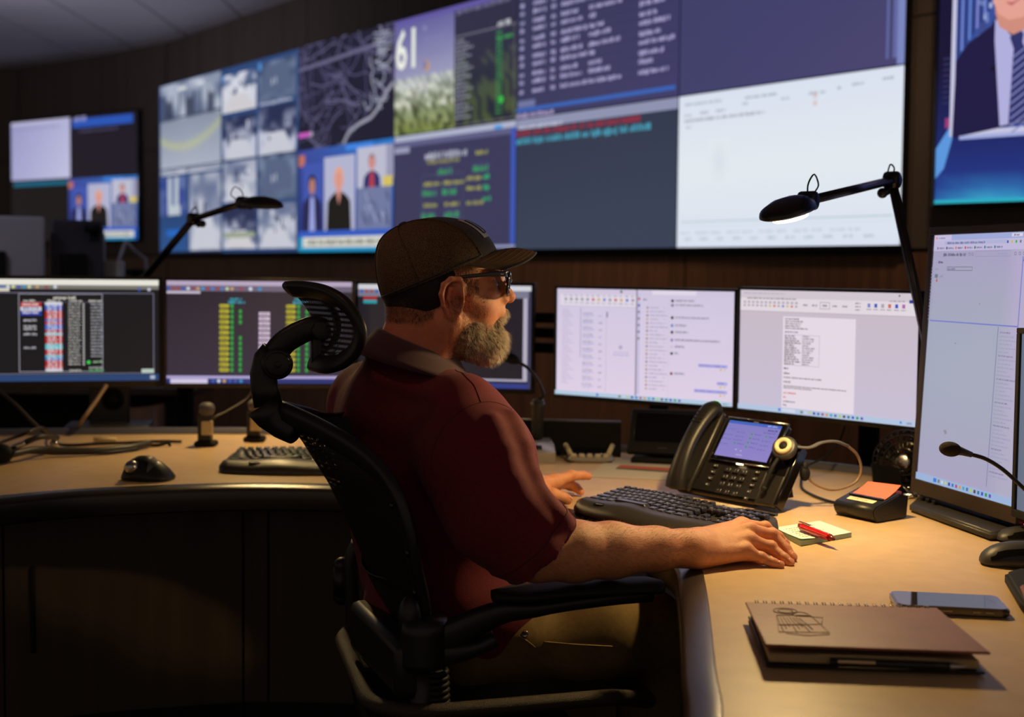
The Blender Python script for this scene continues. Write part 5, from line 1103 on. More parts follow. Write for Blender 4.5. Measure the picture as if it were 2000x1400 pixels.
q = P(222, 526, 5.3); mb = MB(); mb.box((q.x, q.y, q.z - .04), (.085, .05, .15), bev=.008); mb.box((q.x, q.y, (q.z - .11 + .75) / 2), (.05, .04, q.z - .11 - .75)); base_of(mb, 'white_box', 'white_plastic', 'small pale box standing left of the metal stand legs', 'box', (q.x, q.y, .75))
t = thing('metal_stand', 'thin grey metal stand legs under the left wall screen', 'stand', P(246, 470, 5.4)); t.location.z = .75
mb = MB(); a = P(246, 470, 5.4); mb.tube([a, P(228, 520, 5.38), P(205, 600, 5.36)], .008, 8); obj('leg', mb, 'mon_back_grey', t, world=True); mb = MB(); mb.tube([a, P(262, 490, 5.45), P(284, 505, 5.5), P(290, 600, 5.5)], .008, 8); obj('leg', mb, 'mon_back_grey', t, world=True)
mb = MB(); q = P(262, 505, 5.5); mb.box((q.x, q.y, q.z - .06), (.10, .06, .03), bev=.008); mb.box((q.x, q.y + .02, (q.z - .07 + .75) / 2), (.03, .03, q.z - .07 - .75)); base_of(mb, 'desk_speaker', 'matte_black', 'low black device behind the metal stand legs', 'device', (q.x, q.y, .75))
# ================================================================ soft-shape modelling: rounded volumes blended and skinned
f32 = np.float32
def A3(*v): return np.array(v[0] if len(v) == 1 else v, dtype=f32)
def cone(p, a, b, ra, rb):
    a, b = A3(a), A3(b); ab = b - a; t = np.clip(((p - a) @ ab) / (ab @ ab), 0, 1)
    return np.linalg.norm(p - a - t[:, None] * ab, axis=1) - (ra + (rb - ra) * t)
def chain(p, pts, k=.01):
    d = None
    for (a, ra), (b, rb) in zip(pts, pts[1:]):
        e = cone(p, a, b, ra, rb); d = e if d is None else smin(d, e, k)
    return d
def ellip(p, c, r, R=None):
    q = p - A3(c)
    if R is not None: q = q @ np.array(R, dtype=f32)          # R columns: local axes in room space
    r = A3(r); k0 = np.linalg.norm(q / r, axis=1); k1 = np.linalg.norm(q / (r * r), axis=1) + 1e-6
    return k0 * (k0 - 1) / k1
def smin(a, b, k):
    h = np.clip(.5 + .5 * (b - a) / k, 0, 1); return b + (a - b) * h - k * h * (1 - h)
def smax(a, b, k): return -smin(-a, -b, k)
def within(fn, p, lo, hi, m=.05):
    "fn only near its own box; elsewhere a safe lower bound"
    lo, hi = A3(lo), A3(hi); e = np.maximum(np.maximum(lo - p, p - hi), 0); bd = np.sqrt((e * e).sum(1)); out = bd.astype(f32) + f32(.02); k = bd < m
    if k.any(): out[k] = fn(p[k])
    return out
def surface(fn, lo, hi, h, blk=12):
    "skin of fn(p)=0 as quads (vertices at mean edge crossing of every mixed cell)"
    lo, hi = np.array(lo, float), np.array(hi, float); nb = np.ceil((hi - lo) / (h * blk)).astype(int); n = nb * blk + 1
    g = np.meshgrid(*[np.arange(k) for k in nb], indexing='ij'); bc = np.stack([q.ravel() for q in g], 1)
    cen = (lo + (bc + .5) * blk * h).astype(f32); dc = fn(cen); near = np.abs(dc) < blk * h * .87 * 1.35 + .004
    vol = np.empty(n, f32); fill = dc.reshape(nb); vol[:] = 1
    vol[:-1, :-1, :-1] = np.repeat(np.repeat(np.repeat(fill, blk, 0), blk, 1), blk, 2)
    off = np.stack([q.ravel() for q in np.meshgrid(*[np.arange(blk + 1)] * 3, indexing='ij')], 1)
    todo = bc[near]
    for s in range(0, len(todo), 60):
        b = todo[s:s + 60]; idx = (b[:, None, :] * blk + off[None]).reshape(-1, 3); v = fn((lo + idx * h).astype(f32)); vol[idx[:, 0], idx[:, 1], idx[:, 2]] = v
    s = vol < 0; c8 = [s[i:n[0] - 1 + i, j:n[1] - 1 + j, k:n[2] - 1 + k] for i in (0, 1) for j in (0, 1) for k in (0, 1)]
    cnt = sum(c.astype(np.int8) for c in c8); act = np.argwhere((cnt > 0) & (cnt < 8)); m = len(act)
    acc = np.zeros((m, 3)); w = np.zeros(m)
    for ax in range(3):
        o1, o2 = [q for q in range(3) if q != ax]
        for i in (0, 1):
            for j in (0, 1):
                a = act.copy(); a[:, o1] += i; a[:, o2] += j; b = a.copy(); b[:, ax] += 1
                va = vol[a[:, 0], a[:, 1], a[:, 2]]; vb = vol[b[:, 0], b[:, 1], b[:, 2]]; x = (va < 0) != (vb < 0); t = np.where(x, va / np.where(x, va - vb, 1), 0)
                pnt = a.astype(float); pnt[:, ax] += t; acc[x] += pnt[x]; w[x] += 1
    V_ = lo + acc / w[:, None] * h
    im = np.full(n - 1, -1, np.int32); im[act[:, 0], act[:, 1], act[:, 2]] = np.arange(m); F = []
    for ax in range(3):
        o1, o2 = [(1, 2), (2, 0), (0, 1)][ax]
        sl0 = [slice(1, -1)] * 3; sl1 = [slice(1, -1)] * 3; sl0[ax] = slice(0, -1); sl1[ax] = slice(1, None)
        a, b = s[tuple(sl0)], s[tuple(sl1)]; e = np.argwhere(a != b); base = e + 1; base[:, ax] -= 1; sg = a[e[:, 0], e[:, 1], e[:, 2]]
        q = []
        for (i, j) in ((-1, -1), (0, -1), (0, 0), (-1, 0)):
            c = base.copy(); c[:, o1] += i; c[:, o2] += j; q.append(im[c[:, 0], c[:, 1], c[:, 2]])
        q = np.stack(q, 1); q[~sg] = q[~sg][:, ::-1]; F.append(q[(q >= 0).all(1)])
    return V_, np.concatenate(F)
def skin_obj(name, fn, lo, hi, h, m, parent, colf=None, label=None):
    V_, F = surface(fn, lo, hi, h); T = np.array(inv_of(parent))
    W = V_ @ T[:3, :3].T + T[:3, 3]
    me = bpy.data.meshes.new(name); me.vertices.add(len(W)); me.vertices.foreach_set('co', W.astype(f32).ravel())
    me.loops.add(F.size); me.loops.foreach_set('vertex_index', F.astype(np.int32).ravel()); me.polygons.add(len(F))
    me.polygons.foreach_set('loop_start', np.arange(0, F.size, 4, dtype=np.int32)); me.polygons.foreach_set('loop_total', np.full(len(F), 4, np.int32))
    me.polygons.foreach_set('use_smooth', np.ones(len(F), bool)); me.update(calc_edges=True)
    if colf is not None:
        c = colf(V_.astype(f32)); a = me.color_attributes.new('Col', 'FLOAT_COLOR', 'POINT'); a.data.foreach_set('color', np.concatenate([c, np.ones((len(c), 1))], 1).astype(f32).ravel())
    o = link(name, me, m, parent)
    if label: o['label'] = label
    return o, V_, F
# ================================================================ mesh office chair with headrest
CH = V((-.07, 2.12, 0)); ca = radians(15)
chair = thing('office_chair', 'black mesh office chair with curved headrest under the seated man', 'chair', CH, ca)
CI = (Matrix.Translation(CH) @ Matrix.Rotation(ca, 4, 'Z')).inverted()
def cl(x, y, Y): return CI @ P(x, y, Y)
mat('chair_black', rgb(30, 29, 28), .42, spec=.5); mat('chair_soft', rgb(26, 25, 24), .6, spec=.3)
m = mat('chair_mesh', rgb(26, 25, 25), .6, spec=.3); nt = m.node_tree; b = nt.nodes['Principled BSDF']
def net(nt, b, pitch, duty, amin):
    "open weave: round holes on a staggered grid over y and z"
    N = nt.nodes; Lk = nt.links; tc = N.new('ShaderNodeTexCoord'); sp = N.new('ShaderNodeSeparateXYZ'); Lk.new(tc.outputs['Object'], sp.inputs[0])
    def mth(op, a, b_=None):
        m_ = N.new('ShaderNodeMath'); m_.operation = op
        for k, q in enumerate((a, b_)):
            if q is None: continue
            if isinstance(q, (int, float)): m_.inputs[k].default_value = q
            else: Lk.new(q, m_.inputs[k])
        return m_.outputs[0]
    K = 2 * pi / pitch; yy = mth('SUBTRACT', sp.outputs['Y'], mth('MULTIPLY', sp.outputs['X'], 1.0)); a = mth('SINE', mth('MULTIPLY', mth('ADD', yy, mth('MULTIPLY', sp.outputs['Z'], .55)), K)); c = mth('SINE', mth('MULTIPLY', mth('SUBTRACT', yy, mth('MULTIPLY', sp.outputs['Z'], .55)), K))
    g_ = mth('GREATER_THAN', mth('MULTIPLY', a, c), duty); al = mth('SUBTRACT', 1.0, mth('MULTIPLY', g_, 1 - amin)); Lk.new(al, b.inputs['Alpha'])
net(nt, b, .0105, .38, .55)
m = mat('headrest_net', rgb(30, 27, 26), .5, spec=.4); net(m.node_tree, m.node_tree.nodes['Principled BSDF'], .0095, .30, .0)
mat('seat_leather', rgb(58, 46, 30), .5, spec=.5, bump=(700, .8))
# back frame: measured near half, mirrored
H = [(-.326, 0, .992), (-.270, -.07, .970), (-.220, -.14, .944), (-.188, -.19, .918), (-.165, -.222, .880), (-.150, -.230, .832), (-.138, -.225, .775), (-.124, -.212, .72), (-.118, -.205, .672)]
Hs = smoothpath([V(p) for p in H], 6); full = [V((p.x, -p.y, p.z)) for p in Hs[::-1]] + Hs[1:]
def band(path, wfun, dfun, n=14, mb=None, ndir=None):
    "flat rounded strip: wfun across (in the back plane), dfun thick"
    rings = []; m_ = len(path)
    for i, p in enumerate(path):
        t = (path[min(i + 1, m_ - 1)] - path[max(i - 1, 0)]).normalized(); nd = ndir(i) if ndir else V((1, 0, 0)); a = t.cross(nd).normalized(); c = a.cross(t).normalized(); s = i / (m_ - 1)
        rings.append([p + a * (abs(cos(q)) ** .7 * (1 if cos(q) > 0 else -1)) * wfun(s) + c * (abs(sin(q)) ** .7 * (1 if sin(q) > 0 else -1)) * dfun(s) for q in [2 * pi * k / n for k in range(n)]])
    mb = mb or MB(); mb.loft(rings); return mb
mb = band(full, lambda s: .019, lambda s: .011); obj('back_frame', mb, 'chair_black', chair)
def bx(z, u):                                          # back surface: centre line bulges to the rear
    xe = interp(z, [.66, .72, .83, .9, .95], [-.118, -.126, -.150, -.175, -.215]); xc = interp(z, [.62, .66, .714, .773, .867, .945, .985], [-.135, -.150, -.176, -.200, -.244, -.292, -.322]); return xc + (xe - xc) * abs(u) ** 2.2
def by(z): return interp(z, [.62, .67, .72, .83, .90, .945, .97, .992], [.185, .19, .2, .215, .195, .135, .07, .01])
mb = MB(); mb.loft([[V((bx(z, u), u * by(z), z)) for u in [-1 + k / 12 for k in range(25)]] for z in [.70 + .285 * j / 26 for j in range(27)]], cap=False, closed=False); obj('back_mesh', mb, 'chair_mesh', chair)
mb = MB(); mb.loft([[V((bx(z, u) - .004, u * by(z) * .96, z)) for u in [-1 + k / 12 for k in range(25)]] for z in [.60 + .12 * j / 10 for j in range(11)]], cap=False, closed=False); obj('lumbar_pad', mb, 'chair_soft', chair)
mb = MB(); mb.tube([V((bx(.722, u) - .006, u * by(.72) * .9, .722 + .02 * u * u)) for u in [-1 + k / 12 for k in range(25)]], .0018, 6); obj('pad_piping', mb, 'seat_leather', chair)
mb = MB(); [mb.ell((x + -.010, y - .004, z), (.003, .004, .0055), 8, 6) for x, y, z in ((-.262, -.09, .965), (-.20, -.172, .925), (-.152, -.238, .85), (-.140, -.234, .79), (-.126, -.222, .735))]; obj('bolt', mb, 'gloss_black', chair) if False else None
for x, y, z in ((-.262, -.10, .957), (-.165, -.232, .872), (-.142, -.240, .80), (-.128, -.226, .735)): mb = MB(); mb.ell((x - .012, y - .006, z), (.003, .004, .006), 10, 6); obj('slot', mb, 'gloss_black', chair)
# headrest: clamp, hinge arm, curved mesh loop
Y0 = 2.035
c0 = cl(548, 812, Y0); mb = MB(); a, b_ = cl(520, 772, Y0 - .01), cl(556, 838, Y0 - .02); mb.tube([cl(516, 790, Y0), cl(530, 812, Y0), cl(552, 832, Y0), cl(575, 848, Y0 - .02)], lambda s: .026 - .012 * s, 16, flat=1.25); clampo = obj('headrest_clamp', mb, 'chair_black', chair)
mb = band([cl(x, y, Y0) for x, y in [(524, 790), (517, 760), (514, 730), (520, 700), (532, 686)]], lambda s: .024 - .004 * s, lambda s: .020, ndir=lambda i: V((0, 1, 0))); obj('headrest_post', mb, 'chair_black', clampo)
mb = MB(); q = cl(541, 710, Y0 - .018); mb.disc_cyl(q, (0, 1, 0), .0255, .030, .004); mb.disc_cyl(q - V((0, .012, 0)), (0, 1, 0), .0205, .014, .003); mb.disc_cyl(q - V((0, .02, 0)), (0, 1, 0), .0055, .004, .001); obj('hinge_disc', mb, 'chair_black', clampo)
mb = band(smoothpath([cl(x, y, Y0) for x, y in [(536, 692), (556, 668), (585, 650), (612, 640), (636, 644)]], 5), lambda s: .021 - .002 * s, lambda s: .016, ndir=lambda i: V((0, 1, 0))); obj('headrest_arm', mb, 'chair_black', clampo)
mb = MB(); q = cl(628, 645, Y0 - .012); mb.disc_cyl(q, (0, 1, 0), .0165, .030, .003); mb.box(cl(620, 688, Y0 + .01), (.022, .03, .055), bev=.006); obj('headrest_pivot', mb, 'chair_black', clampo)
near = [(566, 564, 0), (606, 566, .045), (645, 576, .085), (680, 600, .118), (703, 640, .132), (698, 676, .122), (672, 702, .095), (640, 712, .055), (612, 707, .0)]
hp = [cl(x, y, Y0 + .015 - .95 * d) for x, y, d in near]
hp[0].y = 0; hp[-1].y = 0; hs_ = smoothpath(hp, 6); loop = [V((p.x, -p.y, p.z)) for p in hs_[::-1]][:-1] + hs_
loop = loop + [loop[0]] if (loop[0] - loop[-1]).length > 1e-4 else loop
mb = band(loop, lambda s: .0085, lambda s: .0155, ndir=lambda i: (V((sum(p.x for p in loop) / len(loop), 0, sum(p.z for p in loop) / len(loop))) - loop[i]).normalized()); hr = obj('headrest_frame', mb, 'chair_black', chair)
top = hs_[:len(hs_) // 2]; bot = hs_[len(hs_) // 2:][::-1]; k = 14
def samp(path, t): f = t * (len(path) - 1); i = min(int(f), len(path) - 2); return path[i].lerp(path[i + 1], f - i)
rows = []
for j in range(9):
    v = j / 8; half = []
    for i in range(k + 1):
        u = i / k; a = samp(top, u * .98); b_ = samp(bot, u * .98); p = a.lerp(b_, v); p.x += .022 * sin(pi * v) * (1 - u) + .018 * (1 - u * u) * 0; half.append(p)
    rows.append([V((p.x, -p.y, p.z)) for p in half[::-1]] + half[1:])
mb = MB(); mb.loft(rows, cap=False, closed=False); obj('headrest_mesh', mb, 'headrest_net', chair)
# seat pan, rim and cushion
def rr_(x0, y0, x1, y1, r): return rrect(x0, y0, x1, y1, r, 8)
ring = [V((x, y, .548 - (.030 * max(0, (x - .16) / .1) ** 2 if x > .16 else 0) + .006 * (abs(y) / .25) ** 4)) for x, y in rr_(-.20, -.252, .27, .252, .11)]; ring.append(ring[0].copy())
mb = MB(); mb.tube(ring, .0165, 10, cap=False, flat=.8); obj('seat_rim', mb, 'seat_leather', chair)
cen = V((.03, 0, .500)); mb = MB(); mb.loft([[cen + (p - cen) * s + V((0, 0, -.03 * (1 - s))) for p in ring[:-1]] for s in (1, .9, .6, .3, .05)]); obj('seat_mesh', mb, 'chair_soft', chair)
mb = MB(); mb.box((.02, 0, .43), (.30, .24, .07), bev=.02); mb.disc_cyl((0, 0, .30), (0, 0, 1), .028, .22, .003); obj('tilt_mechanism', mb, 'chair_black', chair)
for k_ in range(5):
    a = 2 * pi * k_ / 5 + .3; d = V((cos(a), sin(a), 0)); mb = MB(); mb.tube([d * .03 + V((0, 0, .17)), d * .15 + V((0, 0, .135)), d * .30 + V((0, 0, .085))], (.028, .018), 10, flat=.7); lg = obj('leg', mb, 'chair_black', chair)
    mb = MB(); mb.disc_cyl(d * .31 + V((0, 0, .032)), V((-d.y, d.x, 0)), .03, .045, .006); mb.tube([d * .30 + V((0, 0, .085)), d * .31 + V((0, 0, .045))], .012, 8); obj('caster', mb, 'chair_black', lg)
# rear yoke and cross box
mb = MB(); p0, p1 = cl(712, 1250, 2.10), cl(800, 1275, 1.86); d = p1 - p0; mb.box((p0 + p1) / 2, (d.length + .02, .05, .088), bev=.014, rot=(0, 0, math.atan2(d.y, d.x))); obj('rear_crossbar', mb, 'chair_black', chair)
mb = band(smoothpath([cl(x, y, Y) for x, y, Y in [(716, 1300, 2.1), (722, 1340, 2.08), (760, 1385, 2.02), (800, 1410, 1.98)]], 5), lambda s: .018, lambda s: .012); obj('yoke', mb, 'chair_black', chair)
def arm_side(sgn):
    # near arm measured, far arm mirrored
    S = lambda p, z=0: V((p.x * (.8 if sgn > 0 else 1), -p.y if sgn > 0 else p.y, p.z - (.075 if sgn > 0 else 0)))
    nm = 'armrest'
    mb = MB(); q = [S(cl(x, y, Y)) for x, y, Y in [(828, 1232, 1.86), (828, 1288, 1.86)]]; mb.tube([q[0] + V((0, 0, .02)), q[0], q[1], q[1] - V((0, 0, .008))], .036, 16); ao = obj(nm, mb, 'chair_black', chair)
    for (pts, w0, w1) in (([(835, 1252, 1.86), (880, 1240, 1.862), (930, 1215, 1.866), (985, 1194, 1.872), (1045, 1188, 1.88), (1120, 1176, 1.89), (1200, 1166, 1.90), (1270, 1160, 1.915)], .030, .011), ([(840, 1278, 1.86), (890, 1274, 1.862), (935, 1262, 1.866), (968, 1246, 1.87)], .020, .012)):
        path = smoothpath([S(cl(*q)) for q in pts], 5); mb = band(path, lambda s: w0 + (w1 - w0) * min(1, s * 1.6), lambda s: .016, ndir=lambda i: V((0, 1, 0))); obj('arm_beam', mb, 'chair_black', ao)
    path = smoothpath([S(cl(*q)) for q in [(962, 1164, 1.87), (1040, 1156, 1.885), (1150, 1147, 1.90), (1250, 1143, 1.925), (1292, 1143, 1.935)]], 5); mb = band(path, lambda s: .040 * min(1, .35 + 4 * s * 1.0, .35 + 6 * (1 - s)), lambda s: .0085, ndir=lambda i: V((0, 0, 1))); obj('arm_pad', mb, 'chair_soft', ao)
    mb = MB(); q = [S(cl(x, y, 1.87)) for x, y in [(822, 1300), (830, 1470)]]; mb.tube(q, .020, 14); obj('post', mb, 'chair_black', ao)
    mb = MB()
    for k_ in range(13): p = q[0].lerp(q[1], .08 + k_ * .07) + V((.022, 0, 0)); mb.torus(p, q[1] - q[0], .018, .0045, 18, 6)
    mb.tube([q[0] + V((.022, 0, -.01)), q[1] + V((.022, 0, 0))], .0165, 12); obj('ribbed_sleeve', mb, 'chair_soft', ao)
arm_side(-1); arm_side(1)
# far side height knob and upright behind the back
mb = MB(); mb.tube([cl(668, 1104, 2.36), cl(667, 1165, 2.36)], .0165, 14); mb.ell(cl(668, 1104, 2.36), .0165); mb.ell(cl(667, 1165, 2.36), .0165); obj('tilt_knob', mb, 'chair_black', chair)
mb = band(smoothpath([cl(x, y, 2.34) for x, y in [(700, 1060), (686, 1100), (688, 1180), (692, 1260), (700, 1340), (716, 1400), (740, 1440)]], 5), lambda s: .014, lambda s: .018, ndir=lambda i: V((0, 1, 0))); obj('rear_upright', mb, 'chair_black', chair)
# near hinge cap on the back frame foot
mb = MB(); mb.ell(cl(800, 1205, 1.86), (.018, .02, .034)); obj('hinge_cap', mb, 'chair_black', chair)
# ================================================================ the seated man
ROOT = V((-.10, 2.13, 0))
man = thing('person', 'man in a maroon polo shirt, dark cap and glasses seated with hands on desk', 'person', ROOT)
def pp(x, y, Y): return A3(tuple(P(x, y, Y)))
TH = radians(5); HO = P(880, 575, 2.17)
HR = np.array([[cos(TH), -sin(TH), 0], [sin(TH), cos(TH), 0], [0, 0, 1]], f32)      # columns: forward, left, up
HOa = A3(tuple(HO))
def hw(x, y, z): return tuple(HOa + HR @ A3(x, y, z))                                # head point -> room
def hl(p): return (p - HOa) @ HR                                                      # room -> head
# ---- head and neck in head space
EARC = (.002, -.080, -.010)
def head_sdf(q):
    a = q.copy(); a[:, 1] = np.abs(a[:, 1])
    d = ellip(q, (-.022, 0, .028), (.100, .078, .098))
    d = smin(d, ellip(a, (.034, 0, -.030), (.056, .062, .088)), .02)
    d = smin(d, cone(a, (-.005, .052, -.050), (.062, .014, -.098), .027, .022), .02)
    d = smin(d, cone(a, (.068, 0, -.098), (.068, .012, -.096), .020, .020), .015)
    d = smin(d, cone(a, (.052, .036, -.018), (.030, .056, -.005), .024, .016), .015)
    d = smin(d, cone(a, (.070, .034, .040), (.080, 0, .040), .013, .013), .012)
    d = smax(d, -ellip(a, (.094, .031, .020), (.020, .019, .014)), .012)                   # sockets
    d = smin(d, ellip(a, (.066, .031, .018), (.0145, .0145, .0135)), .004)                 # lids over the eyes
    d = smin(d, cone(a, (.070, .046, .004), (.082, .018, .006), .006, .005), .010)         # bags
    d = smin(d, cone(q, (.084, 0, .026), (.1035, 0, -.003), .0085, .0118), .010)           # nose
    d = smin(d, cone(a, (.094, .011, -.008), (.087, .015, -.009), .0080, .0066), .006)
    d = smax(d, -ellip(a, (.098, .0065, -.0165), (.006, .0032, .004)), .003)
    d = smin(d, cone(a, (.083, .012, -.030), (.080, .0, -.036), .014, .016), .012)
    d = smin(d, cone(a, (.0895, 0, -.0475), (.078, .022, -.051), .0050, .0035), .005)      # lips
    d = smin(d, cone(a, (.0885, 0, -.0560), (.077, .020, -.054), .0058, .0040), .004)
    # neck
    d = smin(d, cone(q, (-.050, 0, -.050), (-.078, 0, -.175), .062, .078), .025)
    d = smin(d, cone(a, (-.005, .056, -.050), (-.03, .05, -.12), .020, .022), .03)
    # ears
    e = ellip(a, (.002, .080, -.008), (.020, .0050, .036), np.array([[.93, -.33, .12], [.35, .93, .0], [-.12, .04, .99]], f32))
    H = [((.018, .074, .004), .0038), ((.020, .078, .018), .0040), ((.012, .086, .028), .0044), ((-.003, .090, .028), .0046), ((-.015, .092, .018), .0048), ((-.019, .092, .002), .0046), ((-.015, .089, -.018), .0042), ((-.006, .083, -.034), .0060), ((.006, .077, -.038), .0060), ((.011, .073, -.028), .0035)]
    e = smin(e, chain(a, H, .003), .005)
    e = smin(e, chain(a, [((.010, .082, .012), .003), ((-.004, .086, .012), .0034), ((-.008, .086, -.004), .0034), ((-.002, .083, -.020), .003)], .002), .003)
    e = smin(e, cone(a, (.016, .076, -.010), (.013, .076, -.018), .0045, .004), .004)
    e = smax(e, -ellip(a, (.008, .090, -.008), (.0085, .010, .013)), .004)
    return smin(d, e, .006)
# ---- arm and hand chains in room space
sh_n = A3(-.090, 2.04, .965); el_n = pp(1046, 1078, 1.862); wr_n = pp(1366, 1070, 1.985)
fm = lambda t: el_n + (wr_n - el_n) * t
sh_f = A3(-.27, 2.37, .985); el_f = A3(-.20, 2.47, .79); wr_f = pp(1036, 952, 2.50)
Hn = dict(  # near (right) hand: MCP, PIP, DIP, tip
    index=[pp(1448, 1026, 2.070), pp(1494, 1031, 2.09), pp(1520, 1048, 2.088), pp(1533, 1061, 2.085)],
    middle=[pp(1463, 1036, 2.046), pp(1508, 1045, 2.060), pp(1535, 1072, 2.045), pp(1548, 1089, 2.032)],
    ring=[pp(1463, 1056, 2.020), pp(1505, 1069, 2.026), pp(1531, 1090, 2.010), pp(1543, 1100, 2.002)],
    little=[pp(1457, 1077, 1.996), pp(1486, 1090, 1.994), pp(1510, 1099, 1.988), pp(1524, 1104, 1.984)],
    thumb=[pp(1412, 1062, 2.050), pp(1446, 1068, 2.085), pp(1476, 1064, 2.105), pp(1492, 1066, 2.110)])
Rn = dict(index=(.0125, .0102, .0090, .0076), middle=(.0130, .0106, .0092, .0080), ring=(.0125, .0102, .0088, .0076), little=(.0115, .0092, .0080, .0070), thumb=(.014, .012, .0105, .009))
Hf = dict(
    index=[pp(1082, 940, 2.52), pp(1116, 929, 2.55), pp(1138, 928, 2.57), pp(1149, 930, 2.58)],
    middle=[pp(1084, 944, 2.55), pp(1110, 942, 2.59), pp(1125, 952, 2.60), pp(1134, 960, 2.60)],
    ring=[pp(1078, 944, 2.58), pp(1100, 944, 2.62), pp(1114, 950, 2.63), pp(1122, 954, 2.63)],
    little=[pp(1072, 944, 2.60), pp(1088, 944, 2.64), pp(1100, 947, 2.65), pp(1106, 949, 2.65)],
    thumb=[pp(1058, 962, 2.475), pp(1080, 967, 2.47), pp(1098, 972, 2.475), pp(1108, 976, 2.48)])
Rf_ = dict(index=(.0135, .0105, .0092, .008), middle=(.0135, .0108, .0094, .0082), ring=(.0125, .010, .009, .0075), little=(.0115, .009, .008, .007), thumb=(.0155, .0140, .0125, .0105))
def hand_sdf(p, H, R, wr, wv, up):
    d = None
    for k in ('index', 'middle', 'ring', 'little'):
        J, r = H[k], R[k]; e = chain(p, [(J[0], r[0]), (J[1], r[1]), (J[2], r[2]), (J[3], r[3])], .004)
        e = smin(e, np.linalg.norm(p - (J[1] + up * .0015), axis=1) - r[1] * 1.13, .0025)       # knuckle
        d = e if d is None else smin(d, e, .0035)
    pal = None
    for k in ('index', 'middle', 'ring', 'little'):
        J, r = H[k], R[k]; base = wr + wv * {'index': .7, 'middle': .25, 'ring': -.25, 'little': -.7}[k] * .030
        e = cone(p, base, J[0] - up * .002, .021, r[0] * 1.08); pal = e if pal is None else smin(pal, e, .012)
        pal = smin(pal, cone(p, base * .45 + J[0] * .55 + up * .0085, J[0] + up * .0056, .0036, .0084), .0045)   # tendon and knuckle
    d = smin(d, pal, .010)
    J, r = H['thumb'], R['thumb']; th = chain(p, [(wr + wv * .015, .018), (J[0], r[0] * 1.15), (J[1], r[1]), (J[2], r[2]), (J[3], r[3])], .006)
    return smin(d, th, .010)
wvn = (Hn['index'][0] - Hn['little'][0]); wvn = wvn / np.linalg.norm(wvn); an_ = (Hn['middle'][0] - wr_n); an_ = an_ / np.linalg.norm(an_); upn = np.cross(an_, wvn); upn *= np.sign(upn[2]); upn /= np.linalg.norm(upn)
wvf = (Hf['index'][0] - Hf['little'][0]); wvf = wvf / np.linalg.norm(wvf); af_ = (Hf['middle'][0] - wr_f); af_ = af_ / np.linalg.norm(af_); upf = np.cross(af_, wvf); upf *= np.sign(upf[2]); upf /= np.linalg.norm(upf)
def arm_n(p):
    d = chain(p, [(sh_n, .052), (el_n, .0395)], .02)
    d = smin(d, chain(p, [(el_n, .0395), (fm(.22), .0460), (fm(.45), .0425), (fm(.72), .034), (fm(.92), .0285), (wr_n, .0270)], .015), .03)
    d = smin(d, cone(p, wr_n + A3(0, .012, .002), wr_n + A3(-.04, .008, .002), .023, .026), .012)
    return smin(d, hand_sdf(p, Hn, Rn, wr_n, wvn, upn), .012)
def arm_f(p):
    d = chain(p, [(sh_f, .05), (el_f, .043)], .02); d = smin(d, chain(p, [(el_f, .043), (el_f * .7 + wr_f * .3, .045), (wr_f, .029)], .015), .03)
    return smin(d, hand_sdf(p, Hf, Rf_, wr_f, wvf, upf), .012)
TT = radians(22); Ft = A3(cos(TT), sin(TT), 0); St = A3(sin(TT), -cos(TT), 0)           # torso forward, torso near side
TR = np.stack([Ft, -St, A3(0, 0, 1)], 1)
cuff_c = pp(1062, 1074, 1.865); cuff_n = A3(.69, .16, -.70); cuff_n /= np.linalg.norm(cuff_n)
SL = [(pp(905, 835, 2.03), .086), (pp(935, 905, 1.96), .084), (pp(972, 1000, 1.90), .068), (pp(1094, 1106, 1.86), .067)]
SLi = [(pp(1000, 1015, 1.885), .050), (pp(1104, 1116, 1.86), .0615)]
cfar = A3(.0, 2.49, .79); cfn = (wr_f - el_f); cfn = cfn / np.linalg.norm(cfn)
FOLDS = []
def shirt(p):
    return within(shirt0, p, (-.42, 1.76, .56), (.2, 2.62, 1.14), .2)
def shirt0(p): return smax(shirt1(p), -cone(p, A3(hw(-.06, 0, -.05)), A3(hw(-.068, 0, -.105)), .064, .060), .006)
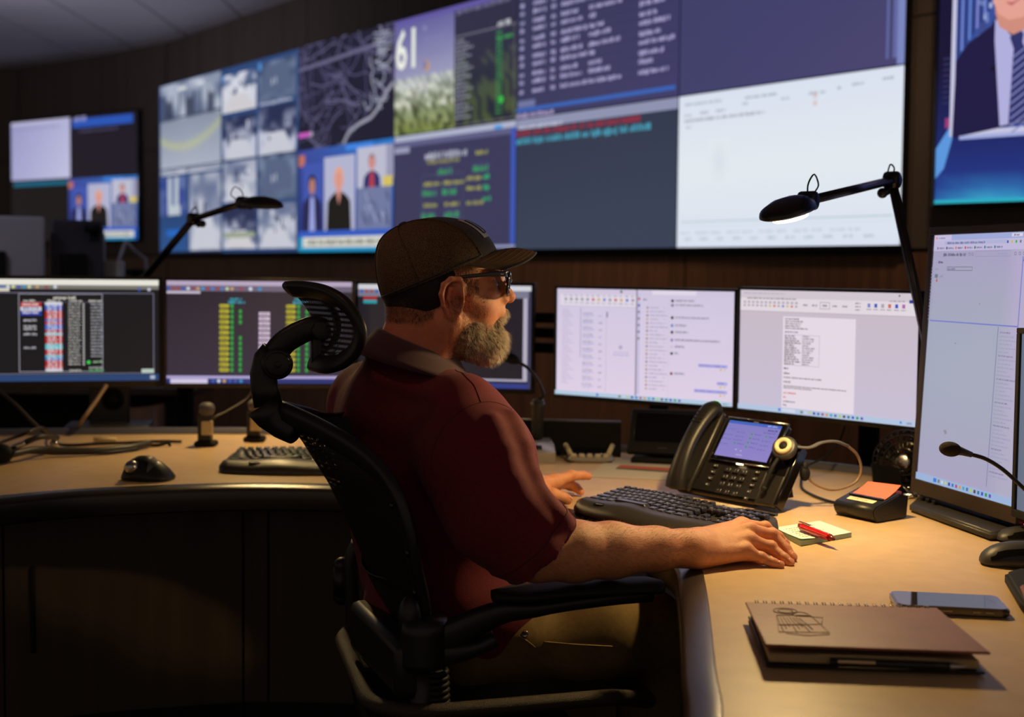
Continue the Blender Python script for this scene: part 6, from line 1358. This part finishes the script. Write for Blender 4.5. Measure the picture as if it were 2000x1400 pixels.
def shirt1(p):
    q = (p - A3(-.165, 2.2, .9)) @ TR                                   # x forward, y left, z up
    d = ellip(p, (-.178, 2.20, .930), (.132, .205, .150), TR)
    d = smin(d, cone(p, (-.098, 2.05, .958), (-.265, 2.345, .965), .080, .080), .05)
    d = smin(d, cone(p, (-.188, 2.19, 1.000), (-.175, 2.16, .975), .068, .085), .06)
    d = smin(d, cone(p, A3(hw(-.088, 0, -.128)), A3(hw(-.095, 0, -.20)), .058, .080), .04)
    d = smin(d, ellip(p, (-.120, 2.20, .80), (.165, .205, .19), TR), .06)
    d = smin(d, ellip(p, (-.085, 2.16, .645), (.170, .212, .13), TR), .05)
    s = chain(p, SL, .05); al = (p - cuff_c) @ cuff_n
    # cloth folds running down the sleeve and across the back
    s = s + .0052 * np.sin(84 * (p @ A3(.8, .2, .75)) + 9 * p[:, 2]) * np.clip((al + .16) / .1, 0, 1) * np.clip((p[:, 0] - p[:, 2] * .2 + .16) / .1, 0, 1)
    s = s + .0035 * np.exp(-((al + .020) / .010) ** 2) * (al < 0) * -1
    for F_ in FOLDS: s = smin(s, chain(p, F_, .012), .022)
    s = smax(s, al, .004); s = smax(s, -np.maximum(chain(p, SLi, .01), -(al + .07)), .003)
    f = chain(p, [(A3(-.27, 2.36, .97), .08), (A3(-.20, 2.44, .82), .07), (cfar, .06)], .05); af = (p - cfar) @ cfn
    f = smax(f, af, .004)
    d = smin(d, s, .028); d = smin(d, f, .03)
    d = d + .0060 * np.sin(34 * q[:, 2] + 26 * q[:, 0] + 4 * np.sin(12 * q[:, 1])) * np.clip((.06 - q[:, 2]) / .12, 0, 1) * np.clip((.06 - q[:, 0] * .5) / .1, 0, 1) * .8
    d = d + .0050 * np.sin(46 * (q[:, 0] * .9 - q[:, 2] * .55) + 5 * np.sin(9 * q[:, 1])) * np.exp(-((q[:, 1] + .14) / .09) ** 2) * np.clip((al * -1) / .2, 0, 1)
    d = smax(d, -((p[:, 2] - .555)), .006)
    return d
def hit(x, y, sink):
    r_ = _ray(x, y).normalized(); t = 1.5
    for _ in range(40):
        q = CAM + r_ * t; d_ = float(shirt1(np.array([q[:]], f32))[0])
        if d_ < .0006: break
        t += d_ * .8
    return A3(tuple(CAM + r_ * (t + sink)))
_F = [[(hit(x, y, .007), r_) for x, y, r_ in L_] for L_ in (
    [(1000, 812, .004), (1022, 872, .009), (1040, 930, .010), (1060, 972, .009), (1096, 1008, .006)],
    [(962, 820, .004), (985, 880, .009), (1004, 940, .010), (1030, 990, .010), (1066, 1024, .005)])]
FOLDS += _F
neck0 = A3(hw(-.078, 0, -.175))
def core(p):                                                                            # trunk hidden inside the shirt
    d = ellip(p, (-.165, 2.2, .95), (.115, .185, .15), TR); d = smin(d, ellip(p, (-.105, 2.18, .75), (.125, .165, .18), TR), .05)
    return smin(d, cone(p, neck0, A3(-.17, 2.2, .98), .075, .09), .03)
def body(p):
    hd = lambda p: head_sdf(hl(p)); arm_in = lambda p: np.where((p - cuff_c) @ cuff_n < -.004, np.maximum(arm_n(p), chain(p, SL, .05) + .008), arm_n(p))
    an = lambda p: within(arm_in, p, (-.16, 1.78, .73), (.56, 2.14, 1.04)); af = lambda p: within(arm_f, p, (-.34, 2.30, .73), (.19, 2.70, 1.06))
    cr = smax(core(p), within(shirt1, p, (-.42, 1.76, .56), (.2, 2.62, 1.14), .1) + .007, .004)
    d = smin(within(hd, p, tuple(HOa - A3(.20, .14, .28)), tuple(HOa + A3(.16, .14, .16)), .03), cr, .008); return smin(smin(d, an(p), .02), af(p), .02)
def skin_col(p):
    q = hl(p); n = len(p); base = A3(rgb(220, 150, 106)); c = np.tile(base, (n, 1))
    def blot(pt, r, col, amt, sp=p):
        w = np.exp(-np.sum((sp - A3(pt)) ** 2, 1) / (r * r))[:, None] * amt; return c * (1 - w) + A3(rgb(*col)) * w
    red = (190, 96, 80)
    for s in (-1, 1):
        c = blot((.05, .04 * s, -.015), .03, red, .55, q); c = blot((0, .085 * s, -.005), .035, (196, 100, 84), .75, q)
    c = blot((.105, 0, -.005), .018, red, .6, q); c = blot((-.08, 0, -.10), .09, (176, 84, 66), .75, q); c = blot((-.04, -.07, -.10), .06, (186, 96, 74), .6, q)
    for s in (-1, 1): c = blot((.0885, .01 * s, -.052), .012, (170, 84, 80), .7, q)
    for H, R in ((Hn, Rn), (Hf, Rf_)):
        for k in H:
            for j in (0, 1, 2): c = blot(H[k][j], .010, (186, 92, 66), .6)
            c = blot(H[k][3], .010, (214, 130, 112), .5)
    nz = (np.sin(p[:, 0] * 310 + 3 * np.sin(p[:, 1] * 170)) * np.sin(p[:, 2] * 290 + 2 * np.sin(p[:, 0] * 130)))[:, None] * .05
    return np.clip(c * (1 + nz), 0, 1)
attr_mat('skin', .40, sss=.07, bump=[(110, .12), (420, .20), (1100, .30)], spec=.5)
body_o, BV, BF = skin_obj('body', body, (-.45, 1.74, .55), (.60, 2.72, 1.42), .0021, 'skin', man, skin_col)
bt_body = BVHTree.FromPolygons([tuple(v) for v in BV], BF.tolist())
# finger nails
mat('nail', rgb(216, 146, 116), .3, spec=.5); mat('lip', rgb(170, 90, 84), .4)
def nail(H, R, k, up, out):
    J, r = H[k], R[k]; d = J[3] - J[2]; d /= np.linalg.norm(d); u = up + out; u -= d * (u @ d); u /= np.linalg.norm(u); s = np.cross(d, u)
    c = J[3] + d * r[3] * .15 + u * (r[3] * .86); mb = MB(); R3 = Matrix((tuple(d), tuple(s), tuple(u))).transposed().to_4x4()
    mb.ell(tuple(c), (r[3] * .85, r[3] * .68, .0013), 14, 8, rot=R3 @ Matrix.Rotation(radians(14), 4, 'Y')); obj('fingernail', mb, 'nail', man, world=True)
for k in ('index', 'middle', 'ring', 'little'): nail(Hn, Rn, k, upn, A3(.35, -.5, 0))
nail(Hf, Rf_, 'index', upf, A3(0, -.3, .3)); nail(Hf, Rf_, 'thumb', upf, A3(0.1, -.9, .6))
# eyes
mat('eye_white', rgb(214, 204, 196), .2); mat('iris', rgb(70, 74, 80), .15)
for s in (-1, 1):
    mb = MB(); mb.ell(hw(.0722, .031 * s, .0185), (.0104, .0104, .0075)); eo = obj('eyeball', mb, 'eye_white', man, world=True)
    mb = MB(); mb.ell(hw(.0808, .031 * s, .0182), (.0028, .005, .005)); obj('iris', mb, 'iris', eo, world=True)
# ---------------------------------------------------------------- hair and beard: short strands rooted on the skin
def strands(name, m, n, pick, direct, length, width, seed, parent, lift=.0):
    g = np.random.default_rng(seed); vs = []; fs = []; Vn = BV; idx = np.nonzero(pick(hl(Vn.astype(f32))))[0]
    if not len(idx): return None
    for i in g.choice(idx, n):
        p = V(Vn[i]) + V(g.normal(0, .0012, 3)); loc, nor, _, _ = bt_body.find_nearest(p)
        q = hl(np.array([loc[:]], f32))[0]; nl = HR.T @ np.array(nor[:]); L = length(q, g); d = V(HR @ np.array(direct(q, nl, g))).normalized(); s = d.cross(V(nor)); s = s.normalized() if s.length > 1e-4 else V((0, 1, 0))
        w_ = width * g.uniform(.6, 1.2); a = V(loc) + V(nor) * lift; dd = (d + V(nor) * .6).normalized(); b = a + dd * L * .4; c_ = b + (d + V(g.normal(0, .22, 3))).normalized() * L * .6
        o = len(vs); vs += [a - s * w_, a + s * w_, b - s * w_ * .8, b + s * w_ * .8, c_]; fs += [[o, o + 1, o + 3, o + 2], [o + 2, o + 3, o + 4]]
    mb = MB(); mb.add(vs, fs, True); return obj(name, mb, m, parent, world=True)
mat('beard_grey', rgb(196, 180, 160), .5, spec=.3, noise=(60, .35)); mat('beard_brown', rgb(120, 88, 66), .6, spec=.25, noise=(60, .3)); mat('hair_dark', rgb(44, 32, 26), .55, spec=.35)
mat('beard_mass', rgb(150, 124, 100), .85, noise=(120, .45), bump=(500, 1.0))
def beard_sdf(p):
    q = hl(p); a = q.copy(); a[:, 1] = np.abs(a[:, 1])
    d = ellip(a, (.068, 0, -.078), (.030, .036, .036)); d = smin(d, cone(a, (.064, .02, -.080), (.012, .052, -.068), .022, .021), .02)
    d = smin(d, cone(a, (.050, .012, -.095), (-.002, .046, -.088), .022, .018), .02); d = smin(d, cone(a, (.014, .056, -.060), (.006, .066, -.012), .016, .0085), .014)
    d = smin(d, cone(a, (.040, .052, -.055), (.066, .030, -.050), .013, .010), .014)
    d = smin(d, cone(a, (.0905, .004, -.032), (.078, .028, -.050), .0105, .008), .005)
    d = smax(d, -cone(a, (.098, 0, -.0515), (.084, .018, -.0525), .0055, .0035), .003)
    return d + .0018 * np.sin(q[:, 2] * 300 + q[:, 0] * 700) * np.sin(q[:, 1] * 500 + q[:, 0] * 300) + .001 * np.sin(q[:, 0] * 1300) * np.sin(q[:, 2] * 400 + q[:, 1] * 900)
bm_o, _, _ = skin_obj('beard', beard_sdf, hw(-.03, -.10, -.16), tuple(np.array(hw(.14, .10, .02))), .0026, 'beard_mass', man)
BV2, BF2 = surface(beard_sdf, hw(-.03, -.10, -.16), hw(.14, .10, .02), .0045)
_BV, _bt = BV, bt_body
BV = BV2; bt_body = BVHTree.FromPolygons([tuple(v) for v in BV2], BF2.tolist())
fwd = lambda q, nl, g: (nl[0] * .7 + .12, nl[1] * .7, nl[2] * .3 - .9)
strands('grey_hairs', 'beard_grey', 15000, lambda q: q[:, 0] > .025, fwd, lambda q, g: (.007 + .009 * max(0, min(1, (q[0] - .03) / .05)) * (1 if q[2] < -.06 else .3)) * g.uniform(.5, 1.25), .00038, 1, bm_o)
strands('brown_hairs', 'beard_brown', 10000, lambda q: (q[:, 0] < .085), fwd, lambda q, g: .008 * g.uniform(.5, 1.2), .00036, 2, bm_o)
BV, bt_body = _BV, _bt
side = lambda q: (np.abs(q[:, 1]) > .03) & (q[:, 0] > -.005) & (q[:, 0] < .062) & (q[:, 2] < .0) & (q[:, 2] > -.12)
strands('stubble', 'beard_brown', 5000, side, lambda q, nl, g: (.1, nl[1] * .2, -1), lambda q, g: .0042 * g.uniform(.5, 1.2), .00025, 3, man)
back = lambda q: (q[:, 2] > -.046 + .25 * np.clip(q[:, 0] + .06, 0, 1)) & (q[:, 2] < .055) & (q[:, 0] < .030) & (np.abs(q[:, 1]) < .079) & ~((q[:, 0] > -.03) & (q[:, 2] < .012)) | ((q[:, 2] > .0) & (q[:, 2] < .05) & (q[:, 0] > .02) & (q[:, 0] < .045) & (np.abs(q[:, 1]) > .04))
hair_sdf = lambda p: (lambda q: np.maximum(ellip(q, (-.026, 0, .022), (.0985, .080, .097)), np.maximum(q[:, 2] - .06, np.maximum(-(q[:, 2] + .056 - .55 * np.clip(q[:, 0] + .055, 0, 1)), q[:, 0] - .012))))(hl(p))
hr_o, _, _ = skin_obj('hair', hair_sdf, hw(-.15, -.11, -.09), hw(.06, .11, .10), .0028, 'hair_dark', man)
strands('short_hairs', 'hair_dark', 12000, back, lambda q, nl, g: (-.25, nl[1] * .2, -1), lambda q, g: .006 * g.uniform(.5, 1.2), .00022, 4, hr_o, .0015)
strands('eyebrow', 'hair_dark', 500, lambda q: (q[:, 0] > .06) & (q[:, 2] > .034) & (q[:, 2] < .046) & (np.abs(q[:, 1]) > .012), lambda q, nl, g: (-.2, np.sign(q[1]), .2), lambda q, g: .008, .0004, 5, man)
def fa(q):  # forearm hairs
    return None
g = np.random.default_rng(9); vs = []; fs = []
for _ in range(1300):
    t = g.uniform(.05, .95); a_ = g.uniform(-.6, 1.9); c = V(fm(t)); dr = V((0, -cos(a_), sin(a_))); h_ = bt_body.ray_cast(c + dr * .09, -dr)
    if h_[0] is None: continue
    lo_, n_ = h_[0], h_[1]; d = (V((.55, 0, -.15)) + n_ * .55 + V(g.normal(0, .25, 3))).normalized() * g.uniform(.006, .013); s = d.cross(n_).normalized() * .00014; o = len(vs)
    vs += [lo_ - s, lo_ + s, lo_ + d]; fs.append([o, o + 1, o + 2])
mb = MB(); mb.add(vs, fs, True); mat('arm_hair', rgb(160, 110, 70), .5); obj('arm_hair', mb, 'arm_hair', man, world=True)

# ---------------------------------------------------------------- cap
HM = Matrix(((HR[0, 0], HR[0, 1], 0, HO.x), (HR[1, 0], HR[1, 1], 0, HO.y), (0, 0, 1, HO.z), (0, 0, 0, 1)))
mat('cap_navy', rgb(24, 22, 34), .7, sheen=.2, bump=(1500, .2)); mat('cap_brim', rgb(92, 70, 42), .75, noise=(30, .1), bump=(1200, .3)); mat('thread', rgb(120, 92, 60), .7)
m = mat('cap_mesh', rgb(70, 54, 36), .65, spec=.3); nt = m.node_tree; b = nt.nodes['Principled BSDF']
uv = nt.nodes.new('ShaderNodeAttribute'); uv.attribute_name = 'Col'
ch = nt.nodes.new('ShaderNodeTexVoronoi'); ch.inputs['Scale'].default_value = 620; tc = nt.nodes.new('ShaderNodeTexCoord'); nt.links.new(tc.outputs['Object'], ch.inputs['Vector'])
rp = nt.nodes.new('ShaderNodeValToRGB'); rp.color_ramp.elements[0].position = .28; rp.color_ramp.elements[1].position = .5; rp.color_ramp.elements[0].color = (*rgb(10, 9, 8), 1); rp.color_ramp.elements[1].color = (*rgb(96, 74, 48), 1)
nt.links.new(ch.outputs['Distance'], rp.inputs[0]); nt.links.new(rp.outputs[0], b.inputs['Base Color'])
bp = nt.nodes.new('ShaderNodeBump'); bp.inputs['Distance'].default_value = .001; bp.inputs['Strength'].default_value = .7; nt.links.new(ch.outputs['Distance'], bp.inputs['Height']); nt.links.new(bp.outputs[0], b.inputs['Normal'])
cap = bpy.data.objects.new('cap', None); COL.objects.link(cap); cap.parent = man; cap.location = HO - ROOT; cap.empty_display_size = .02
CC = V((-.018, 0, .034)); ct = radians(23); CM = Matrix.Translation(CC) @ Matrix.Rotation(-ct, 4, 'Y')
def dome(phi, E, k=1.0):
    ce, se = max(0, cos(E)) ** .86, max(0, sin(E)) ** .98; z = .107 * se
    x = .109 * ce * cos(phi) - .030 * se * (1 if E > 0 else 1) * (sin(E) ** 2) * .9; y = .090 * ce * sin(phi)
    return V((x * k, y * k, z * k + (k - 1) * .05))
def panel(nm, m, f0, f1, E0=0.0, E1=pi / 2 * .985, n=22, k=1.0, parent=None, mm=10):
    mb = MB(); mb.M = HM @ CM; rows = []
    for i in range(n + 1):
        E = E0 + (E1 - E0) * i / n; rows.append([dome(f0 + (f1 - f0) * j / mm, E, k) for j in range(mm + 1)])
    mb.loft(rows, cap=False, closed=False); mb.loft([[p * .975 for p in r_] for r_ in rows], cap=False, closed=False); return obj(nm, mb, m, parent or cap, world=True)
fs_ = radians(46)
pf = panel('front_panel', 'cap_navy', -fs_, fs_, mm=18)
for f0, f1 in ((fs_, radians(112)), (radians(112), pi), (-pi, -radians(112)), (-radians(112), -fs_)): panel('mesh_panel', 'cap_mesh', f0, f1)
mb = MB(); mb.M = HM @ CM
for f in (fs_, -fs_, radians(112), -radians(112), pi): mb.tube([dome(f, pi / 2 * .99 * i / 20, 1.006) for i in range(21)], .0012, 6)
obj('seam_tape', mb, 'cap_mesh', cap, world=True)
mb = MB(); mb.M = HM @ CM; mb.tube([dome(q, .035, 1.008) for q in [fs_ + (2 * pi - 2 * fs_) * i / 60 for i in range(61)]], .0016, 6); obj('sweatband_edge', mb, 'cap_navy', cap, world=True)
mb = MB(); mb.M = HM @ CM; tp = dome(0, pi / 2); mb.ell(tp, (.009, .009, .0045)); obj('top_button', mb, 'cap_navy', cap, world=True)
pt = panel('patch', 'white_plastic', -radians(27), radians(27), radians(16), radians(45), 6, 1.010)
mat('patch_green', rgb(30, 80, 70), .7); mat('patch_blue', rgb(40, 50, 110), .7)
panel('patch_field', 'patch_blue', -radians(21), radians(21), radians(20), radians(41), 6, 1.016, pt)
for q in range(5): panel('patch_stripe', 'patch_green' if q % 2 else 'white_plastic', radians(-19 + 8.5 * q), radians(-15 + 8.5 * q), radians(21), radians(40), 6, 1.021, pt, 3)
mb = MB(); mb.M = HM; top = []; nu, nv = 26, 10
def brim(u, v, dz=0):
    f = radians(66) * u; r_ = CM @ dome(f, 0.03, .985); tipx = .150 - .036 * u * u - .030 * abs(u) ** 6; tip = V((tipx, .074 * u * (1 - .12 * abs(u) ** 3), .077 - .030 * u * u))
    p = r_.lerp(tip, v); p.z += .006 * sin(v * pi) * (1 - u * u) + dz; return p
mb.loft([[brim(-1 + 2 * i / nu, v) for i in range(nu + 1)] for v in [j / nv for j in range(nv + 1)]], cap=False, closed=False)
mb.loft([[brim(1 - 2 * i / nu, v, -.0035) for i in range(nu + 1)] for v in [j / nv for j in range(nv + 1)]], cap=False, closed=False)
bo = obj('brim', mb, 'cap_brim', cap, world=True)
mb = MB(); mb.M = HM; mb.tube([brim(-1 + 2 * i / 40, 1, -.0018) for i in range(41)], .0023, 8); obj('brim_edge', mb, 'cap_navy', bo, world=True)
mb = MB(); mb.M = HM
for v in (.25, .4, .55, .7, .82, .92): mb.tube([brim(-.96 + 1.92 * i / 40, v, .0002) for i in range(41)], .0004, 5)
obj('stitching', mb, 'thread', bo, world=True)
# ---------------------------------------------------------------- glasses
mat('frame_navy', rgb(20, 24, 36), .18, spec=.6, coat=.5); m = mat('lens', (1, 1, 1), .02, trans=1); m.node_tree.nodes['Principled BSDF'].inputs['IOR'].default_value = 1.12
gl = bpy.data.objects.new('glasses', None); COL.objects.link(gl); gl.parent = man; gl.location = HO - ROOT; gl.empty_display_size = .02
for s in (-1, 1):
    def rim(q, k=1.0, dx=0):
        sx = abs(cos(q)) ** .65 * (1 if cos(q) > 0 else -1); sz = abs(sin(q)) ** .65 * (1 if sin(q) > 0 else -1)
        y = .034 + .0245 * sx * k; return V((.103 - .28 * (y - .01) ** 1 * .5 + dx + .1 * sz * .019, s * y, .0195 + .0195 * sz * k))
    mb = MB(); mb.M = HM; ring = [rim(2 * pi * i / 40) for i in range(41)]; mb.tube(ring, .0023, 8); obj('rim', mb, 'frame_navy', gl, world=True)
    mb = MB(); mb.M = HM; mb.loft([[rim(2 * pi * i / 40, .95, dx) for i in range(40)] for dx in (-.0006, .0006)]); obj('lens', mb, 'lens', gl, world=True)
    mb = MB(); mb.M = HM; pth = [V((.0965, s * .060, .036)), V((.090, s * .071, .0375)), V((.06, s * .080, .036)), V((.02, s * .0855, .032)), V((.0, s * .0865, .028)), V((-.015, s * .088, .012))]
    sp = smoothpath(pth, 6); rings = []
    for i, p in enumerate(sp):
        t = i / (len(sp) - 1); hh = lerp(.0062, .0022, min(1, t * 1.3)); rings.append([p + V((0, .0013 * cos(q), hh * sin(q))) for q in [2 * pi * k / 10 for k in range(10)]])
    mb.loft(rings); obj('temple', mb, 'frame_navy', gl, world=True)
    mb = MB(); mb.M = HM; mb.box((.085, s * .0748, .037), (.005, .0012, .002)); obj('rivet', mb, 'chrome', gl, world=True)
mb = MB(); mb.M = HM; mb.tube(smoothpath([V((.1035, -.0105, .022)), V((.107, 0, .026)), V((.1035, .0105, .022))], 5), .0022, 8); obj('bridge', mb, 'frame_navy', gl, world=True)

# ---------------------------------------------------------------- polo shirt
mat('polo', rgb(112, 26, 40), .75, spec=.25, sheen=.08, noise=(500, .22), bump=(1300, .35), var=(1, 1, .3)); mat('polo_collar', rgb(62, 18, 34), .75, sheen=.3, bump=(1600, .3)); mat('polo_seam', rgb(84, 18, 30), .8)
sh_o, SV, SF = skin_obj('polo_shirt', shirt, (-.46, 1.72, .53), (.22, 2.66, 1.16), .0036, 'polo', man)
bt_sh = BVHTree.FromPolygons([tuple(v) for v in SV], SF.tolist())
def on_shirt(pts, name, r, m, lift=.0006):
    out = []
    for p in pts:
        l, n_, _, _ = bt_sh.find_nearest(V(p)); out.append(l + n_ * lift)
    mb = MB(); mb.tube(out, r, 6); return obj(name, mb, m, sh_o, world=True)
def px_on(x, y):                                       # where the sight line first meets the shirt
    r_ = _ray(x, y).normalized(); h_ = bt_sh.ray_cast(CAM, r_); return h_[0] if h_[0] else P(x, y, 2.0)
def seam(pts, name='seam', r=.0007): on_shirt(smoothpath([px_on(*q) for q in pts], 8), name, r, 'polo_seam', .0002)
seam([(1000, 800), (968, 786), (940, 786), (905, 800), (872, 828), (850, 868), (842, 920), (848, 985)], 'armhole_seam')
seam([(880, 708), (905, 730), (928, 756), (940, 786)], 'shoulder_seam')
# ribbed cuff hem
u_ = np.cross(cuff_n, A3(0, 0, 1)); u_ /= np.linalg.norm(u_); w_ = np.cross(cuff_n, u_)
for k_, nm in ((-.024, 'cuff_stitch'), (-.0015, 'cuff_edge')):
    pts = []
    for i in range(49):
        a_ = 2 * pi * i / 48; dr = u_ * cos(a_) + w_ * sin(a_); h_ = bt_sh.ray_cast(V(cuff_c + cuff_n * k_ + dr * .14), V(-dr)); 
        if h_[0]: pts.append(h_[0] + V(dr) * .0004)
    mb = MB(); mb.tube(pts, .0011 if k_ < -.01 else .0016, 6); obj(nm, mb, 'polo_seam' if k_ < -.01 else 'polo', sh_o, world=True)
# collar: folded band around the neck
NA = A3(hw(-.052, 0, -.055)); NB = A3(hw(-.082, 0, -.150))
mb = MB(); rows = []; nn = 44
def col_pt(a_, t, out):
    # a_: 0 = front, pi = back; t 0 = fold line (top), 1 = leaf edge
    zf = lerp(-.115, -.060, (1 - cos(a_)) / 2); zb = lerp(-.156, -.100, (1 - cos(a_)) / 2)
    rx = .074; cx = -.055 + .0 * cos(a_); base = V((cx + rx * cos(a_) * (1.0 + .16 * t), .074 * sin(a_) * (1 + .26 * t), 0))
    z = lerp(zf, zb, t); base.x += -.30 * (z + .09) * -1 * .55; base += V((cos(a_), sin(a_), 0)) * (out + .010 * t); base.z = z; return V(hw(*base))
for t_, o_ in ((.55, -.006), (.0, -.003), (-.03, .001), (.0, .006), (.35, .010), (.75, .014), (1, .016), (1.0, .013), (.5, .008)):
    rows.append([col_pt(radians(22) + (2 * pi - radians(44)) * i / nn, t_, o_) for i in range(nn + 1)])
mb.loft(rows, cap=False, closed=False); obj('collar', mb, 'polo_collar', sh_o, world=True)
# ---------------------------------------------------------------- trousers and shoes
kn = pp(1262, 1232, 2.18); kf = A3(.14, 2.42, .59)
def trousers(p):
    d = ellip(p, (-.095, 2.15, .600), (.135, .175, .095), TR)
    d = smin(d, chain(p, [(A3(-.04, 2.05, .60), .086), (pp(1150, 1235, 2.10), .090), (kn, .072)], .03), .04); d = smin(d, chain(p, [(kn, .072), (A3(.27, 2.24, .35), .062), (A3(.24, 2.25, .12), .060)], .03), .02)
    d = smin(d, chain(p, [(A3(-.13, 2.26, .60), .098), (kf, .074), (A3(.16, 2.45, .12), .06)], .03), .04)
    fo = .0065 * np.sin(60 * (p @ A3(1, .3, .55)) + 6 * np.sin(14 * p[:, 2])) * np.clip(1 - np.abs(p[:, 0] - .05) / .22, 0, 1)
    fo = fo + .009 * np.sin(38 * (p @ A3(.4, .2, 1.0)) + 3) * np.exp(-((p[:, 0] - .02) / .08) ** 2)
    return smax(d + fo, -(p[:, 2] - .10), .005)
mat('khaki', rgb(120, 98, 60), .8, spec=.2, noise=(90, .12), bump=(1100, .3)); mat('stitch', rgb(170, 140, 84), .8)
tr_o, TV_, TF_ = skin_obj('trousers', trousers, (-.36, 1.86, .06), (.42, 2.62, .76), .005, 'khaki', man)
bt_tr = BVHTree.FromPolygons([tuple(v) for v in TV_], TF_.tolist())
def tseam(pts):
    out = []
    for x, y in smooth2(pts):
        h_ = bt_tr.ray_cast(CAM, _ray(x, y).normalized()); 
        if h_[0]: out.append(h_[0] + h_[1] * .0008)
    if len(out) > 2: mb = MB(); mb.tube(out, .0011, 5); obj('stitching', mb, 'stitch', tr_o, world=True)
def smooth2(pts): return [(p.x, p.y) for p in smoothpath([V((x, y, 0)) for x, y in pts], 6)]
tseam([(1062, 1253), (1120, 1258), (1196, 1262)]); tseam([(1014, 1242), (1030, 1252), (1045, 1264)])
h_ = bt_tr.ray_cast(CAM, _ray(1025, 1238).normalized())
if h_[0]: mb = MB(); mb.disc_cyl(h_[0] + h_[1] * .001, h_[1], .0055, .003, .001); obj('pocket_button', mb, 'chrome', tr_o, world=True)
mat('shoe', rgb(30, 26, 24), .5)
for a_ in (A3(.27, 2.25, 0), A3(.19, 2.45, 0)):
    fn = lambda p, a_=a_: np.maximum(smin(cone(p, a_ + A3(-.05, 0, .05), a_ + A3(.13, .03, .035), .045, .038), cone(p, a_ + A3(-.04, 0, .05), a_ + A3(-.03, 0, .12), .045, .045), .03), -(p[:, 2] - .002))
    skin_obj('shoe', fn, tuple(a_ + A3(-.12, -.08, -.01)), tuple(a_ + A3(.2, .12, .2)), .006, 'shoe', man)
# ================================================================ light
sc = bpy.context.scene
w = bpy.data.worlds.new('world'); sc.world = w; w.use_nodes = True
w.node_tree.nodes['Background'].inputs[0].default_value = (.108, .083, .066, 1); w.node_tree.nodes['Background'].inputs[1].default_value = 1.3
def light(kind, name, loc, target, power, col, size=.05, spot=None, blend=.6):
    l = bpy.data.lights.new(name, kind); o = bpy.data.objects.new(name, l); COL.objects.link(o); o.location = loc
    l.energy = power; l.color = col
    if kind == 'SPOT': l.spot_size = radians(spot); l.spot_blend = blend; l.shadow_soft_size = size
    elif kind == 'AREA': l.size = size
    else: l.shadow_soft_size = size
    o.rotation_euler = (V(target) - V(loc)).to_track_quat('-Z', 'Y').to_euler(); return o
WARM = (1.0, .685, .285)
light('SPOT', 'lamp_light_right', LR, LR + V((-.10, -.22, -1)), 27, WARM, .03, 168, .5)
light('SPOT', 'lamp_light_left', LL, LL + V((.15, -.30, -1)), 34, WARM, .03, 150, .9)
# dimmed warm recessed ceiling spots; the two cool lamps among them are added fill
light('SPOT', 'ceiling_spot_back', (-1.7, 1.5, 3.0), (-.24, 2.2, 1.40), 34, (1.0, .46, .30), .15, 18, .9)
light('SPOT', 'added_uplight', (-3.6, 7.2, 2.0), (-3.2, 8.0, 3.05), 55, (.78, .74, 1.0), .5, 150, 1.0)  # added unseen uplight to brighten the ceiling, standing for glow of unseen displays
light('SPOT', 'ceiling_spot_wall', (1.2, 3.2, 3.0), (1.3, 4.9, .9), 60, (1.0, .68, .45), .10, 75, .9)
light('SPOT', 'ceiling_spot_wall', (-.6, 4.9, 3.0), (.1, 6.6, .9), 60, (1.0, .68, .45), .10, 80, .9)
light('SPOT', 'added_rear_fill', (-2.6, 3.4, 3.0), (-2.3, 5.0, 1.2), 40, (.86, .84, 1.0), .2, 60, .9)  # added fill aimed at the rear monitor backs to brighten them
sc.view_settings.view_transform = 'Standard'; sc.view_settings.look = 'None'; sc.view_settings.gamma = 1; sc.view_settings.exposure = 0
sc.cycles.max_bounces = 6; sc.cycles.use_denoising = True; sc.cycles.sample_clamp_indirect = 3
sc.cycles.caustics_reflective = False; sc.cycles.caustics_refractive = False
